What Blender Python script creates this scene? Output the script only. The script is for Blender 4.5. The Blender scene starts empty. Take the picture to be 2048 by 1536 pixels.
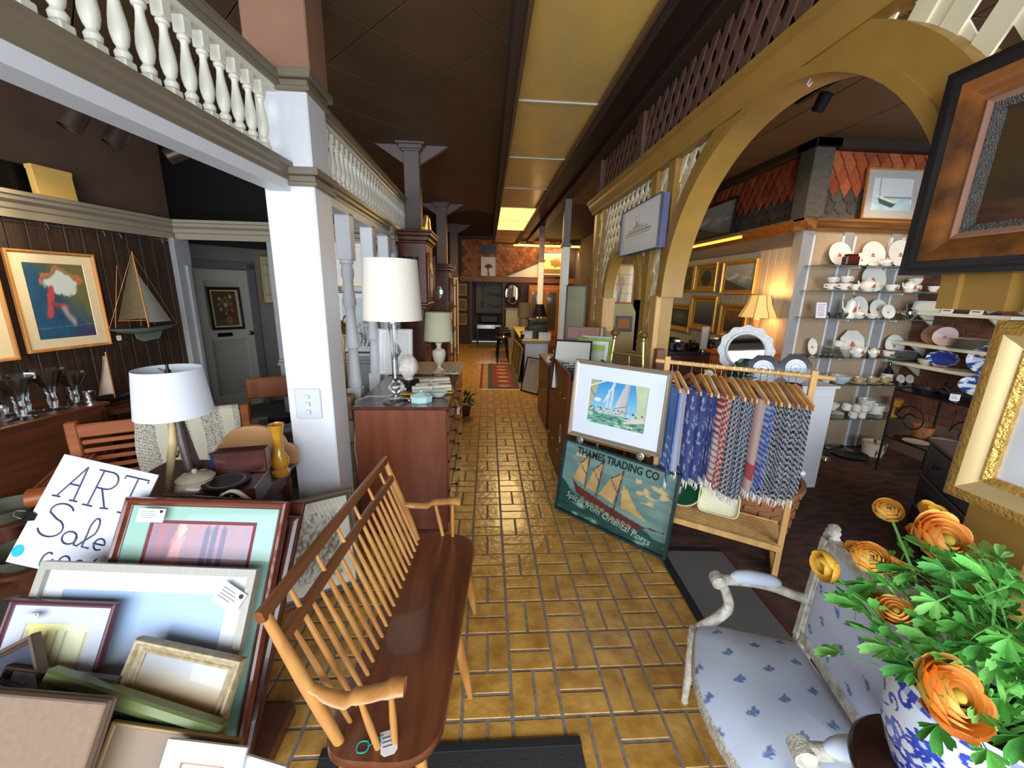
import bpy, math, random, itertools
import numpy as np
from mathutils import Matrix, Vector, noise
random.seed(7)
SC = bpy.context.scene
COL = SC.collection
PI = math.pi
def rad(d): return d*PI/180
def lin(c):
    c = c/255.0
    return c/12.92 if c <= .04045 else ((c+.055)/1.055)**2.4
def RGB(r, g, b): return (lin(r), lin(g), lin(b))
# ---------------------------------------------------------------- camera
CAMH = 1.682
FPX = 790.0
YAW, PITCH, ROLL = rad(3.74), rad(13.33), rad(1.305)
_fw = Vector((math.sin(YAW)*math.cos(PITCH), math.cos(YAW)*math.cos(PITCH), -math.sin(PITCH)))
_r0 = Vector((math.cos(YAW), -math.sin(YAW), 0)); _u0 = _r0.cross(_fw)
_R = _r0*math.cos(ROLL)+_u0*math.sin(ROLL); _U = _u0*math.cos(ROLL)-_r0*math.sin(ROLL)
CAMP = Vector((0, 0, CAMH))
cam = bpy.data.cameras.new('camera'); camo = bpy.data.objects.new('camera', cam); COL.objects.link(camo)
cam.sensor_fit = 'HORIZONTAL'; cam.sensor_width = 36; cam.lens = FPX*36/2048; cam.clip_start = .05; cam.clip_end = 100
camo.matrix_world = Matrix(((_R.x, _U.x, -_fw.x, 0), (_R.y, _U.y, -_fw.y, 0), (_R.z, _U.z, -_fw.z, CAMH), (0, 0, 0, 1)))
SC.camera = camo
# survey helpers: a sight line of the photograph cut with a known level / plane gives a place in the room
def ray(u, v): return _fw+_R*((u-1024)/FPX)-_U*((v-768)/FPX)
def PZ(u, v, z=0.): d = ray(u, v); return CAMP+d*((z-CAMH)/d.z)
def PY(u, v, y): d = ray(u, v); return CAMP+d*(y/d.y)
def PX(u, v, x): d = ray(u, v); return CAMP+d*(x/d.x)
# ---------------------------------------------------------------- world, lights, exposure
SC.view_settings.view_transform = 'Standard'; SC.view_settings.look = 'None'
SC.view_settings.gamma = 1; SC.view_settings.use_curve_mapping = False
SC.view_settings.exposure = 0.24
try: SC.cycles.transparent_max_bounces = 24
except Exception: pass
W = bpy.data.worlds.new('world'); SC.world = W; W.use_nodes = True
bgn = W.node_tree.nodes['Background']; bgn.inputs[0].default_value = (.75, .86, 1, 1); bgn.inputs[1].default_value = 1.0
def area_light(name, loc, target, sx, sy, power, col=(1, 1, 1), spread=180):
    l = bpy.data.lights.new(name, 'AREA'); l.shape = 'RECTANGLE'; l.size = sx; l.size_y = sy; l.energy = power; l.color = col
    l.spread = rad(spread)
    o = bpy.data.objects.new(name, l); COL.objects.link(o); o.location = loc
    o.rotation_euler = (Vector(target)-Vector(loc)).to_track_quat('-Z', 'Z').to_euler()
    return o
def point_light(name, loc, power, col=(1, 1, 1), r=.05):
    l = bpy.data.lights.new(name, 'POINT'); l.energy = power; l.color = col; l.shadow_soft_size = r
    o = bpy.data.objects.new(name, l); COL.objects.link(o); o.location = loc
    return o
def spot_light(name, loc, target, power, col=(1, 1, 1), ang=60, r=.04):
    l = bpy.data.lights.new(name, 'SPOT'); l.energy = power; l.color = col; l.shadow_soft_size = r; l.spot_size = rad(ang); l.spot_blend = .6
    o = bpy.data.objects.new(name, l); COL.objects.link(o); o.location = loc
    o.rotation_euler = (Vector(target)-Vector(loc)).to_track_quat('-Z', 'Y').to_euler()
    return o
# daylight through the shop window behind the camera
area_light('window_daylight', (-.2, -2.45, 1.7), (-.2, 3, 1.3), 8.8, 2.4, 470, (.84, .92, 1.0))
# fluorescent strips of the ceiling light box, the far strip and the track heads
# ---------------------------------------------------------------- materials
MATS = {}
def mat(name, col, rough=.5, metal=0., noise_amt=0., nscale=20., bump=0., coat=0., trans=0., emit=0., col2=None, stretch=(1, 1, 1), spec=.5, ior=1.45, bscale=None, sub=0., alpha=1., detail=4., world=False, emitcol=None):
    if name in MATS: return MATS[name]
    m = bpy.data.materials.new(name); MATS[name] = m; m.use_nodes = True
    nt = m.node_tree; N = nt.nodes; L = nt.links; b = N['Principled BSDF']
    b.inputs['Base Color'].default_value = (*col, 1); b.inputs['Roughness'].default_value = rough; b.inputs['Metallic'].default_value = metal
    b.inputs['Specular IOR Level'].default_value = spec; b.inputs['IOR'].default_value = ior
    b.inputs['Coat Weight'].default_value = coat; b.inputs['Coat Roughness'].default_value = .05
    b.inputs['Transmission Weight'].default_value = trans; b.inputs['Alpha'].default_value = alpha
    if emit: b.inputs['Emission Color'].default_value = (*(emitcol or col), 1); b.inputs['Emission Strength'].default_value = emit
    if noise_amt or col2 or bump:
        tc = N.new('ShaderNodeNewGeometry' if world else 'ShaderNodeTexCoord'); mp = N.new('ShaderNodeMapping'); mp.inputs['Scale'].default_value = stretch
        L.new(tc.outputs['Position' if world else 'Object'], mp.inputs['Vector'])
        nz = N.new('ShaderNodeTexNoise'); nz.inputs['Scale'].default_value = nscale; nz.inputs['Detail'].default_value = detail
        L.new(mp.outputs[0], nz.inputs['Vector'])
        if noise_amt or col2:
            mx = N.new('ShaderNodeMix'); mx.data_type = 'RGBA'
            c2 = col2 or tuple(c*(1-noise_amt) for c in col); c1 = col if col2 else tuple(min(1, c*(1+noise_amt*.6)) for c in col)
            mx.inputs[6].default_value = (*c1, 1); mx.inputs[7].default_value = (*c2, 1)
            mr = N.new('ShaderNodeMapRange'); mr.inputs[1].default_value = .32; mr.inputs[2].default_value = .68
            L.new(nz.outputs[0], mr.inputs[0]); L.new(mr.outputs[0], mx.inputs[0]); L.new(mx.outputs[2], b.inputs['Base Color'])
        if bump:
            bp = N.new('ShaderNodeBump'); bp.inputs['Strength'].default_value = bump; bp.inputs['Distance'].default_value = .01
            if bscale:
                n2 = N.new('ShaderNodeTexNoise'); n2.inputs['Scale'].default_value = bscale; L.new(mp.outputs[0], n2.inputs['Vector']); L.new(n2.outputs[0], bp.inputs['Height'])
            else: L.new(nz.outputs[0], bp.inputs['Height'])
            L.new(bp.outputs[0], b.inputs['Normal'])
    return m
def wood(name, c1, c2, rough=.35, axis='x', scale=6., coat=0., bump=.02):
    st = {'x': (.12, 1, 1), 'y': (1, .12, 1), 'z': (1, 1, .12)}[axis]
    return mat(name, c1, rough, col2=c2, nscale=scale*4, stretch=st, coat=coat, bump=bump, detail=6)
def painted(name, rough=.6, coat=0., metal=0.):
    k = 'paint_%s_%s_%s' % (rough, coat, metal)
    if k in MATS: return MATS[k]
    m = bpy.data.materials.new(k); MATS[k] = m; m.use_nodes = True
    N = m.node_tree.nodes; b = N['Principled BSDF']; b.inputs['Roughness'].default_value = rough; b.inputs['Coat Weight'].default_value = coat; b.inputs['Metallic'].default_value = metal
    b.inputs['Coat Roughness'].default_value = .03
    a = N.new('ShaderNodeAttribute'); a.attribute_name = 'Col'; m.node_tree.links.new(a.outputs[0], b.inputs['Base Color'])
    return m
def glassmat(name, tint=(1, 1, 1), rough=.0):
    # clear thin glass: mostly transparent, mirror-like by Fresnel
    if name in MATS: return MATS[name]
    m = bpy.data.materials.new(name); MATS[name] = m; m.use_nodes = True; nt = m.node_tree; N = nt.nodes; L = nt.links
    out = N['Material Output']; N.remove(N['Principled BSDF'])
    t = N.new('ShaderNodeBsdfTransparent'); t.inputs[0].default_value = (*tint, 1)
    g = N.new('ShaderNodeBsdfGlossy'); g.inputs['Roughness'].default_value = max(rough, .02); fr = N.new('ShaderNodeLayerWeight'); fr.inputs[0].default_value = .35
    mx = N.new('ShaderNodeMixShader'); mr = N.new('ShaderNodeMapRange'); mr.inputs[3].default_value = .06; mr.inputs[4].default_value = .85
    L.new(fr.outputs['Fresnel'], mr.inputs[0]); L.new(mr.outputs[0], mx.inputs[0]); L.new(t.outputs[0], mx.inputs[1]); L.new(g.outputs[0], mx.inputs[2]); L.new(mx.outputs[0], out.inputs[0])
    return m
# ---------------------------------------------------------------- mesh builder
def T(loc=(0, 0, 0), rz=0., rx=0., ry=0., s=1.):
    m = Matrix.Translation(Vector(loc)) @ Matrix.Rotation(rz, 4, 'Z') @ Matrix.Rotation(ry, 4, 'Y') @ Matrix.Rotation(rx, 4, 'X')
    return m @ Matrix.Scale(s, 4) if s != 1 else m
class MB:
    def __init__(s): s.v = []; s.f = []; s.c = None
    def add(s, vs, fs, M=None):
        n = len(s.v)
        if M is not None: vs = [M @ Vector(p) for p in vs]
        s.v += [tuple(p) for p in vs]; s.f += [tuple(i+n for i in f) for f in fs]; return s
    def box(s, x0, x1, y0, y1, z0, z1, M=None):
        return s.add([(x0, y0, z0), (x1, y0, z0), (x1, y1, z0), (x0, y1, z0), (x0, y0, z1), (x1, y0, z1), (x1, y1, z1), (x0, y1, z1)],
                     [(3, 2, 1, 0), (4, 5, 6, 7), (0, 1, 5, 4), (1, 2, 6, 5), (2, 3, 7, 6), (3, 0, 4, 7)], M)
    def cbox(s, x0, x1, y0, y1, z0, z1, b=.004, M=None):
        # box with chamfered edges
        vs = []; idx = {}
        X = (x0, x1); Y = (y0, y1); Z = (z0, z1); g = lambda a, k: a[k]+(b if k == 0 else -b)
        for i in (0, 1):
            for j in (0, 1):
                for k in (0, 1):
                    idx[i, j, k, 0] = len(vs); vs.append((X[i], g(Y, j), g(Z, k)))
                    idx[i, j, k, 1] = len(vs); vs.append((g(X, i), Y[j], g(Z, k)))
                    idx[i, j, k, 2] = len(vs); vs.append((g(X, i), g(Y, j), Z[k]))
        fs = []
        for i in (0, 1):
            q = [idx[i, 0, 0, 0], idx[i, 1, 0, 0], idx[i, 1, 1, 0], idx[i, 0, 1, 0]]; fs.append(q if i else q[::-1])
            q = [idx[0, i, 0, 1], idx[0, i, 1, 1], idx[1, i, 1, 1], idx[1, i, 0, 1]]; fs.append(q if i else q[::-1])
            q = [idx[0, 0, i, 2], idx[1, 0, i, 2], idx[1, 1, i, 2], idx[0, 1, i, 2]]; fs.append(q if i else q[::-1])
        for i in (0, 1):
            for j in (0, 1):
                q = [idx[i, j, 0, 0], idx[i, j, 1, 0], idx[i, j, 1, 1], idx[i, j, 0, 1]]; fs.append(q if (i == j) else q[::-1])
                q = [idx[i, 0, j, 0], idx[i, 1, j, 0], idx[i, 1, j, 2], idx[i, 0, j, 2]]; fs.append(q[::-1] if (i == j) else q)
                q = [idx[0, i, j, 1], idx[1, i, j, 1], idx[1, i, j, 2], idx[0, i, j, 2]]; fs.append(q if (i == j) else q[::-1])
                for k in (0, 1):
                    q = [idx[i, j, k, 0], idx[i, j, k, 1], idx[i, j, k, 2]]; fs.append(q if (i+j+k) % 2 else q[::-1])
        return s.add(vs, fs, M)
    def lathe(s, prof, n=24, M=None, cap=True, a0=0., a1=2*PI, sx=1., sy=1.):
        full = abs(a1-a0-2*PI) < 1e-6; m = n if full else n+1; vs = []; fs = []
        for r, z in prof:
            for i in range(m):
                a = a0+(a1-a0)*i/n; vs.append((r*math.cos(a)*sx, r*math.sin(a)*sy, z))
        for k in range(len(prof)-1):
            for i in range(n):
                j = (i+1) % m; fs.append((k*m+i, k*m+j, (k+1)*m+j, (k+1)*m+i))
        if cap and full:
            if prof[0][0] > 1e-5: fs.append(tuple(range(m))[::-1])
            if prof[-1][0] > 1e-5: fs.append(tuple(range((len(prof)-1)*m, len(prof)*m)))
        return s.add(vs, fs, M)
    def tube(s, pts, r, n=8, cap=True, M=None, closed=False):
        pts = [Vector(p) for p in pts]; k = len(pts); R = r if isinstance(r, (list, tuple)) else [r]*k; vs = []; fs = []
        t0 = (pts[1]-pts[0]).normalized(); up = Vector((0, 0, 1)) if abs(t0.z) < .9 else Vector((1, 0, 0)); nrm = t0.cross(up).normalized()
        for i, p in enumerate(pts):
            if closed: t = (pts[(i+1) % k]-pts[i-1])
            else: t = (pts[min(i+1, k-1)]-pts[max(i-1, 0)])
            t.normalize(); nrm = (nrm-t*nrm.dot(t)); nrm = nrm.normalized() if nrm.length > 1e-6 else t.orthogonal().normalized(); b = t.cross(nrm)
            for j in range(n):
                a = 2*PI*j/n; vs.append(p+nrm*(R[i]*math.cos(a))+b*(R[i]*math.sin(a)))
        for i in range(k if closed else k-1):
            i2 = (i+1) % k
            for j in range(n): j2 = (j+1) % n; fs.append((i*n+j, i*n+j2, i2*n+j2, i2*n+j))
        if cap and not closed: fs.append(tuple(range(n))[::-1]); fs.append(tuple(range((k-1)*n, k*n)))
        return s.add(vs, fs, M)
    def prism(s, poly, h0, h1, M=None, axis='z'):
        n = len(poly)
        mk = {'z': lambda a, b, h: (a, b, h), 'y': lambda a, b, h: (a, h, b), 'x': lambda a, b, h: (h, a, b)}[axis]
        vs = [mk(a, b, h0) for a, b in poly]+[mk(a, b, h1) for a, b in poly]
        fs = [tuple(range(n))[::-1], tuple(range(n, 2*n))]+[(i, (i+1) % n, n+(i+1) % n, n+i) for i in range(n)]
        return s.add(vs, fs, M)
    def grid(s, fn, nu, nv, M=None, colf=None, wrapu=False):
        n0 = len(s.v); mu = nu if wrapu else nu+1; vs = []; fs = []; cs = []
        for j in range(nv+1):
            for i in range(mu):
                u, v = i/nu, j/nv; vs.append(fn(u, v))
                if colf: cs.append(colf(u, v))
        for j in range(nv):
            for i in range(nu): i2 = (i+1) % mu if wrapu else i+1; fs.append((j*mu+i, j*mu+i2, (j+1)*mu+i2, (j+1)*mu+i))
        s.add(vs, fs, M)
        if colf:
            if s.c is None: s.c = [(.5, .5, .5)]*n0
            s.c += cs
        return s
    def sphere(s, c, r, n=12, m=8, M=None, sx=1, sy=1, sz=1):
        prof = [(max(1e-6, r*math.sin(PI*i/m)), -r*math.cos(PI*i/m)) for i in range(m+1)]
        MM = Matrix.Translation(Vector(c)) @ Matrix.Diagonal((sx, sy, sz, 1))
        return s.lathe(prof, n, (M @ MM) if M is not None else MM, cap=False)
    def build(s, name, m, parent=None, M=None, ang=38, solid=0., bevel=0., subs=0):
        me = bpy.data.meshes.new(name); me.from_pydata(s.v, [], s.f); me.update()
        if s.c is not None:
            a = me.color_attributes.new('Col', 'FLOAT_COLOR', 'POINT'); cs = s.c+[(.5, .5, .5)]*(len(s.v)-len(s.c))
            a.data.foreach_set('color', np.array([(lin(c[0]), lin(c[1]), lin(c[2]), 1) for c in cs], dtype=np.float32).ravel())
        if ang: 
            me.polygons.foreach_set('use_smooth', [True]*len(me.polygons)); me.set_sharp_from_angle(angle=rad(ang))
        me.materials.append(m)
        return obj(name, me, parent, M, solid, bevel, subs)
def obj(name, me, parent=None, M=None, solid=0., bevel=0., subs=0):
    o = bpy.data.objects.new(name, me); COL.objects.link(o)
    if parent is not None: o.parent = parent
    if M is not None: o.matrix_local = M
    if solid: md = o.modifiers.new('solid', 'SOLIDIFY'); md.thickness = solid; md.offset = 0
    if bevel: md = o.modifiers.new('bevel', 'BEVEL'); md.width = bevel; md.segments = 2; md.limit_method = 'ANGLE'
    if subs: md = o.modifiers.new('subs', 'SUBSURF'); md.levels = subs; md.render_levels = subs
    return o
def tag(o, label=None, cat=None, group=None, kind=None):
    if label: o['label'] = label
    if cat: o['category'] = cat
    if group: o['group'] = group
    if kind: o['kind'] = kind
    return o
def thing(name, label, cat, loc=(0, 0, 0), rz=0., group=None, M=None):
    o = bpy.data.objects.new(name, None); COL.objects.link(o); o.empty_display_size = .1
    o.matrix_world = M if M is not None else T(loc, rz)
    return tag(o, label, cat, group)
def struct(name, mb, m, label, cat='structure', parent=None, **k):
    o = mb.build(name, m, parent, **k)
    if parent is None: tag(o, label, cat, kind='structure')
    return o
def copy_tree(o, M=None, label=None, parent=None):
    c = o.copy(); COL.objects.link(c)
    if parent is not None: c.parent = parent
    if M is not None: c.matrix_world = M
    if label: c['label'] = label
    for ch in list(o.children):
        d = copy_tree(ch, None, None, c); d.matrix_local = ch.matrix_local.copy()
    return c
def inst(name, me, parent, M): return obj(name, me, parent, M)
def lerp(a, b, t): return a+(b-a)*t
def smooth(pts, n=5):
    P = [Vector(p) for p in pts]; out = []
    for i in range(len(P)-1):
        a, b, c, d = P[max(i-1, 0)], P[i], P[i+1], P[min(i+2, len(P)-1)]
        for k in range(n): t = k/n; out.append((b*2+(c-a)*t+(a*2-b*5+c*4-d)*t*t+(b*3-a-c*3+d)*t**3)*.5)
    return out+[P[-1]]
def smr(r, n=5): return [lerp(r[i], r[i+1], k/n) for i in range(len(r)-1) for k in range(n)]+[r[-1]]
def mixc(a, b, t): t = max(0., min(1., t)); return tuple(a[i]+(b[i]-a[i])*t for i in range(3))
def nz(x, y, z=0.): return noise.noise(Vector((x, y, z)))
def fbm(x, y, z=0., o=4):
    t = 0.; a = .5
    for i in range(o): t += a*noise.noise(Vector((x, y, z))); x *= 2; y *= 2; a *= .5
    return t
def seg_d(px, py, ax, ay, bx, by):
    dx, dy = bx-ax, by-ay; t = max(0, min(1, ((px-ax)*dx+(py-ay)*dy)/(dx*dx+dy*dy+1e-12)))
    return math.hypot(px-ax-t*dx, py-ay-t*dy)
def text_mesh(txt, size, ext=.001, font=None, shear=0., xs=1., bold=0.):
    cu = bpy.data.curves.new('lettering', 'FONT'); cu.body = txt; cu.size = size; cu.extrude = ext; cu.align_x = 'CENTER'; cu.align_y = 'CENTER'; cu.shear = shear; cu.space_character = 1.0
    cu.resolution_u = 3; cu.offset = bold
    o = bpy.data.objects.new('lettering', cu); COL.objects.link(o); dg = bpy.context.evaluated_depsgraph_get()
    me = bpy.data.meshes.new_from_object(o.evaluated_get(dg)); bpy.data.objects.remove(o); bpy.data.curves.remove(cu)
    if xs != 1:
        for v in me.vertices: v.co.x *= xs
    return me
# framed picture: local x right, z up, front faces -y; origin at bottom centre of the frame
def frame_mesh(W, H, prof):
    # prof: (inset from outer edge, y) points; mitred sweep round the rectangle
    mb = MB(); vs = []; fs = []; n = len(prof)
    for (sx, sz) in ((-1, 0), (1, 0), (1, 1), (-1, 1)):
        for i, y in prof:
            vs.append((sx*(W/2-i), y, i if sz == 0 else H-i))
    for k in range(4):
        k2 = (k+1) % 4
        for j in range(n): j2 = (j+1) % n; fs.append((k*n+j, k*n+j2, k2*n+j2, k2*n+j))
    return mb.add(vs, fs)
def picture(name, label, W, H, fw, fmat, art, M, matw=0., matc=(240, 240, 238), depth=.025, res=(48, 36), coat=0., style='step', cat='picture', group=None, liner=None, rough=.5, matw2=None, mat2=None):
    r = thing(name, label, cat, M=M, group=group)
    d = depth
    prof = {'flat': [(0, 0), (0, -d), (fw, -d), (fw, 0)],
            'step': [(0, 0), (0, -d*.8), (fw*.12, -d), (fw*.55, -d), (fw*.7, -d*.7), (fw, -d*.55), (fw, 0)],
            'scoop': [(0, 0), (0, -d*.7), (fw*.1, -d), (fw*.3, -d*.95), (fw*.45, -d*.6), (fw*.7, -d*.4), (fw*.82, -d*.55), (fw, -d*.45), (fw, 0)],
            'round': [(0, 0), (0, -d*.5), (fw*.15, -d*.85), (fw*.4, -d), (fw*.65, -d*.9), (fw*.85, -d*.6), (fw, -d*.5), (fw, 0)]}[style]
    frame_mesh(W, H, prof).build('frame', fmat, r, ang=25)
    iw, ih = W-2*fw, H-2*fw
    MB().box(-W/2+fw*.5, W/2-fw*.5, -.002, .006, fw*.5, H-fw*.5).build('backing', mat('kraft_paper', RGB(150, 120, 85), .9), r)
    yb = -d*.3
    if liner:
        frame_mesh_in(r, iw, ih, fw, liner[0], liner[1], yb-.004); fw2 = fw+liner[0]; iw -= 2*liner[0]; ih -= 2*liner[0]
    else: fw2 = fw
    if matw:
        mw, mh = (matw, matw) if matw2 is None else (matw, matw2)
        mb = MB(); x1, x2 = iw/2, iw/2-mw; z1, z2, z3, z4 = fw2, fw2+mh, H-fw2-mh, H-fw2
        mb.add([(-x1, yb-.003, z1), (x1, yb-.003, z1), (x1, yb-.003, z4), (-x1, yb-.003, z4), (-x2, yb-.003, z2), (x2, yb-.003, z2), (x2, yb-.003, z3), (-x2, yb-.003, z3),
                (-x2+.003, yb, z2+.003), (x2-.003, yb, z2+.003), (x2-.003, yb, z3-.003), (-x2+.003, yb, z3-.003)],
               [(0, 1, 5, 4), (1, 2, 6, 5), (2, 3, 7, 6), (3, 0, 4, 7), (4, 5, 9, 8), (5, 6, 10, 9), (6, 7, 11, 10), (7, 4, 8, 11)])
        mb.build('mat_board', mat('matboard_%d_%d_%d_%s' % (*matc, coat), RGB(*matc), .7, coat=coat), r, ang=0)
        if mat2: frame_mesh_in(r, iw-2*mw, ih-2*mh, fw2+mh, mat2[0], mat2[1], yb-.0012, 'inner_mat')
        aw, ah, az = iw/2-mw+.004, ih-2*mh+.008, fw2+mh-.004
    else: aw, ah, az = iw/2+.002, ih+.004, fw2-.002
    mb = MB(); mb.grid(lambda u, v: (-aw+2*aw*u, yb+.001, az+ah*v), res[0], res[1], colf=art)
    mb.build('artwork', painted('p', rough, coat), r, ang=0)
    return r
def frame_mesh_in(r, iw, ih, z0, w, m, y, name='liner'):
    x1, x2 = iw/2, iw/2-w
    MB().add([(-x1, y, z0), (x1, y, z0), (x1, y, z0+ih), (-x1, y, z0+ih), (-x2, y+.001, z0+w), (x2, y+.001, z0+w), (x2, y+.001, z0+ih-w), (-x2, y+.001, z0+ih-w)],
             [(0, 1, 5, 4), (1, 2, 6, 5), (2, 3, 7, 6), (3, 0, 4, 7)]).build(name, m, r, ang=0)
def hang(p, face, tilt=0., rollz=0.):
    # placement of a flat thing: p = bottom centre, face = horizontal direction its front looks to, tilt = lean back
    f = Vector((face[0], face[1], 0)).normalized(); rz = math.atan2(f.x, -f.y)
    return Matrix.Translation(Vector(p)) @ Matrix.Rotation(rz, 4, 'Z') @ Matrix.Rotation(-tilt, 4, 'X') @ Matrix.Rotation(rollz, 4, 'Y')
# ================================================================ the setting
ZC = 3.25; XW = 1.22; G = .205; TX0 = .114; TY0 = 1.236; YE = 12.6
tile_m = mat('glazed_tile', RGB(204, 156, 76), .30, col2=RGB(160, 112, 44), nscale=9, bump=.35, bscale=26, world=True, spec=.6, coat=.15)
grout_m = mat('grout', RGB(134, 122, 112), .9, noise_amt=.3, nscale=40, world=True)
floor = struct('floor', MB().box(TX0-7*G, 1.165, -2.7, YE+.6, -.1, -.0035), grout_m, 'amber glazed paver floor of the aisle laid in basket weave', 'floor')
jb = .0135
def brick_mesh(n, lx, ly):
    return MB().cbox(-lx/2, lx/2, -ly/2, ly/2, -.02, 0, .002)
LB, SB = G-jb, G/2-jb
bA = brick_mesh('brick', SB, LB); bB = brick_mesh('brick', LB, SB)
def mkmesh(mb, name, m, ang=38):
    o = mb.build(name, m, ang=ang); me = o.data; bpy.data.objects.remove(o); return me
meA, meB = mkmesh(bA, 'brick', tile_m), mkmesh(bB, 'brick', tile_m)
bl = []
for i in range(-7, 5):
    for j in range(-3, 56):
        cx, cy = TX0+(i+.5)*G, TY0+(j+.5)*G
        for k in (-1, 1):
            if (i+j) % 2 == 0: bl.append((cx+k*G/4, cy, 0))
            else: bl.append((cx, cy+k*G/4, 1))
def seen_rank(b):
    x, y, _ = b
    if y < 1.1: return 50-y
    if x < -.45 and y < 2.6: return 40+y
    return y+abs(x)*.2
bl.sort(key=seen_rank)
for x, y, o in bl[:300]: inst('brick', meB if o else meA, floor, T((x, y, random.uniform(-.0012, .0012)), rx=random.uniform(-.006, .006), ry=random.uniform(-.006, .006)))
mb = MB()
for x, y, o in bl[300:]:
    src = bB if o else bA; mb.add(src.v, src.f, T((x, y, random.uniform(-.0012, .0012)), rx=random.uniform(-.006, .006), ry=random.uniform(-.006, .006)))
tag(mb.build('brick_field', tile_m, floor), kind='stuff')
# carpets of the side rooms
carp_m = mat('dark_carpet', RGB(46, 36, 32), .95, col2=RGB(92, 60, 46), nscale=7, stretch=(1, 2.2, 1), bump=.3, bscale=220, detail=9, world=True)
struct('floor_right', MB().box(1.165, 4.75, -2.7, YE+.6, -.1, .004), carp_m, 'dark mottled brown carpet of the china room', 'carpet')
struct('floor_left', MB().box(-6, TX0-7*G, -2.7, YE+.6, -.1, .004), mat('grey_carpet', RGB(88, 82, 72), .95, noise_amt=.25, nscale=60, bump=.2, world=True), 'dull grey floor covering of the picture room', 'floor')
# ceiling
ceil_m = mat('brown_ceiling', RGB(100, 77, 52), .6, noise_amt=.12, nscale=3, world=True)
dark_m = mat('dark_brown_paint', RGB(66, 50, 42), .6, noise_amt=.12, nscale=6)
ceil = struct('ceiling', MB().box(-6, XW+.1, -2.7, YE+.6, ZC, ZC+.1), mat('ceiling_joint', RGB(46, 36, 28), .7), 'dark brown tiled ceiling over the aisle', 'ceiling')
tl = .61/2-.004
mt = mkmesh(MB().cbox(-tl, tl, -tl, tl, -.012, .0, .0015), 'ceiling_tile', ceil_m)
s2 = .61*math.sqrt(.5)
for a in range(-8, 3):
    for b in range(1, 20):
        if (a+b) % 2: continue
        x, y = a*s2-.3, b*s2+.35
        if -3.6 < x < .3: inst('ceiling_tile', mt, ceil, T((x, y, ZC), rz=PI/4))
ceil2 = struct('ceiling_right', MB().box(XW+.1, 4.75, -2.7, YE+.6, 3.15, 3.25), mat('ceiling_joint', (0, 0, 0)), 'brown tiled ceiling of the china room', 'ceiling')
mt2 = mkmesh(MB().cbox(-.3, .3, -.606, .606, -.01, .0, .003), 'ceiling_tile', ceil_m)
for a in range(6):
    for b in range(6): inst('ceiling_tile', mt2, ceil2, T((XW+.41+.61*a, .5+1.22*b, 3.15)))
# walls round the back of the shop
struct('wall_front', MB().box(-6, 4.75, -2.72, -2.6, 0, .4).box(-6, 4.75, -2.72, -2.6, 3.0, ZC).box(-6, -4.8, -2.72, -2.6, .4, 3.0).box(4.4, 4.75, -2.72, -2.6, .4, 3.0).box(-.65, -.55, -2.7, -2.6, .4, 3.0), mat('front_wall', RGB(190, 184, 172), .8), 'street front wall with large shop window behind the viewer', 'wall')
w1 = struct('window_1', MB().box(-4.8, 4.4, -2.67, -2.66, .4, 3.0), glassmat('window_glass'), 'plate glass of the street window behind the viewer', 'window')
# left wall, turned ten degrees
A10 = rad(10); ldir = Vector((math.sin(A10), math.cos(A10), 0)); lnrm = Vector((math.cos(A10), -math.sin(A10), 0))
LC = Vector((-2.96, 4.13, 0))          # corner of left wall and screen
LW = Matrix(((lnrm.x, -ldir.x, 0, LC.x), (lnrm.y, -ldir.y, 0, LC.y), (0, 0, 1, 0), (0, 0, 0, 1)))  # local x out of wall, y back toward the viewer
def LP(s, out, z): return LW @ Vector((out, s, z))
frieze_m = mat('brown_frieze', RGB(92, 69, 57), .7, noise_amt=.15, nscale=5)
wl = struct('wall_left', MB().box(-.15, -.03, -.02, 7.2, 0, ZC, LW), frieze_m, 'brown upper wall of the picture room', 'wall')
board_m = mat('dark_panelling', RGB(66, 44, 30), .6, col2=RGB(38, 26, 18), nscale=7, stretch=(8, 8, .5), bump=.05, world=True, detail=6)
meb = mkmesh(MB().cbox(-.03, 0, -.052, .052, 0, 2.12, .004), 'wall_board', board_m)
for k in range(60): inst('wall_board', meb, wl, LW @ T((random.uniform(-.002, .002), .06+.108*k, 0)))
taupe = mat('taupe_paint', RGB(150, 138, 118), .45, noise_amt=.06, nscale=8)
taupe_d = mat('taupe_dark_paint', RGB(122, 110, 92), .4, noise_amt=.06, nscale=8)
cream = mat('cream_white_paint', RGB(226, 222, 206), .38, noise_amt=.03, nscale=10)
white = mat('cool_white_paint', RGB(216, 217, 221), .45, noise_amt=.02, nscale=10)
grey_p = mat('grey_paint', RGB(150, 150, 150), .5, noise_amt=.05, nscale=10)
def mould(prof, A, B, n, mb=None):
    # profile (out, z) swept from A to B; n = outward horizontal normal
    mb = mb or MB(); A = Vector(A); B = Vector(B); n = Vector((n[0], n[1], 0)).normalized(); k = len(prof)
    vs = [A+n*o+Vector((0, 0, z)) for o, z in prof]+[B+n*o+Vector((0, 0, z)) for o, z in prof]
    fs = [(i, (i+1) % k, k+(i+1) % k, k+i) for i in range(k)]+[tuple(range(k))[::-1], tuple(range(k, 2*k))]
    return mb.add(vs, fs)
crown = [(0, 2.08), (.02, 2.08), (.02, 2.13), (.035, 2.14), (.04, 2.17), (.075, 2.19), (.08, 2.215), (.10, 2.22), (.10, 2.245), (-.03, 2.245)]
struct('trim_1', mould(crown, LP(0, 0, 0), LP(6.9, 0, 0), lnrm), taupe, 'grey brown cornice along the dark panelling', 'cornice')
# corner pilaster
struct('trim_2', MB().cbox(-.02, .05, -.1, .06, 0, 2.09, .004, LW).cbox(0, .075, -.06, -.02, 0, 1.85, .003, LW), grey_p, 'grey corner pilaster beside the louvred door', 'trim')
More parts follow.
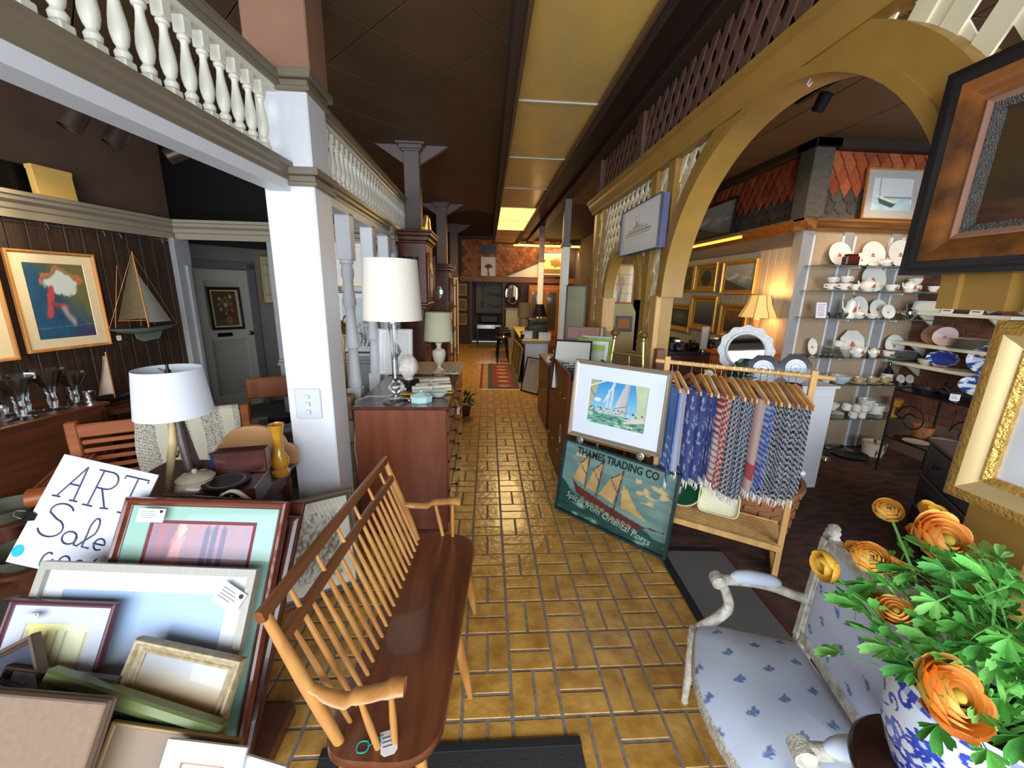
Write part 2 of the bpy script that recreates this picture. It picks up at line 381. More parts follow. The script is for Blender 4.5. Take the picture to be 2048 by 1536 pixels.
# alcove with louvred door
DH = Vector((-3.66, 5.30, 0)); DD = Vector((.66, .75, 0)).normalized(); DW = .60; DNr = Vector((DD.y, -DD.x, 0))
DM = Matrix(((DD.x, -DNr.x, 0, DH.x), (DD.y, -DNr.y, 0, DH.y), (0, 0, 1, 0), (0, 0, 0, 1)))   # x along door, -y out
struct('wall_alcove', MB().box(-.9, -.09, 0, .1, 0, 2.15, DM).box(DW+.09, 1.15, 0, .1, 0, 2.15, DM).box(-.09, DW+.09, 0, .1, 1.95, 2.15, DM), mat('alcove_wall', RGB(138, 132, 122), .7, noise_amt=.08, nscale=4), 'grey wall of the alcove behind the screen', 'wall')
struct('wall_alcove_upper', MB().box(-.9, 1.15, .0, .1, 2.15, ZC, DM), mat('alcove_dark', RGB(46, 40, 38), .8), 'dark upper wall above the louvred door alcove', 'wall')
door = struct('door_1', MB().cbox(0, .1, -.02, .03, .01, 1.86, .003, DM).cbox(DW-.1, DW, -.02, .03, .01, 1.86, .003, DM).cbox(.1, DW-.1, -.02, .03, 1.72, 1.86, .003, DM).cbox(.1, DW-.1, -.02, .03, .95, 1.12, .003, DM).cbox(.1, DW-.1, -.02, .03, .01, .22, .003, DM).box(.1, DW-.1, .015, .025, .2, 1.73, DM),
     mat('door_paint', RGB(196, 190, 176), .45), 'cream louvred door with brass knob and letter slot', 'door')
sl = mkmesh(MB().box(.1, DW-.1, -.012, .012, -.004, .004), 'louvre_slat', mat('louvre_paint', RGB(204, 198, 184), .45))
for z in list(np.arange(.25, .94, .036))+list(np.arange(1.15, 1.71, .036)): inst('louvre_slat', sl, door, DM @ T((0, 0, z), rx=rad(38)))
brass = mat('brass', RGB(200, 160, 80), .22, metal=1)
MB().lathe([(.0, 0), (.026, 0), (.026, .006), (.01, .01), (.01, .03), (.026, .038), (.03, .052), (.02, .064), (0, .066)], 16, DM @ T((DW-.05, -.02, 1.03), rx=rad(90))).build('door_knob', brass, door)
MB().box(.17, .34, -.026, -.02, 1.0, 1.05, DM).build('letter_slot', mat('black_metal', RGB(26, 26, 28), .4, metal=.6), door)
MB().box(-.005, .012, -.03, -.018, 1.58, 1.68, DM).box(-.005, .012, -.03, -.018, .25, .35, DM).build('hinge', brass, door)
struct('trim_3', MB().cbox(-.09, 0, -.04, .02, 0, 1.95, .004, DM).cbox(DW, DW+.09, -.04, .02, 0, 1.95, .004, DM).cbox(-.09, DW+.09, -.04, .02, 1.87, 1.97, .004, DM), mat('door_casing', RGB(112, 112, 112), .5), 'dark grey casing round the louvred door', 'trim')
# screen wall with white panels behind the columns
SY = 4.13
struct('trim_4', mould(crown, (-2.93, SY, 0), (-.9, SY, 0), (0, -1)), taupe, 'pale cornice over the white panelled screen', 'cornice')
ws = struct('wall_screen', MB().box(-2.12, -.9, SY, SY+.1, 0, 2.09), grey_p, 'grey screen wall with white panels', 'wall')
for k in range(4):
    x0 = -2.03+k*.29
    MB().cbox(x0, x0+.26, SY-.012, SY+.01, .98, 2.02, .004).build('panel', white, ws)
    frame_mesh(.28, 1.06, [(0, 0), (0, -.018), (.018, -.022), (.024, 0)]).build('panel_moulding', grey_p, ws, M=T((x0+.13, SY, .97)))
mould([(0, .88), (.05, .89), (.05, .91), (.02, .92), (.02, .94), (0, .95)], (-2.12, SY, 0), (-.9, SY, 0), (0, -1)).build('dado_rail', grey_p, ws)
struct('wall_left_far', MB().box(-1.95, -1.85, SY+.1, YE, 0, ZC), mat('side_wall', RGB(74, 60, 50), .7), 'dark wall behind the tall clocks', 'wall')
struct('wall_left_back', MB().box(-6, -1.85, 6.6, 6.7, 0, ZC), dark_m, 'dark wall closing the alcove', 'wall')
# white column with brown upper shaft
def column(name, label, cx, cy, w, d):
    r = thing(name, label, 'column', (cx, cy, 0)); r['kind'] = 'structure'
    MB().cbox(-w/2, w/2, -d/2, d/2, 0, 2.70, .006).build('shaft', white, r)
    for z0, z1, z2 in ((2.1, 2.175, 2.26), (2.52, 2.60, 2.69)):
        mb = MB()
        for za, zb, e in ((z1-.0, z1+.02, .022), (z1+.02, z1+.05, .012), (z1+.05, z2, .035)): mb.cbox(-w/2-e, w/2+e, -d/2-e, d/2+e, za, zb, .004)
        mb.build('band', taupe_d, r)
    return r
c1 = column('column', 'square white column with a switch plate beside the spindle bench', -1.015, 2.375, .25, .23)
MB().cbox(-.15, .15, -.115, .115, 2.69, ZC, .006).build('upper_shaft', mat('rose_brown_paint', RGB(142, 103, 80), .6, noise_amt=.1, nscale=5), c1)
sp = MB().cbox(-.072, .072, -.012, 0, -.09, .09, .005).build('switch_plate', mat('switch_white', RGB(200, 202, 206), .4), c1, M=T((-.01, -.115, 1.02)))
for z in (-.045, 0, .045): MB().cbox(-.012, .012, -.011, -.004, z-.012, z+.012, .002, T((0, -.012, 0))).build('switch', mat('switch_white', (0, 0, 0)), sp)
# balustrade beams: front run and long run
bal_prof = [(.019, 0), (.019, .045), (.012, .055), (.021, .07), (.012, .083), (.015, .1), (.02, .12), (.017, .16), (.0105, .19), (.014, .205), (.019, .212), (.019, .27)]
def bal_mesh():
    k = .32/.27
    mb = MB().cbox(-.021, .021, -.021, .021, 0, .055, .004)
    mb.lathe([(r*1.08, z*k) for r, z in ((.008, .045), (.018, .05), (.020, .062), (.014, .07), (.012, .074), (.017, .082), (.0215, .10), (.0225, .115), (.020, .14), (.0135, .175), (.011, .195), (.013, .205), (.018, .208), (.019, .216), (.013, .222), (.016, .23))], 14)
    return mb.cbox(-.021, .021, -.021, .021, .262, .325, .004)
bme = mkmesh(bal_mesh(), 'baluster', cream)
def balustrade(label, A, B, n, s0, s1):
    A = Vector(A); B = Vector(B); d = (B-A); Ln = d.length; d.normalize(); nn = Vector((d.y, -d.x, 0)); r = thing('balustrade', label, 'balustrade', A); r['kind'] = 'structure'
    inv = Matrix.Translation(-A)
    for sgn in (1, -1):
        pass
    prof = lambda pts: [(o, z) for o, z in pts]
    mb = mould([(-.05, 2.15), (.05, 2.15), (.05, 2.205), (-.05, 2.205)], (0, 0, 0), d*Ln, nn); mb.build('fascia', white, r)
    mould([(-.055, 2.20), (.055, 2.20), (.055, 2.22), (.066, 2.23), (.066, 2.25), (.076, 2.26), (.076, 2.285), (-.076, 2.285), (-.076, 2.26), (-.066, 2.25), (-.066, 2.23), (-.055, 2.22)], (0, 0, 0), d*Ln, nn).build('bottom_rail', taupe_d, r)
    mould([(-.03, 2.595), (.03, 2.595), (.035, 2.62), (-.035, 2.62)], (0, 0, 0), d*Ln, nn).build('fillet', cream, r)
    mould([(-.05, 2.615), (.05, 2.615), (.056, 2.63), (.05, 2.64), (.062, 2.655), (.062, 2.675), (.05, 2.685), (-.05, 2.685), (-.062, 2.675), (-.062, 2.655), (-.05, 2.64), (-.056, 2.63)], (0, 0, 0), d*Ln, nn).build('top_rail', taupe_d, r)
    k = int((s1-s0)/.088)
    for i in range(k+1): inst('baluster', bme, r, T(d*(s0+i*.088)+Vector((0, 0, 2.28)), rz=math.atan2(d.y, d.x)))
    return r
balustrade('white turned balustrade on a taupe beam running toward the viewer from the column', (-1.22, -.4, 0), (-1.06, 2.26, 0), None, .9, 2.63)
balustrade('long white turned balustrade running from the white column back to the tall clocks', (-.985, 2.49, 0), (-.985, 5.6, 0), None, .06, 3.05)
# turned posts under the long beam
tp = [(.045, 0), (.045, 0)]
def tpost():
    mb = MB().cbox(-.05, .05, -.05, .05, 1.86, 2.17, .006).cbox(-.05, .05, -.05, .05, 0, .95, .006)
    mb.lathe([(.03, 1.87), (.045, 1.86), (.045, 1.84), (.035, 1.83), (.042, 1.80), (.044, 1.76), (.034, 1.73), (.036, 1.66), (.043, 1.60), (.046, 1.56), (.036, 1.545), (.033, 1.5), (.039, 1.35), (.047, 1.28), (.048, 1.25), (.036, 1.235), (.034, 1.2), (.041, 1.05), (.046, 1.0), (.048, .97), (.03, .93)][::-1], 20)
    return mb
tpm = mkmesh(tpost(), 'turned_post', white)
for i, (y, nm) in enumerate(((2.95, 'white turned post next to the glass lamp, nearest the square column'), (3.5, 'second white turned post, half behind the drum lampshade'), (4.02, 'third white turned post, at the side of the tall clock'))):
    o = inst('turned_post', tpm, None, T((-.985, y, 0))); tag(o, nm, 'post', 'turned posts under the balustrade', 'structure')
# grey ceiling columns further back
def far_column(label, x, y, w, zt, split, spread=.0, low=None):
    r = thing('column', label, 'column', (x, y, 0)); r['kind'] = 'structure'
    MB().cbox(-w/2, w/2, -w/2, w/2, split, zt, .004).build('upper_shaft', mat('mauve_grey_paint', RGB(112, 98, 94), .6), r)
    MB().cbox(-w/2-.004, w/2+.004, -w/2-.004, w/2+.004, low or 0, split, .004).build('lower_shaft', cream, r)
    mb = MB()
    for za, zb, e in ((zt-.09, zt-.07, .02), (zt-.07, zt-.03, .04), (zt-.03, zt, .07)): mb.cbox(-w/2-e, w/2+e, -w/2-e, w/2+e, za, zb, .003)
    mb.build('capital', mat('mauve_grey_paint', (0, 0, 0)), r)
    MB().cbox(-w/2-.02, w/2+.02, -w/2-.02, w/2+.02, split-.03, split+.03, .004).build('collar', mat('mauve_grey_paint', (0, 0, 0)), r)
    if spread:
        mb = MB()
        for sg in (-1, 1): mb.add([(sg*w/2, -.03, zt), (sg*(w/2+spread), -.03, zt), (sg*w/2, -.03, zt-spread*.62), (sg*w/2, .03, zt), (sg*(w/2+spread), .03, zt), (sg*w/2, .03, zt-spread*.62)], [(0, 1, 2), (5, 4, 3), (0, 3, 4, 1), (1, 4, 5, 2), (2, 5, 3, 0)])
        mb.build('bracket', mat('mauve_grey_paint', (0, 0, 0)), r)
    return r
far_column('mauve grey bracketed column rising behind the tall carved clock', -.86, 5.0, .17, ZC, 1.9, .34)
far_column('mauve grey bracketed column above the second case clock', -.88, 8.1, .19, ZC, 2.0, .34)
far_column('mauve grey bracketed column deepest on the clock side', -.86, 10.6, .19, ZC, 2.0, .34)
far_column('slim grey and cream post at the near end of the counter', 1.245, 6.6, .11, ZC, 2.4)
far_column('slim grey and cream post in front of the end wall picture', 1.21, 9.3, .11, ZC, 2.35)
# ceiling light box
ZL = 3.0; XL0, XL1 = .19, .785
lb = thing('ceiling_light_box', 'long boxed ceiling light with yellowed plastic panels over the aisle', 'ceiling light', (0, 0, ZL)); 
diff_m = mat('yellowed_diffuser', RGB(230, 190, 96), .2, col2=RGB(208, 176, 104), nscale=4, bump=.12, bscale=260, spec=.6, stretch=(1, .4, 1))
lit_m = mat('lit_diffuser', RGB(255, 214, 90), .4, emit=2.6, emitcol=RGB(255, 206, 96))
trim_m = mat('umber_trim', RGB(104, 74, 52), .45)
edges = [.71+1.24*k for k in range(10)]
for k in range(9):
    y0, y1 = edges[k], edges[k+1]
    MB().cbox(XL0, XL1, y0+.012, y1-.012, -.002, .01, .002).build('diffuser_panel', lit_m if k in (5, 6) else diff_m, lb)
    MB().cbox(XL0, XL1, y0-.012, y0+.012, -.01, .004, .002).build('cross_bar', mat('bar_white', RGB(200, 196, 180), .5), lb)
MB().box(XL0-.07, XL0, .7, edges[-1], -.03, .24).box(XL1, XL1+.07, .7, edges[-1], -.03, .24).box(XL0-.07, XL1+.07, edges[-1], edges[-1]+.05, -.03, .24).build('casing', dark_m, lb)
MB().cbox(XL0-.012, XL0+.012, .7, edges[-1], -.045, -.01, .004).cbox(XL1-.012, XL1+.012, .7, edges[-1], -.045, -.01, .004).build('edge_trim', trim_m, lb)
for k, p in ((5, 34), (6, 34)): area_light('light_box_tube', ((XL0+XL1)/2, (edges[k]+edges[k+1])/2, ZL-.06), ((XL0+XL1)/2, (edges[k]+edges[k+1])/2, 0), .5, 1.1, p, RGB(255, 216, 150))
# dropped soffit between light box and lattice
struct('ceiling_soffit', MB().box(XL1+.16, XW+.1, -1.2, YE, 3.16, ZC).cbox(XL1+.36, XW+.1, -1.2, YE, 3.08, 3.16, .01), dark_m, 'dark stepped soffit beside the ceiling light box', 'ceiling')
# ---------------------------------------------------------------- arcade wall between aisle and china room
gold_p = mat('olive_gold_paint', RGB(158, 120, 56), .45, noise_amt=.1, nscale=6, world=True)
latw = mat('cream_lattice', RGB(226, 216, 184), .5, noise_amt=.05, nscale=10)
latb = mat('brown_lattice', RGB(108, 76, 62), .6, noise_amt=.1, nscale=10)
aw = struct('wall_arcade', MB().box(XW-.01, XW+.09, -1.2, 4.78, 2.56, 2.66), gold_p, 'gold painted lattice arcade between aisle and china room', 'wall')
mould([(0, 2.54), (.02, 2.54), (.03, 2.57), (.06, 2.60), (.065, 2.63), (.085, 2.64), (.085, 2.67), (-.06, 2.67), (-.06, 2.54)], (XW-.01, -1.2, 0), (XW-.01, 4.80, 0), (-1, 0)).build('cornice', gold_p, aw)
def arch_ring(yc, zc, r0, r1, x0, x1, n=40, legs=0., M=None):
    mb = MB(); vs = []; fs = []
    pts = [(math.cos(PI*i/n), math.sin(PI*i/n)) for i in range(n+1)]
    P0 = [(yc+r0*c, zc+r0*s) for c, s in pts]; P1 = [(yc+r1*c, zc+r1*s) for c, s in pts]
    if legs: P0 = [(yc+r0, zc-legs)]+P0+[(yc-r0, zc-legs)]; P1 = [(yc+r1, zc-legs)]+P1+[(yc-r1, zc-legs)]
    k = len(P0)
    for x in (x0, x1):
        for p in P0: vs.append((x, *p))
        for p in P1: vs.append((x, *p))
    for i in range(k-1):
        fs += [(i, k+i, k+i+1, i+1), (2*k+i, 2*k+i+1, 3*k+i+1, 3*k+i), (i, i+1, 2*k+i+1, 2*k+i), (k+i, 3*k+i, 3*k+i+1, k+i+1)]
    fs += [(0, 2*k, 3*k, k), (k-1, 2*k-1, 4*k-1, 3*k-1)]
    return mb.add(vs, fs, M)
AYC, AZC, AR = 1.85, 1.66, .865
arch_ring(AYC, AZC, AR, AR+.12, XW-.02, XW+.10).build('big_arch', gold_p, aw)
arch_ring(AYC, AZC, AR-.012, AR+.028, XW-.035, XW+.115).build('arch_bead', gold_p, aw)
SYC, SZC, SR = 3.68, 1.63, .44
arch_ring(SYC, SZC, SR, SR+.085, XW-.02, XW+.08).build('small_arch', gold_p, aw)
pale_wood = mat('pale_wood_post', RGB(206, 166, 108), .5, col2=RGB(186, 142, 84), nscale=20, stretch=(1, 1, .1))
for (y0, y1, z1, m) in ((4.66, 4.76, 2.56, gold_p), (4.42, 4.47, 2.56, gold_p), (3.05, 3.15, 2.56, gold_p), (2.76, 2.86, 2.56, gold_p), (.70, .83, 2.56, gold_p), (.30, .40, 2.56, gold_p), (-.5, -.4, 2.56, gold_p)):
    MB().cbox(XW-.005, XW+.085, y0, y1, 0, z1, .004).build('post', m, aw)
MB().cbox(XW-.04, XW+.0, 2.76, 2.87, 0, 1.67, .004).build('pilaster', pale_wood, aw)
MB().cbox(XW-.02, XW+.04, 2.70, 2.76, 0, 1.3, .004).build('pilaster', mat('brown_post', RGB(120, 78, 56), .5), aw)
MB().cbox(XW-.03, XW+.1, 4.10, 4.21, 1.28, 1.63, .004).build('arch_foot', pale_wood, aw)
def lattice(y0, y1, z0, z1, x, m, w, sp, name, off=0., excl=None, th=.008):
    out = 0
    for sgn in (1, -1):
        d = Vector((0, sgn*.52, .854)); xx = x+(th if sgn > 0 else 0)
        span = (y1-y0)+(z1-z0); c0 = -span
        k = 0
        while c0+k*sp < span*2:
            c = c0+k*sp+off; k += 1
            # line through (y0+c, z0)
            P0 = Vector((0, y0+c, z0)) if sgn > 0 else Vector((0, y1-c, z0))
            run = None; segs = []; t = 0.; Lmax = (z1-z0)/d.z
            n = int(Lmax/.012)+1
            for i in range(n+1):
                p = P0+d*(Lmax*i/n); ok = y0 <= p.y <= y1 and z0 <= p.z <= z1 and not (excl and excl(p.y, p.z))
                if ok and run is None: run = i
                if (not ok or i == n) and run is not None:
                    if i-run > 2: segs.append((P0+d*(Lmax*run/n), P0+d*(Lmax*i/n)))
                    run = None
            for a, b in segs:
                q = Vector((0, -d.z, d.y))*w/2
                mb = MB().add([(xx, (a-q).y, (a-q).z), (xx, (a+q).y, (a+q).z), (xx, (b+q).y, (b+q).z), (xx, (b-q).y, (b-q).z), (xx+th, (a-q).y, (a-q).z), (xx+th, (a+q).y, (a+q).z), (xx+th, (b+q).y, (b+q).z), (xx+th, (b-q).y, (b-q).z)],
                              [(0, 1, 2, 3), (7, 6, 5, 4), (0, 4, 5, 1), (1, 5, 6, 2), (2, 6, 7, 3), (3, 7, 4, 0)])
                mb.build(name, m, aw, ang=0); out += 1
    return out
inbig = lambda y, z: math.hypot(y-AYC, z-AZC) < AR+.06 if z > AZC else abs(y-AYC) < AR+.06
insm = lambda y, z: math.hypot(y-SYC, z-SZC) < SR+.04 if z > SZC else abs(y-SYC) < SR+.04
lattice(3.12, 4.45, .9, 2.56, XW+.03, latw, .042, .112, 'lattice_slat', excl=insm)
lattice(4.45, 4.68, .9, 2.56, XW+.03, latw, .042, .112, 'lattice_slat', .03)
lattice(2.84, 3.07, .2, 2.56, XW+.03, latw, .042, .112, 'lattice_slat', .02)
lattice(1.9, 2.78, 1.9, 2.56, XW+.03, latw, .042, .112, 'lattice_slat', excl=inbig)
lattice(.30, 1.8, 1.66, 2.56, XW+.03, latw, .072, .15, 'lattice_slat', excl=inbig)
lattice(.30, .74, .1, 1.66, XW+.03, latw, .042, .112, 'lattice_slat')
lattice(-.1, 3.45, 2.70, 3.16, XW+.02, latb, .05, .125, 'lattice_slat_brown')
lattice(3.58, 4.66, 2.70, 3.16, XW+.04, latb, .05, .125, 'lattice_slat_brown')
for y0, y1 in ((3.45, 3.58), (4.66, 4.76)): MB().cbox(XW, XW+.09, y0, y1, 2.66, 3.2, .004).build('upper_post', latb, aw)
MB().box(XW+.06, XW+.075, -1.2, 4.76, 2.66, 3.2).build('lattice_backing', mat('lattice_backing', RGB(58, 40, 34), .8), aw)
MB().cbox(XW-.02, XW+.09, -1.2, 4.76, 3.12, 3.2, .005).build('upper_rail', latb, aw)
MB().tube([(XW+.0, 1.66, 2.50), (XW-.0, 1.66, 2.49), (XW-.0, 1.672, 2.478), (XW, 1.66, 2.466), (XW, 1.648, 2.475)], .003, 6).build('ceiling_hook', white, aw)
# ---------------------------------------------------------------- shingled kiosk in the china room
KX, KY, KX1 = 3.23, 4.10, 4.65
beige = mat('beige_cloth', RGB(172, 148, 122), .85, noise_amt=.06, nscale=30)
wk = struct('wall_kiosk', MB().box(KX, KX1, KY, KY+.1, 0, 3.15).box(KX, KX+.1, KY+.1, 7.2, 0, 3.15), beige, 'beige wall of the shingled kiosk carrying glass shelves', 'wall')
for x in (KX, KX+.42, KX+.95):
    MB().cbox(x-.005, x+.10, KY-.02, KY+.01, 0, 2.38, .003).build('stripe_board', grey_p, wk)
for x in (KX+.085, KX+.40, KX+.53, KX+.93, KX+1.06): MB().cbox(x, x+.022, KY-.03, KY, 0, 2.30, .003).build('shelf_standard', white, wk)
bead = mat('grey_beadboard', RGB(176, 170, 158), .5, noise_amt=.08, nscale=8)
bm_ = mkmesh(MB().cbox(-.012, .004, -.055, .055, 0, 2.3, .006), 'bead_board', bead)
for k in range(25): inst('bead_board', bm_, wk, T((KX-.004, KY+.16+k*.114, 0)))
MB().cbox(KX-.03, KX+.01, KY-.03, KY+.1, 0, 2.36, .004).build('corner_board', grey_p, wk)
MB().cbox(KX-.03, KX, KY+.1, 7.2, 2.2, 2.36, .004).build('frieze_board', mat('grey_brown_paint', RGB(104, 96, 88), .5), wk)
kc = [(0, 2.34), (.03, 2.34), (.05, 2.37), (.09, 2.38), (.11, 2.41), (.14, 2.42), (.14, 2.445), (0, 2.445)]
kwood = wood('kiosk_cornice_wood', RGB(150, 98, 48), RGB(112, 68, 30), .4)
mb = mould(kc, (KX-.14, KY, 0), (KX1, KY, 0), (0, -1)); mould(kc, (KX, KY-.14, 0), (KX, 7.2, 0), (-1, 0), mb)
mb.build('cornice', kwood, wk)
sh_or = [mat('cedar_shingle_%d' % i, RGB(*c), .8, noise_amt=.2, nscale=25) for i, c in enumerate(((158, 78, 42), (138, 64, 34), (174, 92, 52)))]
sh_gr = [mat('slate_shingle_%d' % i, RGB(*c), .8, noise_amt=.2, nscale=25) for i, c in enumerate(((84, 78, 70), (72, 66, 60)))]
def shingle(pt, w, h):
    if pt: poly = [(-w/2, 0), (-w/2, -h*.5), (0, -h), (w/2, -h*.5), (w/2, 0)]
    else: poly = [(-w/2, 0), (-w/2, -h*.72), (-w*.32, -h*.9), (0, -h), (w*.32, -h*.9), (w/2, -h*.72), (w/2, 0)]
    return MB().prism(poly, -.008, 0, axis='y')
shm = {}
def put_shingles(A, d, n, L, z0, z1, lean=.05):
    w = .125; rows = []; z = z1
    rz = math.atan2(d.y, d.x)
    ri = 0
    rows = [(3.15, 1), (3.05, 1), (2.95, 1), (2.85, 1), (2.75, 0), (2.65, 0), (2.56, 0)]
    for ri, (zt, org) in enumerate(rows):
        cnt = int(L/w); 
        for i in range(cnt+ri % 2):
            s = (i+.5 if ri % 2 == 0 else i)*w
            if s < .02 or s > L-.02: continue
            m = random.choice(sh_or if org else sh_gr)
            key = (m.name, org)
            if key not in shm: shm[key] = mkmesh(shingle(org, w-.005, .20 if org else .15), 'shingle', m)
            yo = .012*(ri)+.002
            p = A+d*s+n*(.034-.003*ri)+Vector((0, 0, zt))
            inst('shingle', shm[key], wk, T(p, rz=rz, rx=rad(-7)))
put_shingles(Vector((KX+.04, KY-.012, 0)), Vector((1, 0, 0)), Vector((0, -1, 0)), 1.4, 0, 0)
put_shingles(Vector((KX-.012, KY+2.7, 0)), Vector((0, -1, 0)), Vector((-1, 0, 0)), 2.6, 0, 0)
MB().cbox(KX-.15, KX+.05, KY-.15, KY+.05, 2.44, 3.15, .01).build('corner_trim', sh_gr[0], wk)
MB().cbox(KX-.16, KX1, KY-.16, KY+.1, 3.06, 3.15, .01).cbox(KX-.16, KX+.1, KY-.16, 7.2, 3.06, 3.15, .01).build('eaves_board', mat('eaves_brown', RGB(52, 38, 32), .6), wk)
# right wall of brick
brick_m = mat('red_brick', RGB(136, 84, 62), .85, col2=RGB(98, 62, 50), nscale=12, world=True, bump=.2)
wr = struct('wall_right', MB().box(KX1, KX1+.1, -2.7, YE, 0, 3.2), mat('mortar', RGB(120, 96, 84), .9), 'red brick wall behind the white shelves', 'wall')
bkm = mkmesh(MB().cbox(-.012, 0, -.098, .098, -.029, .029, .004), 'wall_brick', brick_m)
for r_ in range(32):
    for c_ in range(7): 
        y = KY-.1-.208*c_-(.104 if r_ % 2 else 0)
        if r_*.07 > .4: inst('wall_brick', bkm, wr, T((KX1, y, .05+.07*r_)))
# far right wall and end wall
struct('wall_right_far', MB().box(2.7, 2.8, 7.2, YE, 0, 3.15).box(2.7, KX+.1, 7.2, 7.3, 0, 3.15), mat('grey_beadboard2', RGB(96, 90, 84), .7, noise_amt=.1, nscale=5), 'grey wall of the far bay behind the counter', 'wall')
we = struct('wall_end', MB().box(-1.9, -.5, YE, YE+.1, 0, ZC).box(.48, 2.8, YE, YE+.1, 0, ZC).box(-.5, .48, YE, YE+.1, 2.0, ZC).box(-1.0, 1.0, YE+.7, YE+.75, 0, 2.2), dark_m, 'brown end wall with a doorway to the back room', 'wall')
put_end = [mat('end_shingle_%d' % i, RGB(*c), .7, noise_amt=.25, nscale=20) for i, c in enumerate(((158, 104, 66), (134, 84, 52), (172, 118, 78)))]
esm = [mkmesh(MB().cbox(-.075, .075, -.015, 0, -.2, 0, .004), 'shingle', m) for m in put_end]
for r_ in range(9):
    for c_ in range(19):
        x = -.72+c_*.157+(.078 if r_ % 2 else 0)+random.uniform(-.01, .01)
        if -.3 < x < .06 and 2.05 < 2.2+.11*r_ < 2.9: pass
        inst('shingle', random.choice(esm), we, T((x, YE-.004-.002*r_, 2.22+.115*r_+random.uniform(-.02, .02)), rx=rad(-5)))
MB().cbox(-.85, 2.7, YE-.06, YE, 1.92, 2.08, .006).build('beam', wood('end_beam', RGB(150, 108, 82), RGB(120, 84, 62), .5), we)
MB().cbox(-.56, -.48, YE-.04, YE, 0, 1.95, .004).cbox(.46, .54, YE-.04, YE, 0, 1.95, .004).build('door_casing', mat('casing_dark', RGB(84, 80, 78), .6), we)
# ================================================================ bench, chest and the aisle's left side
maple = wood('maple', RGB(198, 144, 80), RGB(164, 108, 54), .32, 'z', 5, coat=.2)
seat_w = wood('bench_seat_wood', RGB(116, 66, 40), RGB(84, 44, 26), .28, 'y', 5, coat=.3)
rail_w = wood('bench_rail_wood', RGB(128, 76, 42), RGB(98, 54, 28), .35, 'y', 4)
bench = thing('spindle_bench', 'long spindle-back wooden bench with dark brown seat and honey arms', 'bench', (-.24, 1.32, 0))
BI = Matrix.Translation((.24, -1.32, 0))
def rounded(poly, r, n=6):
    out = []; k = len(poly)
    for i in range(k):
        p = Vector(poly[i]).to_2d(); a = (Vector(poly[i-1]).to_2d()-p); b = (Vector(poly[(i+1) % k]).to_2d()-p)
        rr = r[i] if isinstance(r, (list, tuple)) else r
        rr = min(rr, a.length*.49, b.length*.49); a.normalize(); b.normalize(); q0 = p+a*rr; q1 = p+b*rr
        for j in range(n+1): t = j/n; q = q0*(1-t)**2+p*2*t*(1-t)+q1*t*t; out.append((q.x, q.y))
    return out
sp_ = rounded([(-.455, .83), (-.125, .80), (-.045, 1.83), (-.385, 1.86)], [.10, .14, .14, .08], 7)
mb = MB(); n = len(sp_)
cx_, cy_ = -.25, 1.31
lay = [(.97, .405), (1, .413), (1, .432), (.985, .44)]
vs = []
for sc, z in lay: vs += [(cx_+(x-cx_)*sc, cy_+(y-cy_)*(1-(1-sc)*.4), z) for x, y in sp_]
fs = [tuple(range(n))[::-1], tuple(range(3*n, 4*n))]+[(k*n+i, k*n+(i+1) % n, (k+1)*n+(i+1) % n, (k+1)*n+i) for k in range(3) for i in range(n)]
mb.add(vs, fs, BI).build('seat', seat_w, bench)
pb0, pb1 = Vector((-.405, .875, .43)), Vector((-.345, 1.80, .43)); pt0, pt1 = Vector((-.553, .865, .885)), Vector((-.492, 1.815, .865))
def bpt(s, t): return (pb0.lerp(pb1, s)).lerp(pt0.lerp(pt1, s), t)
for s in (0, 1):
    a, b = bpt(s, 0), bpt(s, .98); MB().tube([a, a.lerp(b, .25), a.lerp(b, .5), b], [.015, .0175, .018, .013], 12, M=BI).build('back_post', maple, bench)
for t, ov, h in ((1, .02, .032), (.80, .0, .03)):
    a, b = bpt(-ov, t), bpt(1+ov, t); mb = MB(); d = (b-a).normalized(); up = (bpt(.5, 1)-bpt(.5, 0)).normalized(); nn = d.cross(up).normalized()
    vs = []
    for k in range(9):
        p = a.lerp(b, k/8)-nn*.0
        for u_, w_ in ((-h/2, -.011), (h/2*.6, -.012), (h/2, -.006), (h/2, .006), (h/2*.6, .012), (-h/2, .011)): vs.append(p+up*u_+nn*w_)
    fs = [(k*6+i, k*6+(i+1) % 6, (k+1)*6+(i+1) % 6, (k+1)*6+i) for k in range(8) for i in range(6)]+[(5, 4, 3, 2, 1, 0), tuple(range(48, 54))]
    mb.add(vs, fs, BI).build('back_rail', rail_w, bench)
for k in range(18):
    s = .055+k*.0525; t1 = 1 if k % 3 == 1 else .80
    a, b = bpt(s, 0)+Vector((.012, 0, 0)), bpt(s, t1)
    MB().tube([a, a.lerp(b, .35), a.lerp(b, .6), b], [.0065, .0092, .0088, .0055], 8, M=BI).build('spindle', maple, bench)
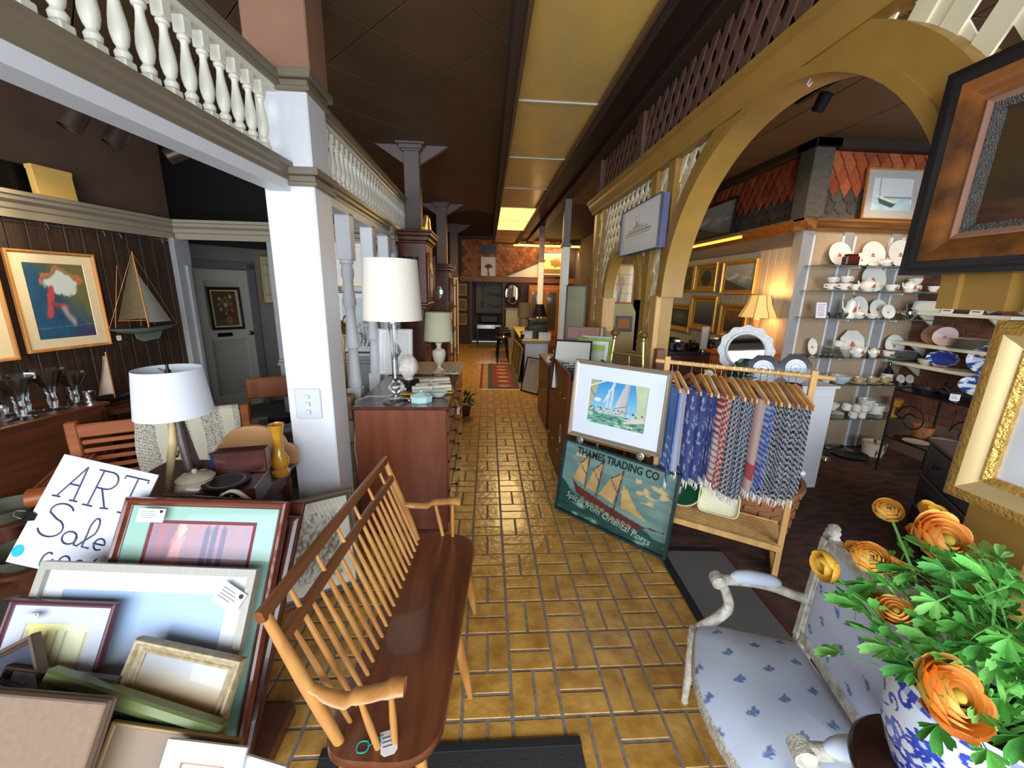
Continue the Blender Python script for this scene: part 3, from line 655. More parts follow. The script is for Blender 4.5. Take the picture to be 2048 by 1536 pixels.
def arm(sgn, s, fx, fy, z):
    p0 = bpt(s, .46); p3 = Vector((fx, fy, z)); mb = MB(); vs = []; N = 14
    for k in range(N+1):
        t = k/N; p = p0.lerp(p3, t); zz = p.z+.028*math.sin(t*PI*1.0)*(-1 if t < .5 else -.4)+(.0 if t < .9 else -.010*(t-.9)*10)
        w = .016+.010*math.sin(t*PI*.8)+(.006 if t > .8 else 0); h = .014+(.005 if t > .85 else 0); yo = .02*math.sin(t*PI)*sgn
        for a in range(8): vs.append((p.x+math.sin(a*PI/4)*0, p.y+yo+math.cos(a*PI/4)*w, zz+math.sin(a*PI/4)*h))
    fs = [(k*8+i, k*8+(i+1) % 8, (k+1)*8+(i+1) % 8, (k+1)*8+i) for k in range(N) for i in range(8)]+[tuple(range(8))[::-1], tuple(range(N*8, N*8+8))]
    mb.add(vs, fs, BI).build('armrest', maple, bench, ang=60)
    for f_, bx in ((.55, .5), (.86, .78)):
        t = p0.lerp(p3, f_)+Vector((0, .02*math.sin(f_*PI)*sgn, -.02)); b = Vector((lerp(p0.x+.1, fx, bx), t.y-.004*sgn, .435))
        MB().tube([t, t.lerp(b, .5), b], [.007, .0105, .009], 10, M=BI).build('arm_spindle', maple, bench)
arm(-1, 0, -.215, .868, .64); arm(1, 1, -.13, 1.815, .645)
for (x, y, dx, dy) in ((-.40, .93, -.05, -.03), (-.19, .90, .02, -.04), (-.36, 1.35, -.05, 0), (-.13, 1.33, .07, 0.0), (-.34, 1.72, -.05, .05), (-.11, 1.70, .055, .08)):
    a, b = Vector((x, y, .41)), Vector((x+dx, y+dy, .0)); MB().tube([a, a.lerp(b, .3), a.lerp(b, .6), b], [.014, .019, .021, .012], 12, M=BI).build('leg', maple, bench)
tagw = mat('white_tag', RGB(224, 224, 224), .7)
def price_tag(label, p, rz, w=.03, h=.05, flat=False, tilt=0., dot=None, cat='price tag', string=None):
    r = thing('price_tag', label, cat, M=T(p, rz, rad(-90) if flat else tilt))
    poly = [(-w/2, 0), (w/2, 0), (w/2, -h*.85), (w*.3, -h), (-w*.3, -h), (-w/2, -h*.85)]
    MB().prism(poly, -.0006, .0006, axis='y').build('card', tagw, r)
    mb = MB()
    for k in range(3): mb.box(-w*.36, w*(.1+.1*k), -.0012, -.0007, -h*.3-k*h*.18, -h*.26-k*h*.18)
    mb.build('writing', mat('ink', RGB(70, 70, 90), .7), r)
    if string: MB().tube([(0, 0, -.005), tuple(Vector(string)*.5+Vector((0, 0, .0))), string], .0012, 4).build('string', tagw, r)
    if dot: MB().lathe([(0, 0), (w*.18, 0), (w*.18, .0006), (0, .0006)], 12, T((w*.25, -.0014, -h*.2), rx=rad(90))).build('dot_sticker', mat('green_dot', RGB(30, 140, 90), .6), r)
    return r
price_tag('small white price tag lying on the bench seat under the near arm', (-.275, .895, .4415), rad(15), .045, .065, True)
tg = thing('teal_ribbon', 'teal thread looped round a spindle on the bench seat', 'thread', (-.335, .853, .441))
MB().tube([(.016*math.cos(a), .016*math.sin(a), .004+.002*math.sin(3*a)) for a in np.arange(0, 2*PI, .5)], .002, 5, closed=True).tube([(.016, 0, .004), (.035, .018, .006), (.05, .028, .003)], .0015, 5).build('loop', mat('teal_thread', RGB(30, 150, 140), .8), tg)
# ---- chest of drawers
cherry = wood('cherry_wood', RGB(122, 66, 42), RGB(96, 48, 30), .3, 'z', 3, coat=.25)
cherry_d = wood('cherry_dark', RGB(92, 44, 32), RGB(70, 32, 24), .25, 'y', 3, coat=.4)
drk = mat('dark_metal', RGB(44, 38, 34), .35, metal=.8)
CHX0, CHX1, CHY0, CHY1, CHZ = -.855, -.262, 2.485, 3.50, .915
chest = thing('chest_of_drawers', 'tall reddish cherry chest of drawers with dark top behind the bench', 'chest', (-.55, 3.0, 0)); CI = Matrix.Translation((.55, -3.0, 0))
MB().cbox(CHX0, CHX1, CHY0, CHY1, .04, CHZ, .005, CI).build('body', cherry, chest)
MB().cbox(CHX0-.012, CHX1+.018, CHY0-.015, CHY1+.012, CHZ, CHZ+.02, .007, CI).build('top', cherry_d, chest)
MB().cbox(CHX0+.02, CHX1-.02, CHY0+.02, CHY1-.02, 0, .045, .003, CI).build('plinth', cherry_d, chest)
for k in range(2):
    for j, (z0, z1) in enumerate(((.07, .31), (.325, .53), (.545, .73), (.745, .895))):
        y0 = CHY0+.03+k*.485; d = MB().cbox(CHX1-.005, CHX1+.012, y0, y0+.47, z0, z1, .005, CI).build('drawer', cherry, chest)
        for yy in (.12, .35): MB().lathe([(0, 0), (.006, 0), (.006, .012), (.014, .018), (.013, .026), (0, .028)], 10, CI @ T((CHX1+.012, y0+yy, (z0+z1)/2), ry=rad(90))).build('knob', drk, d)
price_tag('white price tag hanging on the chest front in the aisle', (CHX1+.035, 3.05, .76), rad(70), .05, .055, string=(.0, .02, .06))
ZT = CHZ+.02
# glass column lamp with linen drum shade
shade_l = mat('linen_shade', RGB(226, 218, 204), .9, noise_amt=.04, nscale=120, bump=.05)
shade_w = mat('white_shade', RGB(208, 210, 217), .9, noise_amt=.02, nscale=120)
def drum(r, rb, rt, h, z, m, name='shade', t=.003):
    MB().lathe([(rb, z), (rt, z+h), (rt-t, z+h), (rb-t, z), (rb, z)], 48, cap=False).build(name, m, r)
    mb = MB().lathe([(.008, z+h*.9-.006), (.008, z+h*.9), (.001, z+h*.9)], 8, cap=False)
    for k in range(3): a = k*2*PI/3+.4; mb.tube([(0, 0, z+h*.9), (rt*math.cos(a)*.98, rt*math.sin(a)*.98, z+h*.93)], .002, 5)
    mb.build('spider', drk, r)
glass = glassmat('clear_glass', (.93, .95, .95))
gl = thing('table_lamp', 'tall clear glass column lamp with linen drum shade on the chest', 'lamp', (-.605, 2.60, ZT+.002))
MB().lathe([(0, 0), (.088, 0), (.09, .008), (.07, .02), (.03, .028), (.022, .04), (.022, .055), (.045, .07), (.056, .095), (.05, .125), (.026, .15), (.02, .17), (.02, .34), (.026, .46), (.034, .50), (.036, .52), (.02, .525), (0, .525)], 24).build('stem', glass, gl)
MB().lathe([(.006, .03), (.006, .54), (0, .54)], 8).build('rod', mat('chrome', RGB(210, 210, 215), .12, metal=1), gl)
MB().lathe([(.02, .52), (.034, .525), (.034, .535), (.016, .545), (.016, .58), (0, .58)], 16).build('socket', mat('chrome', (0, 0, 0)), gl)
drum(gl, .185, .165, .37, .545, shade_l)
MB().tube([(-.02, .05, .04), (-.1, .12, .003), (-.2, .06, .02), (-.262, -.02, .01), (-.275, -.06, -.3), (-.25, -.10, -.5), (-.2, -.1, -.75)], .0035, 6).build('cord', mat('clear_cord', RGB(190, 180, 160), .4), gl)
# marble head on black block
mar = mat('plaster_marble', RGB(222, 212, 202), .6, noise_amt=.12, nscale=40, bump=.2)
hd = thing('sculpted_head', 'small pale stone classical head with curly hair on a black block', 'sculpture', (-.585, 2.93, ZT), rad(-38))
MB().cbox(-.06, .06, -.05, .05, 0, .085, .003).build('block', mat('black_marble', RGB(20, 20, 24), .2), hd)
def headf(u, v):
    a = u*2*PI; p = v*PI; r = math.sin(p); x, y, z = r*math.cos(a)*.062, r*math.sin(a)*.07, -math.cos(p)*.092
    if z < -.02: x *= 1+(z+.02)*3.2; y *= 1+(z+.02)*2.2
    f = max(0, -math.sin(a))*r
    if f > .3:
        n_ = math.exp(-((x/.010)**2))*math.exp(-(((z+.012)/.022)**2)); y -= .020*n_
        br = math.exp(-(((z-.018)/.008)**2))*.006; y -= br
        ey = math.exp(-((abs(x)-.022)/.012)**2)*math.exp(-(((z-.004)/.009)**2)); y += .008*ey
        mo = math.exp(-((x/.018)**2))*(math.exp(-(((z+.045)/.005)**2))-.7*math.exp(-(((z+.052)/.004)**2))); y -= .005*mo
        y -= .008*math.exp(-((x/.02)**2))*math.exp(-(((z+.075)/.012)**2))
    hair = 1 if (z > .035 or (f < .25 and z > -.05)) else 0
    if hair: k = 1.09+.05*math.sin(a*13+z*90)*math.sin(z*120+a*7); x *= k; y *= k; z = z*(1.0+.04*math.sin(a*9))
    return (x, y, z+.175)
MB().grid(headf, 60, 44, wrapu=True).build('head', mar, hd, ang=0).data.polygons.foreach_set('use_smooth', [True]*(60*44))
MB().lathe([(.035, .08), (.03, .10), (.034, .125)], 16).build('neck', mar, hd)
# brass tray and bundles of candles
gold_t = mat('gilt_tray', RGB(206, 172, 88), .4, metal=.35, noise_amt=.15, nscale=30)
tr = thing('tray', 'shallow gilt tray under bundles of white candles on the chest', 'tray', (-.44, 2.98, ZT), rad(10))
mb = MB(); rp = rounded([(-.24, -.20), (.16, -.20), (.16, .34), (-.24, .34)], .03, 4)
mb.prism(rp, 0, .004); mb.build('base', gold_t, tr)
mb = MB(); k = len(rp)
for sc, z in ((1, .0), (1.05, .018)): mb.v += [((x+.04)*sc-.04, (y-.07)*sc+.07, z) for x, y in rp]
mb.f += [(i, (i+1) % k, k+(i+1) % k, k+i) for i in range(k)]; mb.build('rim', gold_t, tr, solid=.003)
wax = mat('ivory_wax', RGB(222, 214, 196), .5, noise_amt=.05)
for bi, (x, y, rz, lab) in enumerate(((-.50, 2.93, 12, 'bundle of white taper candles, front left on the gilt tray'), (-.43, 3.10, 20, 'bundle of white taper candles, behind on the gilt tray'), (-.40, 2.87, 16, 'bundle of white taper candles tied with gold, nearest the ceramic box'))):
    b = thing('candle_bundle', lab, 'candles', (x, y, ZT+.006), rad(rz), 'candle bundles on the chest')
    for q, (dy, dz) in enumerate(((-.025, .012), (0, .012), (.025, .012), (-.012, .034), (.013, .034))):
        MB().tube([(-.15, dy, dz), (.10, dy, dz), (.135, dy, dz)], [.0115, .0115, .009], 9).build('candle', wax, b)
    MB().cbox(-.035, -.005, -.041, .041, -.001, .049, .004).build('band', mat('paper_band', RGB(206, 200, 196), .6), b)
# celadon octagonal box
cel = mat('celadon_glaze', RGB(172, 206, 200), .2, coat=.4)
cb = thing('ceramic_box', 'pale celadon eight-sided ceramic box with pointed lid on the chest', 'box', (-.44, 2.605, ZT), rad(12))
def octp(r, z, sx=1.25): return [(r*sx*math.cos(PI/8+k*PI/4), r*math.sin(PI/8+k*PI/4), z) for k in range(8)]
mb = MB(); L_ = [octp(.055, 0), octp(.058, .005), octp(.06, .035)]; mb.v = sum(L_, []); mb.f = [tuple(range(8))[::-1]]+[(k*8+i, k*8+(i+1) % 8, k*8+8+(i+1) % 8, k*8+8+i) for k in range(2) for i in range(8)]+[tuple(range(16, 24))]
mb.build('body', cel, cb, ang=20)
mb = MB(); L_ = [octp(.063, .035), octp(.063, .042), octp(.03, .062), octp(.012, .070)]; mb.v = sum(L_, []); mb.f = [(k*8+i, k*8+(i+1) % 8, k*8+8+(i+1) % 8, k*8+8+i) for k in range(3) for i in range(8)]+[tuple(range(24, 32)), tuple(range(8))[::-1]]
lid = mb.build('lid', cel, cb, ang=20); MB().sphere((0, 0, .076), .009).build('knob', cel, lid)
sd = thing('shell_dish', 'pale glazed shell dish beside the celadon box', 'dish', (-.345, 2.73, ZT))
MB().lathe([(0, .004), (.03, .004), (.052, .03), (.057, .036), (.054, .04), (.028, .012), (0, .01)], 24, sx=1.25).build('bowl', mat('shell_glaze', RGB(200, 204, 198), .25, noise_amt=.1), sd)
# ---- second low chest further along, with ivory urn lamp
cab2 = thing('low_cabinet', 'low dark cabinet carrying the ivory urn lamp', 'cabinet', (-.5, 4.02, 0))
MB().cbox(-.31, .22, -.42, .38, .04, .865, .005).build('body', cherry_d, cab2)
MB().cbox(-.33, .24, -.44, .40, .865, .885, .006).build('top', mat('ivory_top', RGB(214, 206, 184), .4), cab2)
MB().cbox(-.29, .2, -.4, .36, 0, .045, .004).build('plinth', cherry_d, cab2)
ivory = mat('ivory_ceramic', RGB(226, 214, 190), .4, noise_amt=.05, nscale=20)
ul = thing('table_lamp', 'ivory urn table lamp with pale ribbed drum shade before the clock', 'lamp', (-.465, 3.82, .885))
MB().cbox(-.055, .055, -.055, .055, 0, .02, .004).lathe([(.045, .02), (.045, .03), (.02, .045), (.018, .075), (.03, .085), (.05, .12), (.064, .17), (.066, .2), (.058, .22), (.03, .235), (.02, .25), (.024, .27), (.034, .285), (.034, .292), (.012, .30), (.012, .34)], 24).build('urn', ivory, ul)
drum(ul, .14, .118, .265, .315, mat('pale_green_shade', RGB(206, 204, 170), .9, noise_amt=.1, nscale=40, stretch=(1, 1, 5)))
bx = thing('card_box', 'small white box with grey windows beside the urn lamp', 'box', (-.34, 3.66, .885), rad(8))
MB().cbox(-.07, .07, -.05, .05, 0, .04, .003).build('body', white, bx); 
for x in (-.03, .03): MB().box(x-.018, x+.018, -.03, .03, .0402, .042).build('window', grey_p, bx)
# ---- tall case clocks (fronts face the aisle)
mahog = wood('mahogany', RGB(104, 52, 34), RGB(70, 32, 22), .3, 'z', 3, coat=.35)
def tall_clock(label, x, y, sc, oval=False):
    r = thing('tall_clock', label, 'clock', M=T((x, y, 0), s=sc))
    # local: front +x, side toward the viewer is -y
    MB().cbox(-.15, .13, -.24, .24, .0, .10, .006).cbox(-.14, .12, -.22, .22, .1, .52, .005).cbox(-.15, .13, -.235, .235, .52, .56, .006).build('base', mahog, r)
    MB().cbox(-.12, .09, -.165, .165, .56, 1.28, .004).build('trunk', mahog, r)
    d = MB().cbox(.085, .10, -.12, .12, .64, 1.2, .005).build('trunk_door', cherry, r); MB().sphere((.108, -.1, .92), .008).build('knob', brass, d)
    for sy in (-1, 1): MB().lathe([(.018, .60), (.012, .62), (.012, 1.20), (.018, 1.22)], 10, T((.095, sy*.155, 0))).build('quarter_column', cherry, r)
    MB().cbox(-.14, .12, -.2, .2, 1.28, 1.31, .006).cbox(-.15, .14, -.22, .22, 1.31, 1.34, .006).build('moulding', mahog, r)
    MB().cbox(-.15, .13, -.225, .225, 1.34, 1.88, .004).build('hood', mahog, r)
    for sy in (-1, 1): MB().lathe([(.022, 1.36), (.016, 1.38), (.015, 1.78), (.022, 1.80)], 10, T((.145, sy*.205, 0))).build('hood_column', cherry, r)
    hdoor = MB().cbox(.125, .14, -.18, .18, 1.38, 1.80, .005).build('hood_door', mahog, r)
    MB().lathe([(0, 0), (.145, 0), (.145, .003), (0, .003)], 32, T((.141, 0, 1.58), ry=rad(90))).build('dial', mat('brass_dial', RGB(206, 184, 128), .35, metal=.5), hdoor)
    MB().box(0, .003, -.005, .005, 0, .11, T((.146, 0, 1.58), rx=rad(40))).box(0, .003, -.006, .006, 0, .08, T((.146, 0, 1.58), rx=rad(-75))).build('hands', drk, hdoor)
    # side window of the hood
    wgl = mat('dark_window', RGB(30, 34, 44), .05, coat=1)
    if not oval: MB().cbox(-.085, .06, -.229, -.224, 1.43, 1.76, .002).build('side_window', wgl, r)
    else: MB().lathe([(0, 0), (.055, 0), (.05, .004), (0, .004)], 28, T((-.01, -.224, 1.60), rx=rad(90)) @ Matrix.Diagonal((1, 1.75, 1, 1))).build('oval_window', mat('bright_oval', RGB(216, 220, 226), .08, metal=.8), r)
    mb = MB()
    for za, zb, e in ((1.88, 1.90, .01), (1.90, 1.94, .03), (1.94, 1.97, .055), (1.97, 1.99, .065)): mb.cbox(-.15-e*.6, .13+e, -.225-e, .225+e, za, zb, .006)
    mb.build('cornice', mahog, r)
    if not oval:
        mb = MB()
        for sy in (-1, 1):
            poly = [(sy*.24, 1.99), (sy*.24, 2.02), (sy*.17, 2.06), (sy*.10, 2.14), (sy*.05, 2.15), (sy*.04, 2.11), (sy*.08, 2.08), (sy*.04, 1.99)]
            mb.prism(poly if sy < 0 else poly[::-1], .10, .13, axis='x')
        mb.build('swan_neck', mat('gilt_yellow', RGB(190, 150, 60), .4, metal=.3), r)
        MB().lathe([(.02, 1.99), (.02, 2.03), (.01, 2.05), (.022, 2.08), (.012, 2.11), (.004, 2.16), (0, 2.17)], 12, T((.1, 0, 0))).build('finial', mahog, r)
    return r
tall_clock('tall carved mahogany case clock with swan-neck crest by the long balustrade', -.80, 4.68, 1.14)
tall_clock('plain dark case clock with a bright oval in its hood side', -.69, 6.15, 1.02, True)
# ================================================================ picture room on the left
def on_left(u, v, out=0.):
    d = ray(u, v); o = LP(0, out, 0); t = (o-CAMP).dot(lnrm)/d.dot(lnrm); p = CAMP+d*t; q = LW.inverted() @ p; return q.y, q.z, p
def pale(c, n=.1): return lambda u, v: c
def wall_pic_left(name, label, TL, TR, BR, BL, out=.03, **k):
    s0, z0, _ = on_left(*TL); s1, z1, _ = on_left(*TR); s2, z2, _ = on_left(*BR); s3, z3, _ = on_left(*BL)
    sa, sb = (s0+s3)/2, (s1+s2)/2; zt, zb = (z0+z1)/2, (z2+z3)/2
    return picture(name, label, abs(sa-sb), zt-zb, M=hang(LP((sa+sb)/2, out, zb), lnrm), **k)
def art_abstract(u, v):
    c = mixc((40, 92, 118), (34, 66, 100), .5+fbm(u*3, v*3, 1)); c = mixc(c, (108, 104, 58), max(0, min(1, (u-.42)*2+(v-.45)*1.6+fbm(u*4, v*4, 3)*.6)))
    c = mixc(c, (60, 56, 92), max(0, min(1, (u-.55)*2-(v-.15)*4+fbm(u*5, v*5, 9))))
    w = math.hypot((u-.57)/.26, (v-.73)/.17)+fbm(u*6, v*6, 5)*.7
    c = mixc(c, (196, 112, 66), 1.3-abs(w-1.12)*7) if v > .72 else c
    c = mixc(c, (206, 212, 204), (1-w)*5)
    d = seg_d(u, v, .37, .66, .27, .33)+fbm(u*8, v*8, 2)*.03; c = mixc(c, (196, 74, 76), (.06-d)*40)
    d = seg_d(u, v, .36, .47, .56, .42)+fbm(u*8, v*8, 7)*.04; c = mixc(c, (150, 70, 66), (.05-d)*30)
    d = seg_d(u, v, .52, .40, .64, .20)+fbm(u*9, v*9, 4)*.04; c = mixc(c, (176, 150, 150), (.07-d)*18)
    d = abs(v-.15-.03*u); c = mixc(c, (96, 160, 176), (.008-d)*80)
    if seg_d(u, v, .35, .45, .46, .12) < .006: c = (30, 60, 80)
    return c
oak_f = wood('pale_oak_frame', RGB(196, 140, 78), RGB(168, 112, 58), .4, 'z', 5)
wall_pic_left('framed_painting', 'abstract white and red figure on blue in pale oak frame on panelling', (-2, 494), (182, 511), (208, 688), (40, 709), fw=.022, fmat=oak_f, art=art_abstract, matw=.06, matc=(226, 206, 168), res=(70, 84), coat=.3)
wall_pic_left('framed_painting', 'oak framed picture cut off at the edge of view on the panelling', (-170, 470), (-22, 487), (18, 712), (-110, 745), fw=.022, fmat=oak_f, art=lambda u, v: mixc((180, 150, 90), (120, 110, 70), fbm(u*4, v*4)+.5), matw=.06, matc=(224, 204, 160), res=(12, 12), coat=.3)
# hanging rail and hooks along the cornice
hr = thing('picture_rail', 'thin wire rail with hooks under the left cornice', 'rail', LP(2, .02, 2.05))
mb = MB().tube([LP(.05, .02, 2.06)-LP(2, .02, 2.05), LP(4.6, .02, 2.06)-LP(2, .02, 2.05)], .003, 6); mb.build('wire', mat('chrome', (0, 0, 0)), hr)
for s in (.15, .5, .62, .98, 1.3, 1.55, 1.9): MB().tube([LP(s, .022, 2.07)-LP(2, .02, 2.05), LP(s, .03, 2.05)-LP(2, .02, 2.05), LP(s, .035, 2.03)-LP(2, .02, 2.05)], .004, 6).build('hook', mat('chrome', (0, 0, 0)), hr)
# model yacht hung on the panelling
_, _, pm = on_left(291, 655, .14); yz = pm.z
ym = thing('model_yacht', 'model sailing yacht with grey green hull and tan sails against the panelling', 'model boat', M=Matrix.Translation(pm) @ Matrix.Rotation(math.atan2(ldir.y, ldir.x), 4, 'Z'))
Lh = .30
def hullf(u, v):
    s = (u-.5)*2; w = .055*(1-abs(s)**2.2)*(1-.25*(s > 0)*s); a = (v-.5)*PI; d = .05*(1-abs(s)**2.4)
    return (s*Lh+.0, w*math.sin(a), .012*s*s-d*math.cos(a)*1.0)
hull_m = mat('hull_grey', RGB(96, 104, 98), .4)
MB().grid(hullf, 24, 10).build('hull', hull_m, ym)
MB().add([(x*Lh, (.055*(1-abs(x)**2.2)*(1-.25*(x > 0)*x))*sg, .012*x*x+.001) for sg in (-1, 1) for x in np.linspace(-1, 1, 13)], [(i, i+1, 14+i, 13+i) for i in range(12)]).build('deck', mat('deck_brown', RGB(70, 60, 48), .5), ym)
MB().prism([(-.10, -.03), (.14, -.03), (.10, -.10), (-.04, -.115), (-.08, -.09)], -.008, .008, axis='y').build('keel', hull_m, ym)
gold_w = wood('mast_wood', RGB(206, 140, 70), RGB(176, 112, 50), .4, 'z')
MB().tube([(.03, 0, 0), (.005, 0, .62)], [.006, .004], 8).tube([(.03, 0, .06), (-.2, 0, .07)], .004, 6).build('mast', gold_w, ym)
sailm = mat('tan_sail', RGB(120, 106, 78), .8, noise_amt=.1)
MB().grid(lambda u, v: (lerp(-.2+.19*v, .025-.02*v, u), .015*math.sin(u*PI)*(1-v), .075+.50*v), 8, 10).build('main_sail', sailm, ym)
MB().grid(lambda u, v: (lerp(.035-.02*v, .24-.215*v, u), -.012*math.sin(u*PI)*(1-v), .04+.40*v), 8, 10).build('jib_sail', mat('grey_sail', RGB(120, 120, 118), .8), ym)
MB().tube([(-.28, 0, .01), (.004, 0, .61)], .0012, 4).tube([(.29, 0, .01), (.006, 0, .61)], .0012, 4).tube([(.0, .04, .01), (.006, 0, .4)], .001, 4).tube([(-.25, -.02, .02), (-.18, -.06, .5)], .001, 4).tube([(.1, .02, .02), (-.05, -.06, .58)], .001, 4).build('rigging', mat('copper_wire', RGB(190, 130, 90), .4, metal=.6), ym)
MB().cbox(-.12, -.1, .02, .1, -.04, -.02, .003).cbox(.1, .12, .02, .1, -.04, -.02, .003).build('wall_bracket', drk, ym)
_, _, p = on_left(238, 676, .12); price_tag('white price tag dangling below the model yacht stern', p+Vector((0, 0, .02)), math.atan2(lnrm.x, -lnrm.y), .035, .04)
# ventilation grille and cardboard sheet above the cornice
s0, z0, p = on_left(20, 355, -.02)
vg = thing('vent_grille', 'black slatted air grille above the left cornice', 'vent', M=hang(LP(s0+.05, -.028, 2.27), lnrm))
MB().box(-.2, .2, -.01, 0, 0, .17).build('backing', drk, vg)
for k in range(9): MB().box(-.2, .2, -.016, -.008, .012+k*.017, .018+k*.017).build('slat', mat('black_metal', (0, 0, 0)), vg)
s0, z0, p = on_left(104, 372, .05)
cbx = thing('cardboard_sheet', 'buff cardboard box standing on the left cornice', 'box', M=hang(LP(s0, .07, 2.246), lnrm, rad(4)) @ Matrix.Rotation(rad(0), 4, 'Y'))
MB().cbox(-.115, .115, -.02, .03, 0, .19, .003).build('carton', mat('buff_card', RGB(226, 180, 96), .7), cbx)
MB().cbox(-.118, .118, -.024, .034, .165, .194, .003).build('lid', mat('buff_card', (0, 0, 0)), cbx)
# track spots
trk = thing('light_track', 'black ceiling track over the picture room', 'light track', (-2.2, 2.9, 2.62))
MB().cbox(-.02, .02, -1.6, 1.2, -.02, .02, .004).build('rail', mat('black_metal', (0, 0, 0)), trk)
for yy in (-1.2, .8): MB().tube([(0, yy, .02), (0, yy, .63)], .008, 6).build('drop_rod', mat('black_metal', (0, 0, 0)), trk)
bronze = mat('dark_bronze', RGB(84, 70, 62), .35, metal=.6)
for i, (u, v, lit, lab) in enumerate(((147, 238, 0, 'bronze track spotlight nearest the viewer'), (232, 272, 0, 'middle bronze track spotlight'), (352, 308, 1, 'lit bronze track spotlight farthest along the track'))):
    d = ray(u, v); p = CAMP+d*(-2.2/d.x)
    sp = thing('track_spotlight', lab, 'spotlight', M=Matrix.Translation(p) @ Matrix.Rotation(rad(60 if lit else 20), 4, 'Y') @ Matrix.Rotation(rad(-20), 4, 'X'), group='track spotlights')
    MB().lathe([(.045, -.06), (.05, -.055), (.05, .05), (.04, .062), (0, .062)], 24, cap=False).build('can', bronze, sp)
    MB().lathe([(0, -.05), (.042, -.05)], 20, cap=False).build('lens', mat('lit_lens', RGB(255, 236, 200), .3, emit=12) if lit else mat('dull_lens', RGB(60, 56, 54), .2), sp)
    MB().tube([(0, 0, .06), (-.02, 0, .12)], .010, 8).build('yoke', drk, sp)
_d = ray(352, 308); _p = CAMP+_d*(-2.2/_d.x)
spot_light('track_beam', _p+Vector((-.06, 0, -.06)), LP(2.2, 0, 1.5), 60, RGB(255, 226, 180), 70)
spot_light('track_beam', (-2.2, 2.2, 2.8), LP(1.4, 0, 1.4), 60, RGB(255, 226, 180), 75)
# sideboard and glassware
teak = wood('dark_teak', RGB(96, 52, 32), RGB(64, 34, 22), .35, 'y', 4, coat=.15)
sb = thing('sideboard', 'long dark teak sideboard with sliding doors under the panelling', 'sideboard', M=LW @ T((0, 0, 0)))
MB().cbox(.02, .48, 1.21, 3.9, .10, .83, .004).build('carcase', teak, sb)
MB().cbox(.01, .50, 1.19, 3.92, .83, .85, .004).build('top', teak, sb)
for k in range(4): 
    d = MB().cbox(.478, .492, 1.25+k*.665, 1.25+k*.665+.64, .15, .80, .003).build('door', teak, sb)
    MB().cbox(.490, .497, 1.27+k*.665, 1.285+k*.665, .4, .55, .002).build('pull', cherry_d, d)
MB().cbox(.05, .45, 1.25, 1.29, 0, .1, .003).cbox(.05, .45, 3.8, 3.84, 0, .1, .003).build('feet', teak, sb)
def goblet(label, u, v, h, r, z=.85, grp='glass vases on the sideboard', tagc=False):
    p = PZ(u, v, z)+Vector((0, 0, .002)); g = thing('glass_vase', label, 'vase', p, group=grp)
    MB().lathe([(0, 0), (r*.75, 0), (r*.75, .005), (r*.2, .012), (r*.22, h*.1), (r*.3, h*.22), (r*.22, h*.38), (r*.5, h*.62), (r, h), (r*.96, h), (r*.44, h*.62), (r*.1, h*.42), (0, h*.42)], 20).build('bowl', glass, g)
    if tagc: MB().box(-.03, .03, -.003, .003, h*.86, h*.99, T((0, -r, 0))).build('label_card', tagw, g)
goblet('flared glass vase with cream label at the sideboard edge of view', 10, 832, .19, .085, tagc=True)
goblet('flared glass vase second along the sideboard', 46, 838, .26, .09)
goblet('slim flared glass vase behind the second one', 58, 826, .25, .07)
goblet('tall flared glass vase with small white label on its rim', 110, 820, .27, .09, tagc=True)
goblet('flared glass vase nearest the silver cup', 153, 808, .22, .085)
sc_ = thing('silver_cup', 'small silver cup on the sideboard end', 'cup', PZ(181, 802, .85)); MB().lathe([(0, 0), (.03, 0), (.032, .03), (.036, .07), (.034, .07), (.03, .01), (0, .01)], 18).build('cup', mat('silver', RGB(210, 210, 212), .15, metal=1), sc_)
ms = thing('model_ship', 'small dark model ship with cream sail beside the sideboard', 'model boat', M=T(LP(1.0, .3, .80), rz=rad(70), s=.8))
MB().grid(lambda u, v: ((u-.5)*.4, .05*(1-abs(2*u-1)**2)*math.sin((v-.5)*PI), .03-.05*(1-abs(2*u-1)**2.5)*math.cos((v-.5)*PI)+.03*abs(2*u-1)**2), 18, 8).build('hull', mat('black_hull', RGB(24, 24, 28), .4), ms)
MB().tube([(0, 0, 0), (0, 0, .46)], .005, 6).build('mast', gold_w, ms)
MB().grid(lambda u, v: (lerp(-.12+.1*v, 0, u), .03*math.sin(u*PI), .06+.36*v), 6, 8).build('sail', mat('cream_sail', RGB(190, 176, 158), .8), ms)
st = thing('stand', 'low dark plant stand by the sideboard end', 'stand', LP(1.0, .3, 0)); MB().lathe([(.16, 0), (.16, .03), (.03, .06), (.03, .70), (.15, .72), (.15, .757), (0, .757)], 24).build('pedestal', teak, st)
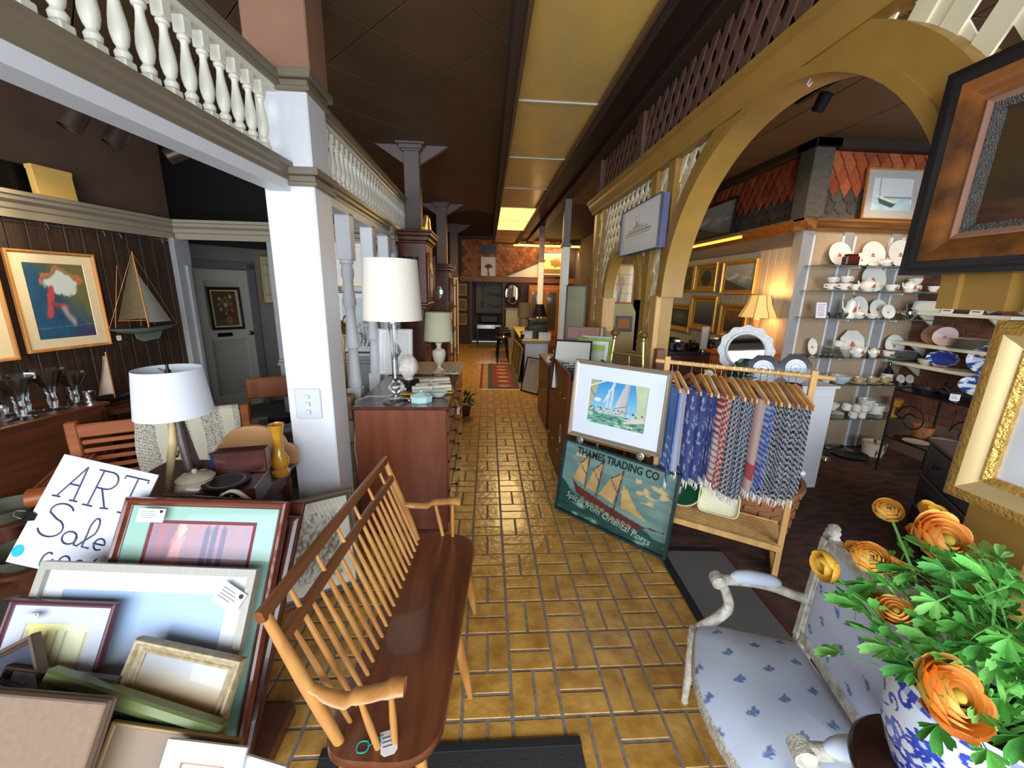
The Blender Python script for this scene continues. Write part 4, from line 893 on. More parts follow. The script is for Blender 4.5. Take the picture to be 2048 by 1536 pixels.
# picture on the louvred door, and the gilt drawing beside it
def art_flowers(u, v):
    c = mixc((60, 44, 24), (92, 70, 34), fbm(u*4, v*4)+.5)
    if v < .2: c = mixc(c, (110, 92, 60), .5)
    for (x, y, r, k) in ((.3, .78, .09, (200, 190, 120)), (.55, .8, .07, (160, 150, 70)), (.75, .84, .1, (206, 200, 130)), (.25, .62, .08, (200, 120, 50)), (.52, .6, .11, (214, 204, 140)), (.75, .62, .09, (190, 120, 60)), (.3, .48, .08, (196, 180, 100)), (.55, .45, .07, (190, 150, 70)), (.78, .45, .1, (180, 96, 50)), (.42, .7, .08, (170, 140, 60)), (.62, .7, .08, (176, 110, 60)), (.5, .36, .06, (200, 170, 100)), (.85, .52, .07, (150, 60, 50))):
        d = math.hypot(u-x, (v-y)*1.3)+fbm(u*12, v*12, x)*.03; c = mixc(c, mixc(k, (80, 60, 30), d/r*.7), (r-d)*40)
    d = math.hypot((u-.6)/.14, (v-.17)/.12); c = mixc(c, (176, 84, 46), (1-d)*6)
    return c
blk_f = mat('black_brown_frame', RGB(38, 26, 24), .35)
picture('framed_painting', 'still life of yellow flowers in black frame hung on the louvred door', .37, .55, .035, blk_f, art_flowers, DM @ T((.30, -.035, 1.09)) @ Matrix.Rotation(rad(-3), 4, 'X'), res=(36, 50), liner=(.018, mat('pale_gold_liner', RGB(216, 190, 130), .5)))
def art_sketch(u, v):
    c = (222, 208, 168); l = min(abs(u-.2), abs(u-.8), abs(v-.15), abs(v-.85)) 
    if l < .012 or abs(v-.55-.1*math.sin(u*9)) < .012 or abs(u-.5-.1*math.sin(v*12)) < .01: c = (176, 158, 120)
    return c
gold_f = mat('gilt_frame', RGB(206, 160, 74), .35, metal=.45, noise_amt=.2, nscale=60, bump=.2)
picture('framed_drawing', 'thin gilt framed pale drawing on the wall right of the louvred door', .36, .66, .02, gold_f, art_sketch, DM @ T((DW+.34, -.005, 1.42)), matw=.03, matc=(214, 200, 160), res=(24, 36))
# alcove armchair with magazines and a hat
frame_ch = wood('chair_teak', RGB(150, 90, 54), RGB(122, 66, 36), .35, 'z', 4)
p0 = PZ(505, 845, .0)
ac = thing('armchair', 'low teak armchair with grey seat and flared arms before the screen', 'armchair', (-1.93, 3.62, 0), rad(22))
for x in (-.26, .26):
    MB().tube([(x, -.25, 0), (x*1.02, -.26, .3), (x*1.08, -.25, .60)], [.014, .018, .014], 8).build('front_leg', frame_ch, ac)
    MB().tube([(x, .22, 0), (x, .24, .4), (x*.95, .30, .80)], [.014, .018, .014], 8).build('back_leg', frame_ch, ac)
    MB().tube([(x*1.1, -.3, .60), (x*1.12, -.1, .615), (x*1.05, .1, .60), (x, .26, .58)], [.016, .02, .018, .014], 8).build('arm', frame_ch, ac)
MB().cbox(-.26, .26, -.26, .26, .36, .40, .01).build('seat_rail', frame_ch, ac)
MB().cbox(-.25, .25, -.25, .24, .40, .44, .015).build('cushion', mat('grey_tweed', RGB(170, 170, 168), .9, noise_amt=.1, nscale=80), ac)
MB().cbox(-.26, .26, .25, .29, .62, .82, .012).build('back_rest', frame_ch, ac)
mg = thing('magazine', 'dark magazines lying on the grey armchair seat', 'magazine', M=T((-1.92, 3.60, .442), rad(30))); MB().cbox(-.15, .15, -.11, .11, 0, .012, .002).build('pages', white, mg); MB().cbox(-.152, .152, -.112, .112, .012, .015, .001).build('cover', mat('dark_cover', RGB(50, 54, 66), .3), mg)
ht = thing('round_tin', 'flat round black tin on the magazines', 'tin', (-1.90, 3.60, .458)); MB().lathe([(0, 0), (.1, 0), (.1, .05), (.095, .055), (0, .055)], 28).build('tin', mat('navy_tin', RGB(26, 30, 44), .35), ht)
def art_face(u, v):
    c = (216, 212, 210); d = math.hypot((u-.4)/.3, (v-.7)/.3)
    return mixc(c, (70, 60, 58), (1-d)*4)
picture('poster', 'curling portrait poster propped on the alcove armchair', .26, .34, .006, white, art_face, hang((-1.76, 3.66, .455), (-.3, -1), rad(25)), res=(16, 20), depth=.008)
bc = thing('black_cat_figure', 'black rounded doorstop figure under the alcove armchair', 'figurine', (-1.62, 3.22, 0)); MB().sphere((0, 0, .13), .16, 20, 12, sz=.8).sphere((-.1, -.06, .26), .08).build('figure', mat('black_cloth', RGB(24, 24, 26), .8), bc)
# things on the screen wall seen between column and posts
def art_harbour(u, v):
    c = mixc((206, 212, 214), (160, 176, 180), v); c = mixc(c, (60, 70, 72), max(0, fbm(u*6, v*9, 3)*3-.1) if .3 < v < .6 else 0)
    if v > .7: c = mixc(c, (150, 170, 160), max(0, fbm(u*5, v*5, 8)*2))
    if v < .45 and abs(math.sin(u*24+fbm(u*9, v*9)*3)) > .8: c = (84, 84, 96)
    return c
picture('framed_print', 'grey blue print in dark frame on the screen behind the turned posts', .42, .62, .02, mahog, art_harbour, hang((-1.30, SY-.03, 1.02), (0, -1)), matw=.05, matc=(214, 220, 212), res=(30, 44), coat=.4)
picture('framed_print', 'pale print in thin gilt frame high on the screen behind the turned posts', .46, .42, .012, gold_f, lambda u, v: mixc((232, 226, 208), (200, 196, 180), fbm(u*5, v*5)+.4), hang((-1.32, SY-.03, 1.68), (0, -1)), matw=.03, matc=(236, 230, 214), res=(10, 10), coat=.4)
picture('framed_print', 'botanical print in white frame leaning by the glass lamp', .30, .40, .012, white, lambda u, v: mixc((238, 236, 232), (126, 110, 140), 1 if math.hypot(u-.5+.1*math.sin(v*9), (v-.5)*.5) < .12+.05*fbm(u*9, v*9) else 0), hang((-.80, 3.46, ZT+.002), (0, -1), rad(8)), matw=.03, res=(24, 30), coat=.4)
bl_ = thing('brass_lamp', 'brass domed desk lamp behind the first turned post', 'lamp', (-1.28, 3.60, 0))
MB().cbox(-.2, .2, -.18, .18, 0, .72, .006).build('pedestal', teak, bl_)
MB().lathe([(.07, .72), (.07, .735), (.01, .745), (.01, 1.36)], 16).tube([(0, 0, 1.36), (.02, 0, 1.42), (.06, -.03, 1.45)], .008, 8).build('stem', brass, bl_)
MB().lathe([(.11, 1.28), (.105, 1.31), (.08, 1.36), (.04, 1.39), (0, 1.40)], 24, T((-.02, -.02, 0)), cap=False).build('dome', brass, bl_)
# low stand of plates and blocks under the posts
ps = thing('plant_stand', 'stack of pale carved blocks beside the chest behind the column', 'stand', (-.99, 2.72, 0))
for k, (w, z0, z1) in enumerate(((.10, 0, .62), (.085, .62, .78), (.075, .78, .95))): MB().cbox(-w*.8, w*.8, -w*.8, w*.8, z0, z1, .012).build('block', mat('pale_block_%d' % (k % 2), RGB(*((170, 138, 108), (196, 176, 152))[k % 2]), .7, noise_amt=.2, nscale=12), ps)
pl = thing('blue_plate', 'small white plate with blue script standing behind the column', 'plate', M=hang((-1.26, 3.16, .80), (.2, -1), rad(12)))
MB().lathe([(0, 0), (.06, 0), (.075, .008), (.073, .012), (.055, .006), (0, .006)], 28, T((0, 0, .075), rx=rad(90))).build('plate', mat('white_glaze', RGB(232, 236, 240), .15, coat=.5), pl)
MB().tube([(-.03, -.008, .06), (-.01, -.008, .09), (.01, -.008, .06), (.03, -.008, .09)], .003, 5).build('script', mat('cobalt', RGB(40, 60, 160), .3), pl)
sh = thing('side_stand', 'narrow dark stand for the small blue script plate', 'stand', (-1.26, 3.2, 0)); MB().cbox(-.14, .14, -.12, .12, .77, .80, .004).build('top', teak, sh); MB().cbox(-.12, .12, -.1, .1, 0, .77, .004).build('body', teak, sh)
# ---- mission settee with woven throw
sw = wood('orange_cedar', RGB(166, 92, 48), RGB(134, 68, 32), .4, 'x', 5)
A_ = PY(140, 845, 2.50); B_ = PY(492, 842, 2.92); A_.z = B_.z = 0; dv = (B_-A_); SL = dv.length; rz_ = math.atan2(dv.y, dv.x)
se = thing('slatted_settee', 'orange wooden slat-back settee draped with a woven throw', 'settee', A_, rz_)
zt = .80
for x in (0, SL):
    MB().cbox(x-.03, x+.03, -.02, .04, 0, zt+.02, .008).build('back_post', sw, se)
MB().cbox(0, SL, -.015, .015, zt-.085, zt, .008).build('top_rail', sw, se)
for k in range(5): MB().cbox(.03, SL-.03, -.01, .008, zt-.135-k*.058, zt-.105-k*.058, .006).build('back_slat', sw, se)
for k in range(6): MB().cbox(.03, SL-.03, -.52+k*.085, -.45+k*.085, .38, .40, .004).build('seat_slat', sw, se)
for x in (.02, SL-.02):
    MB().cbox(x-.03, x+.03, -.52, -.46, 0, .58, .006).build('front_post', sw, se)
    for k in range(5): MB().cbox(x-.07+k*.028, x-.048+k*.028, -.50, .0, .585, .60, .004).build('arm_slat', sw, se)
    MB().lathe([(.05, -.075), (.055, -.07), (.055, .07), (.05, .075)], 20, T((x, -.50, .56), ry=rad(90)), sx=.9).build('arm_scroll', sw, se)
def throw_col(u, v):
    s = u*3.2; f = s-math.floor(s); pat = f < .62
    c = (214, 204, 180)
    if pat:
        k = (math.floor(u*150)+math.floor(v*130)*2) % 5; w = nz(u*170, v*150)
        if (math.sin(u*300)*math.sin(v*260+u*40) > .25) or w > .35: c = (96, 92, 96)
    return c
th = thing('woven_throw', 'cream and black woven throw hung over the settee back', 'throw', A_+Vector((0, 0, 0)), rz_)
def throwf(u, v):
    x = lerp(.29, SL-.04, u)+.01*math.sin(v*7+u*5); t = v*1.0
    if t < .22: y, z = .035+.004*math.sin(u*20), zt-.18+t/.22*.19
    elif t < .28: a = (t-.22)/.06*PI; y, z = .012+.026*math.cos(a), zt+.012+.012*math.sin(a)
    else: y, z = -.026-.012*math.sin(u*17)*((t-.28))-.05*((t-.28)/.72)**2, zt+.008-(t-.28)/.72*.42
    return (x, y, z)
MB().grid(throwf, 150, 110, colf=throw_col).build('cloth', painted('p', .95), th, solid=0)
# leaning gilt frame behind the settee
picture('framed_picture', 'gilt frame with pale back leaning between settee and sideboard', .5, .62, .03, gold_f, pale((200, 196, 180)), hang((-2.28, 3.02, .004), (.25, -1), rad(14)), res=(4, 4))
# ---- table and its clutter
TZ = .69
tw = wood('red_table_wood', RGB(92, 42, 30), RGB(66, 28, 20), .3, 'x', 3, coat=.3)
tb = thing('display_table', 'dark red wooden table crowded with antiques beside the column', 'table', (-1.40, 1.86, 0))
MB().cbox(-.42, .30, -.29, .37, TZ-.03, TZ, .006).build('top', tw, tb)
MB().cbox(-.38, .26, -.25, .33, TZ-.12, TZ-.03, .004).build('apron', tw, tb)
for x in (-.36, .24):
    for y in (-.23, .31): MB().lathe([(.02, 0), (.028, .1), (.022, .3), (.03, .55), (.03, .6)], 12, T((x, y, 0))).build('leg', tw, tb)
lamp = thing('table_lamp', 'white drum-shade lamp on splayed horn legs', 'lamp', (-1.455, 1.86, TZ))
horn = mat('horn', RGB(206, 184, 140), .4, col2=RGB(170, 140, 96), nscale=10)
horn_d = mat('horn_dark', RGB(96, 84, 78), .4, col2=RGB(60, 50, 48), nscale=10)
for a, m_ in ((200, horn), (-40, horn_d), (80, horn_d)):
    ca, sa = math.cos(rad(a)), math.sin(rad(a)); MB().tube([(.085*ca, .085*sa, 0), (.06*ca, .06*sa, .12), (.03*ca, .03*sa, .25), (.012*ca, .012*sa, .40)], [.011, .016, .019, .012], 10).build('horn_leg', m_, lamp)
MB().tube([(.01, -.05, .20), (.0, -.02, .215), (.03, .01, .205)], .006, 6).build('brass_fitting', brass, lamp)
MB().lathe([(.012, .36), (.012, .60), (.006, .61), (.006, .63), (0, .63)], 10).build('rod', drk, lamp)
drum(lamp, .150, .128, .215, .395, shade_w)
def at(u, v, z=TZ): return PZ(u, v, z)
glz = mat('stoneware', RGB(176, 160, 138), .25, noise_amt=.1, nscale=15, coat=.4)
ck = thing('lidded_crock', 'round stoneware crock with knobbed lid on the red table', 'crock', (-1.325, 1.74, TZ))
MB().lathe([(0, 0), (.06, 0), (.08, .03), (.085, .07), (.075, .11), (.062, .125), (0, .125)], 28).build('body', glz, ck)
l_ = MB().lathe([(.072, .125), (.075, .13), (.06, .142), (.02, .152), (0, .153)], 28).build('lid', glz, ck); MB().lathe([(.008, .15), (.012, .162), (.01, .17), (0, .172)], 12).build('knob', glz, l_)
MB().box(-.012, .012, -.0005, .0005, -.012, .012, T((-.02, -.086, .07))).build('sticker', tagw, ck)
def porc(u, v):
    c = (232, 236, 246); w = fbm(u*18, v*7, 4)+.18*math.sin(u*50)
    return mixc(c, (46, 76, 176), (w-.02)*8)
def painted_lathe(name, prof, parent, colf, n=64, sub=3, rough=.15, coat=.4, M=None, sx=1.):
    P = []
    for i in range(len(prof)-1):
        for k in range(sub): t = k/sub; P.append((lerp(prof[i][0], prof[i+1][0], t), lerp(prof[i][1], prof[i+1][1], t)))
    P.append(prof[-1]); m = len(P)-1
    def f(u, v): r, z = P[min(m, int(round(v*m)))]; return (r*math.cos(u*2*PI)*sx, r*math.sin(u*2*PI), z)
    return MB().grid(f, n, m, colf=colf, wrapu=True).build(name, painted('p', rough, coat), parent, M=M)
cp = thing('tea_cup', 'blue and white china cup on the red table behind the frames', 'cup', (-1.44, 1.635, TZ))
painted_lathe('cup', [(.001, .004), (.025, .004), (.03, .012), (.048, .04), (.052, .065), (.049, .065), (.044, .04), (.02, .014), (.001, .014)], cp, porc)
MB().tube([(.048, -.01, .055), (.07, -.012, .052), (.072, -.012, .03), (.046, -.01, .024)], .0045, 8).build('handle', mat('white_glaze', (0, 0, 0)), cp)
gd = thing('glass_bowl', 'cut glass bowl with silver rim on the red table', 'bowl', (-1.31, 1.645, TZ+.002)); MB().lathe([(0, 0), (.04, 0), (.055, .02), (.06, .05), (.056, .05), (.05, .022), (0, .01)], 20).build('bowl', glass, gd); MB().lathe([(.061, .048), (.061, .056), (.055, .056), (.055, .048)], 24).build('rim', mat('silver', (0, 0, 0)), gd)
bj = thing('blue_jug', 'small cobalt blue jug behind the crock', 'jug', (-1.385, 1.97, TZ)); MB().lathe([(0, 0), (.03, 0), (.045, .05), (.04, .09), (.022, .12), (.025, .15), (.02, .15), (0, .1)], 18).tube([(.025, 0, .13), (.06, 0, .13), (.062, 0, .08), (.04, 0, .05)], .006, 8).build('jug', mat('cobalt_glaze', RGB(60, 80, 130), .15, coat=.6), bj)
gp = thing('pewter_pot', 'round dull pewter pot between the crock and the wooden box', 'pot', (-1.27, 1.90, TZ)); MB().lathe([(0, 0), (.055, 0), (.07, .04), (.068, .09), (.03, .12), (0, .125)], 20).build('pot', mat('pewter', RGB(110, 106, 104), .4, metal=.6), gp)
wb = thing('wooden_box', 'dark wooden box with round metal dish in its lid, hinged open', 'box', (-1.175, 1.77, TZ), rad(12))
dkw = wood('box_mahogany', RGB(78, 34, 28), RGB(52, 22, 18), .3, 'x', 4, coat=.3)
MB().cbox(-.115, .115, -.11, .11, 0, .10, .004).build('body', dkw, wb)
MB().cbox(-.10, .12, .06, .13, .10, .215, .004).build('lid', dkw, wb)
MB().lathe([(0, .115), (.055, .112), (.075, .118), (.083, .108), (.083, .10), (0, .10)], 32, T((-.02, -.03, 0))).build('dish', mat('tin_metal', RGB(120, 112, 104), .3, metal=.7, noise_amt=.2, nscale=15), wb)
MB().lathe([(.088, .10), (.095, .10), (.095, .115), (.088, .115)], 32, T((-.02, -.03, 0))).build('ring', drk, wb)
hb = thing('arched_board', 'round-topped pale wooden headboard behind the table clutter', 'headboard', (-1.30, 2.17, TZ-.001), rad(3))
poly = [(-.22, 0), (.22, 0), (.22, .08)]+[(.22-.03*k/3-.0, .08+.035*k/3) for k in range(4)]+[(.17*math.cos(t), .11+.12*math.sin(t)) for t in np.arange(.1, PI-.05, .13)]+[(-.19, .115), (-.22, .08)]
MB().prism(poly, -.012, .012, axis='y').build('board', wood('pale_maple_board', RGB(196, 150, 104), RGB(172, 124, 80), .4, 'x', 3), hb)
yv = thing('yellow_vase', 'mustard yellow glazed vase beside the column', 'vase', (-1.10, 2.03, TZ)); MB().lathe([(0, 0), (.04, 0), (.045, .02), (.03, .035), (.042, .06), (.045, .09), (.026, .13), (.022, .2), (.034, .27), (.04, .285), (.036, .285), (.02, .2), (0, .14)], 24).build('vase', mat('mustard_glaze', RGB(190, 134, 40), .15, coat=.7, noise_amt=.15), yv)
def antler(label, p, rz, pts, tines, m_):
    r = thing('antler', label, 'antler', M=T(p, rz)); n_ = len(pts); MB().tube(smooth(pts), smr([.014-.010*i/(n_-1) for i in range(n_)]), 10).build('beam', m_, r)
    for t in tines: MB().tube(smooth(t), smr([.010, .008, .003][:len(t)]), 8).build('tine', m_, r)
antler('pale branching antler on the table next to the column', (-1.05, 1.66, TZ+.014), rad(0), [(.06, -.01, .0), (.0, 0, .035), (-.05, .01, .075), (-.09, 0, .085), (-.12, -.02, .06), (-.135, -.05, .0)], [[(-.02, .005, .05), (-.03, -.04, .03), (-.035, -.06, 0)]], mat('bone', RGB(214, 202, 184), .5))
antler('curved brown antler lying before the wooden box', (-1.21, 1.61, TZ+.012), rad(0), [(-.09, .05, .06), (-.085, .0, .02), (-.04, -.025, .0), (.03, -.02, .0), (.08, .02, .03), (.085, .05, .07)], [[(.03, -.02, 0), (.06, .03, .03), (.07, .045, .06)]], mat('brown_horn', RGB(150, 124, 96), .5))
bo = thing('wooden_board', 'flat reddish board on the table under the pale antler', 'board', (-1.03, 1.62, TZ+.0005), rad(-25)); MB().cbox(-.13, .10, -.08, .08, 0, .012, .003).build('board', cherry, bo)
# plain low stools in the gap at far left
for lab, u, v, z, r_ in (('grey stoneware bowl on a stool at the edge of view', 15, 1035, .42, .13), ('shallow metal pan low beside the frames', 55, 1120, .30, .14)):
    p = PZ(u, v, z); s_ = thing('stool', lab.replace('grey stoneware bowl on a stool', 'round dark stool with bowl').replace('shallow metal pan low', 'low dark stool with pan'), 'stool', (p.x, p.y, 0)); MB().lathe([(r_, 0), (r_*.9, .02), (.05, .05), (.05, z-.03), (r_, z-.02), (r_, z), (0, z)], 20).build('stand', teak, s_)
    b_ = thing('bowl', lab, 'bowl', (p.x, p.y, z+.001)); MB().lathe([(0, 0), (r_*.7, 0), (r_*.95, .05), (r_, .07), (r_*.95, .07), (r_*.65, .01), (0, .01)], 24).build('bowl', mat('dull_green_glaze', RGB(84, 84, 70), .35), b_)
# ---- art bin: leaning frames
TL_ = .577
def lean_M(a, b, H, yb, tn=TL_, z0=.1):
    def hit(u, v):
        d = ray(u, v); t = (yb-z0*tn-CAMP.y+CAMP.z*tn)/(d.y-tn*d.z); return CAMP+d*t
    p, q = hit(*a), hit(*b); x = (q-p).normalized(); n = Vector((0, -1, tn)).normalized(); z = -n.cross(x); z = z if z.z > 0 else -z; y = -n
    o = (p+q)/2-z*H
    return Matrix(((x.x, y.x, z.x, o.x), (x.y, y.y, z.y, o.y), (x.z, y.z, z.z, o.z), (0, 0, 0, 1))), (q-p).length
def fit_H(a, b, yb, zb=.06):
    M, w = lean_M(a, b, 0, yb); return (M.translation.z-zb)/math.cos(math.atan(TL_))
def art_golf(u, v):
    c = mixc((104, 140, 92), (150, 196, 100), .5+fbm(u*3, v*5)*1.5)
    if v > .70: c = mixc((150, 122, 140), (176, 120, 124), .5+fbm(u*16, v*2, 3)*2)
    if .66 < v < .72: c = (84, 120, 84)
    for x in (.55, .62, .70):
        if seg_d(u, v, x, .74, x, .95) < .022: c = (90, 84, 120)
    if seg_d(u, v, .27, .72, .30, .90) < .05: c = (206, 140, 140)
    if math.hypot(u-.31, v-.95) < .04: c = (206, 170, 150)
    if seg_d(u, v, .26, .52, .28, .70) < .03: c = (206, 206, 206)
    return c
mah2 = wood('mahogany_frame', RGB(122, 58, 42), RGB(92, 38, 28), .25, 'x', 5, coat=.5)
def binpic(label, a, b, yb, fw, fmat, art, H=None, **k):
    H = H or fit_H(a, b, yb); M, w = lean_M(a, b, H, yb); return picture(k.pop('name', 'framed_picture'), label, w, H, fw, fmat, art, M, group=None, **k)
binpic('large mahogany frame with mint mat and golfing print in the bin', (262, 993), (582, 1003), 1.08, .032, mah2, art_golf, matw=.075, matc=(146, 182, 168), matw2=.05, mat2=(.014, mat('maroon_mat', RGB(120, 50, 56), .7)), res=(60, 60), coat=.6, style='round', depth=.035)
binpic('dark ribbed frame standing behind the mahogany one in the bin', (300, 1012), (607, 1032), 1.135, .05, wood('walnut_frame', RGB(84, 44, 34), RGB(50, 28, 26), .3, 'x', 5, coat=.3), pale((50, 48, 56)), res=(4, 4), style='round', depth=.03)
binpic('plain brown frame rearmost in the art bin', (330, 985), (612, 1006), 1.19, .04, cherry_d, pale((60, 40, 34)), res=(4, 4), depth=.02)
def art_mist(u, v): return mixc(mixc((176, 168, 152), (142, 168, 204), (v-.35)*2.2), (190, 200, 214), .2+fbm(u*2, v*2)*.3)
binpic('large silver grey frame with misty pale blue print in the bin', (100, 1120), (522, 1137), .985, .026, mat('silver_grey_frame', RGB(164, 160, 148), .4, noise_amt=.1, nscale=40, stretch=(6, 6, .6)), art_mist, matw=.06, matc=(206, 208, 212), res=(20, 24), coat=.15, style='flat', depth=.03)
def art_wash(u, v):
    c = mixc((206, 206, 170), (226, 210, 120), max(0, 1-math.hypot(u-.2, v-.9)*2.2)); 
    if abs(math.sin(u*22)) > .96 and v < .85: c = mixc(c, (130, 130, 100), .6)
    return c
binpic('purple brown frame with pale yellow wash drawing low in the bin', (32, 1196), (243, 1204), .93, .018, mat('plum_frame', RGB(84, 44, 52), .35), art_wash, H=.30, matw=.05, matc=(186, 188, 200), res=(30, 30), coat=.15, style='round', depth=.022)
def art_sunset(u, v):
    c = mixc((196, 150, 84), (170, 172, 176), v*1.25-.1); tl_ = .18-.1*u+.05*fbm(u*14, 1)
    if v < tl_: c = (28, 30, 24)
    return c
binpic('carved cream frame with amber sunset landscape in the bin', (287, 1270), (496, 1314), .905, .04, mat('carved_cream', RGB(172, 154, 120), .5, noise_amt=.25, nscale=50, bump=.5), art_sunset, H=.24, res=(40, 30), style='scoop', depth=.035, coat=.3)
binpic('moss green frame tipped forward in the bin', (118, 1330), (458, 1440), .84, .05, mat('moss_green_frame', RGB(104, 114, 68), .35), pale((60, 70, 60)), H=.3, res=(4, 4), style='step', depth=.04)
binpic('dark brown frame with white print behind the green one', (28, 1325), (245, 1352), .865, .016, mat('umber_frame', RGB(80, 60, 44), .4), lambda u, v: mixc((220, 222, 228), (96, 100, 110), max(0, fbm(u*5, v*5)*2)), H=.22, res=(16, 12), coat=.4)
binpic('brown frame with navy picture tilted at the left end of the bin', (-60, 1335), (82, 1262), .87, .02, mat('umber_frame', (0, 0, 0)), pale((34, 40, 60)), H=.24, res=(4, 4), depth=.03)
binpic('black framed canvas edge near the front of the bin', (-30, 1345), (125, 1392), .80, .02, blk_f, pale((40, 40, 46)), H=.2, res=(4, 4))
binpic('thin antique gold frame near the front of the bin', (232, 1438), (488, 1475), .79, .012, mat('old_gold', RGB(150, 120, 80), .5, metal=.2), pale((130, 110, 90)), H=.2, res=(4, 4), depth=.015)
binpic('small white frame with brown inner edge at the front of the bin', (342, 1474), (498, 1492), .74, .05, white, lambda u, v: (150, 110, 80) if min(u, 1-u, v, 1-v) < .1 else (222, 214, 200), H=.16, res=(20, 20), depth=.012)
binpic('white painted frame lowest at the front of the bin', (470, 1498), (575, 1530), .77, .03, white, pale((228, 224, 214)), H=.12, res=(4, 4), depth=.012)
kr = thing('backed_canvas', 'kraft-backed stretched canvas at the very front of the bin', 'canvas', M=lean_M((-60, 1378), (220, 1402), .30, .70)[0])
_, kw_ = lean_M((-60, 1378), (220, 1402), .30, .70)
MB().cbox(-kw_/2, kw_/2, -.015, .015, 0, .30, .004).build('canvas', mat('kraft_canvas', RGB(136, 112, 93), .85, noise_amt=.08, nscale=60), kr)
MB().cbox(-kw_/2-.006, kw_/2+.006, .012, .022, -.004, .304, .003).build('stretcher', mat('umber_frame', (0, 0, 0)), kr)
bn = thing('art_bin', 'low dark wooden bin holding the leaning sale frames', 'bin', (-1.2, 1.0, 0))
MB().cbox(-.5, .44, -.42, .30, .0, .05, .004).build('base', teak, bn); MB().cbox(-.5, .44, -.42, -.40, .05, .16, .004).build('front_board', teak, bn); MB().cbox(-.5, -.48, -.42, .30, .05, .4, .004).build('side_board', teak, bn)
# ART Sale board
Msg, wsg = lean_M((130, 908), (318, 950), .42, 1.13)
sg = thing('sale_sign', 'white board hand-lettered ART Sale stuck up behind the frames', 'sign', M=Msg)
MB().cbox(-wsg/2, wsg/2, -.003, .003, 0, .42, .001).build('board', mat('sign_white', RGB(206, 206, 216), .6), sg)
ink = mat('marker_ink', RGB(58, 62, 92), .5)
def stroke(pts, w=.005, parent=sg, H_=.42, W_=wsg, m_=None):
    mb = MB(); mb.tube([((x-.5)*W_, -.0035, z*H_) for x, z in pts], w*.5, 6); mb.build('letter_stroke', m_ or ink, parent)
def arc(cx, cz, rx, rz, a0, a1, n=14): return [(cx+rx*math.cos(rad(lerp(a0, a1, k/n))), cz+rz*math.sin(rad(lerp(a0, a1, k/n)))) for k in range(n+1)]
for s_ in ([(.14, .62), (.30, .93)], [(.30, .93), (.32, .61)], [(.21, .75), (.32, .75)], [(.10, .62), (.18, .62)], [(.28, .61), (.36, .61)],
           [(.47, .93), (.47, .60)], [(.42, .60), (.52, .60)], [(.42, .93), (.56, .93)]+arc(.56, .85, .09, .08, 90, -90)+[(.47, .77)], [(.53, .77), (.64, .61)], [(.60, .60), (.68, .61)],
           [(.70, .90), (.70, .93), (.94, .93), (.94, .90)], [(.83, .93), (.83, .60)], [(.78, .60), (.88, .60)],
           arc(.27, .50, .11, .07, 20, 200)+arc(.24, .35, .12, .08, 80, -160), arc(.46, .30, .07, .055, 40, 400)+[(.53, .25), (.57, .25)], [(.57, .26)]+arc(.64, .42, .04, .09, -30, 210)+[(.61, .25), (.68, .25)], [(.70, .30), (.80, .30)]+arc(.76, .30, .05, .05, 0, 310),
           arc(.36, .08, .05, .07, 60, 380), arc(.52, .10, .05, .05, 0, 360), arc(.66, .10, .04, .04, 0, 360), [(.72, .02), (.80, .18)]): stroke(s_, .0065)
MB().lathe([(0, 0), (.022, 0), (.022, .001), (0, .001)], 20, T((-.44*wsg, -.0035, .045), rx=rad(90))).build('dot_sticker', mat('teal_dot', RGB(40, 168, 186), .6), sg)
bc_ = MB().prism([(-.02, 0), (.02, 0), (.012, .028), (-.012, .028)], -.012, .012, M=T((-wsg/2-.004, 0, .17), ry=rad(90)), axis='y').build('binder_clip', mat('black_metal', (0, 0, 0)), sg)
MB().tube([(-wsg/2-.02, -.008, .155), (-wsg/2-.05, -.012, .16), (-wsg/2-.055, -.012, .17), (-wsg/2-.05, -.012, .18), (-wsg/2-.02, -.008, .185)], .0015, 5).build('clip_wire', mat('chrome', (0, 0, 0)), sg)
# labels stuck on glass
def card(label, a, b, yb, h, lines=4, dot=True):
    M, w = lean_M(a, b, h, yb); r = thing('paper_label', label, 'label', M=M)
    MB().box(-w/2, w/2, -.001, 0, 0, h).build('card', tagw, r); mb = MB()
    for k in range(lines): mb.box(-w*.38, w*(.1+.08*(k % 3)), -.0016, -.001, h*(.75-.15*k), h*(.78-.15*k))
    mb.build('writing', mat('ink', (0, 0, 0)), r)
    if dot: MB().lathe([(0, 0), (h*.12, 0), (h*.12, .0006), (0, .0006)], 14, T((w*.35, -.0012, h*.8), rx=rad(90))).build('dot_sticker', mat('green_dot', (0, 0, 0)), r)
card('price card with green dot on the glass of the mahogany frame', (279, 1016), (333, 1018), 1.035, .05)
card('slanted price card on the corner of the silver grey frame', (450, 1160), (495, 1190), .945, .07)
card('tiny price card on the purple brown frame', (48, 1230), (78, 1226), .89, .02, 2)
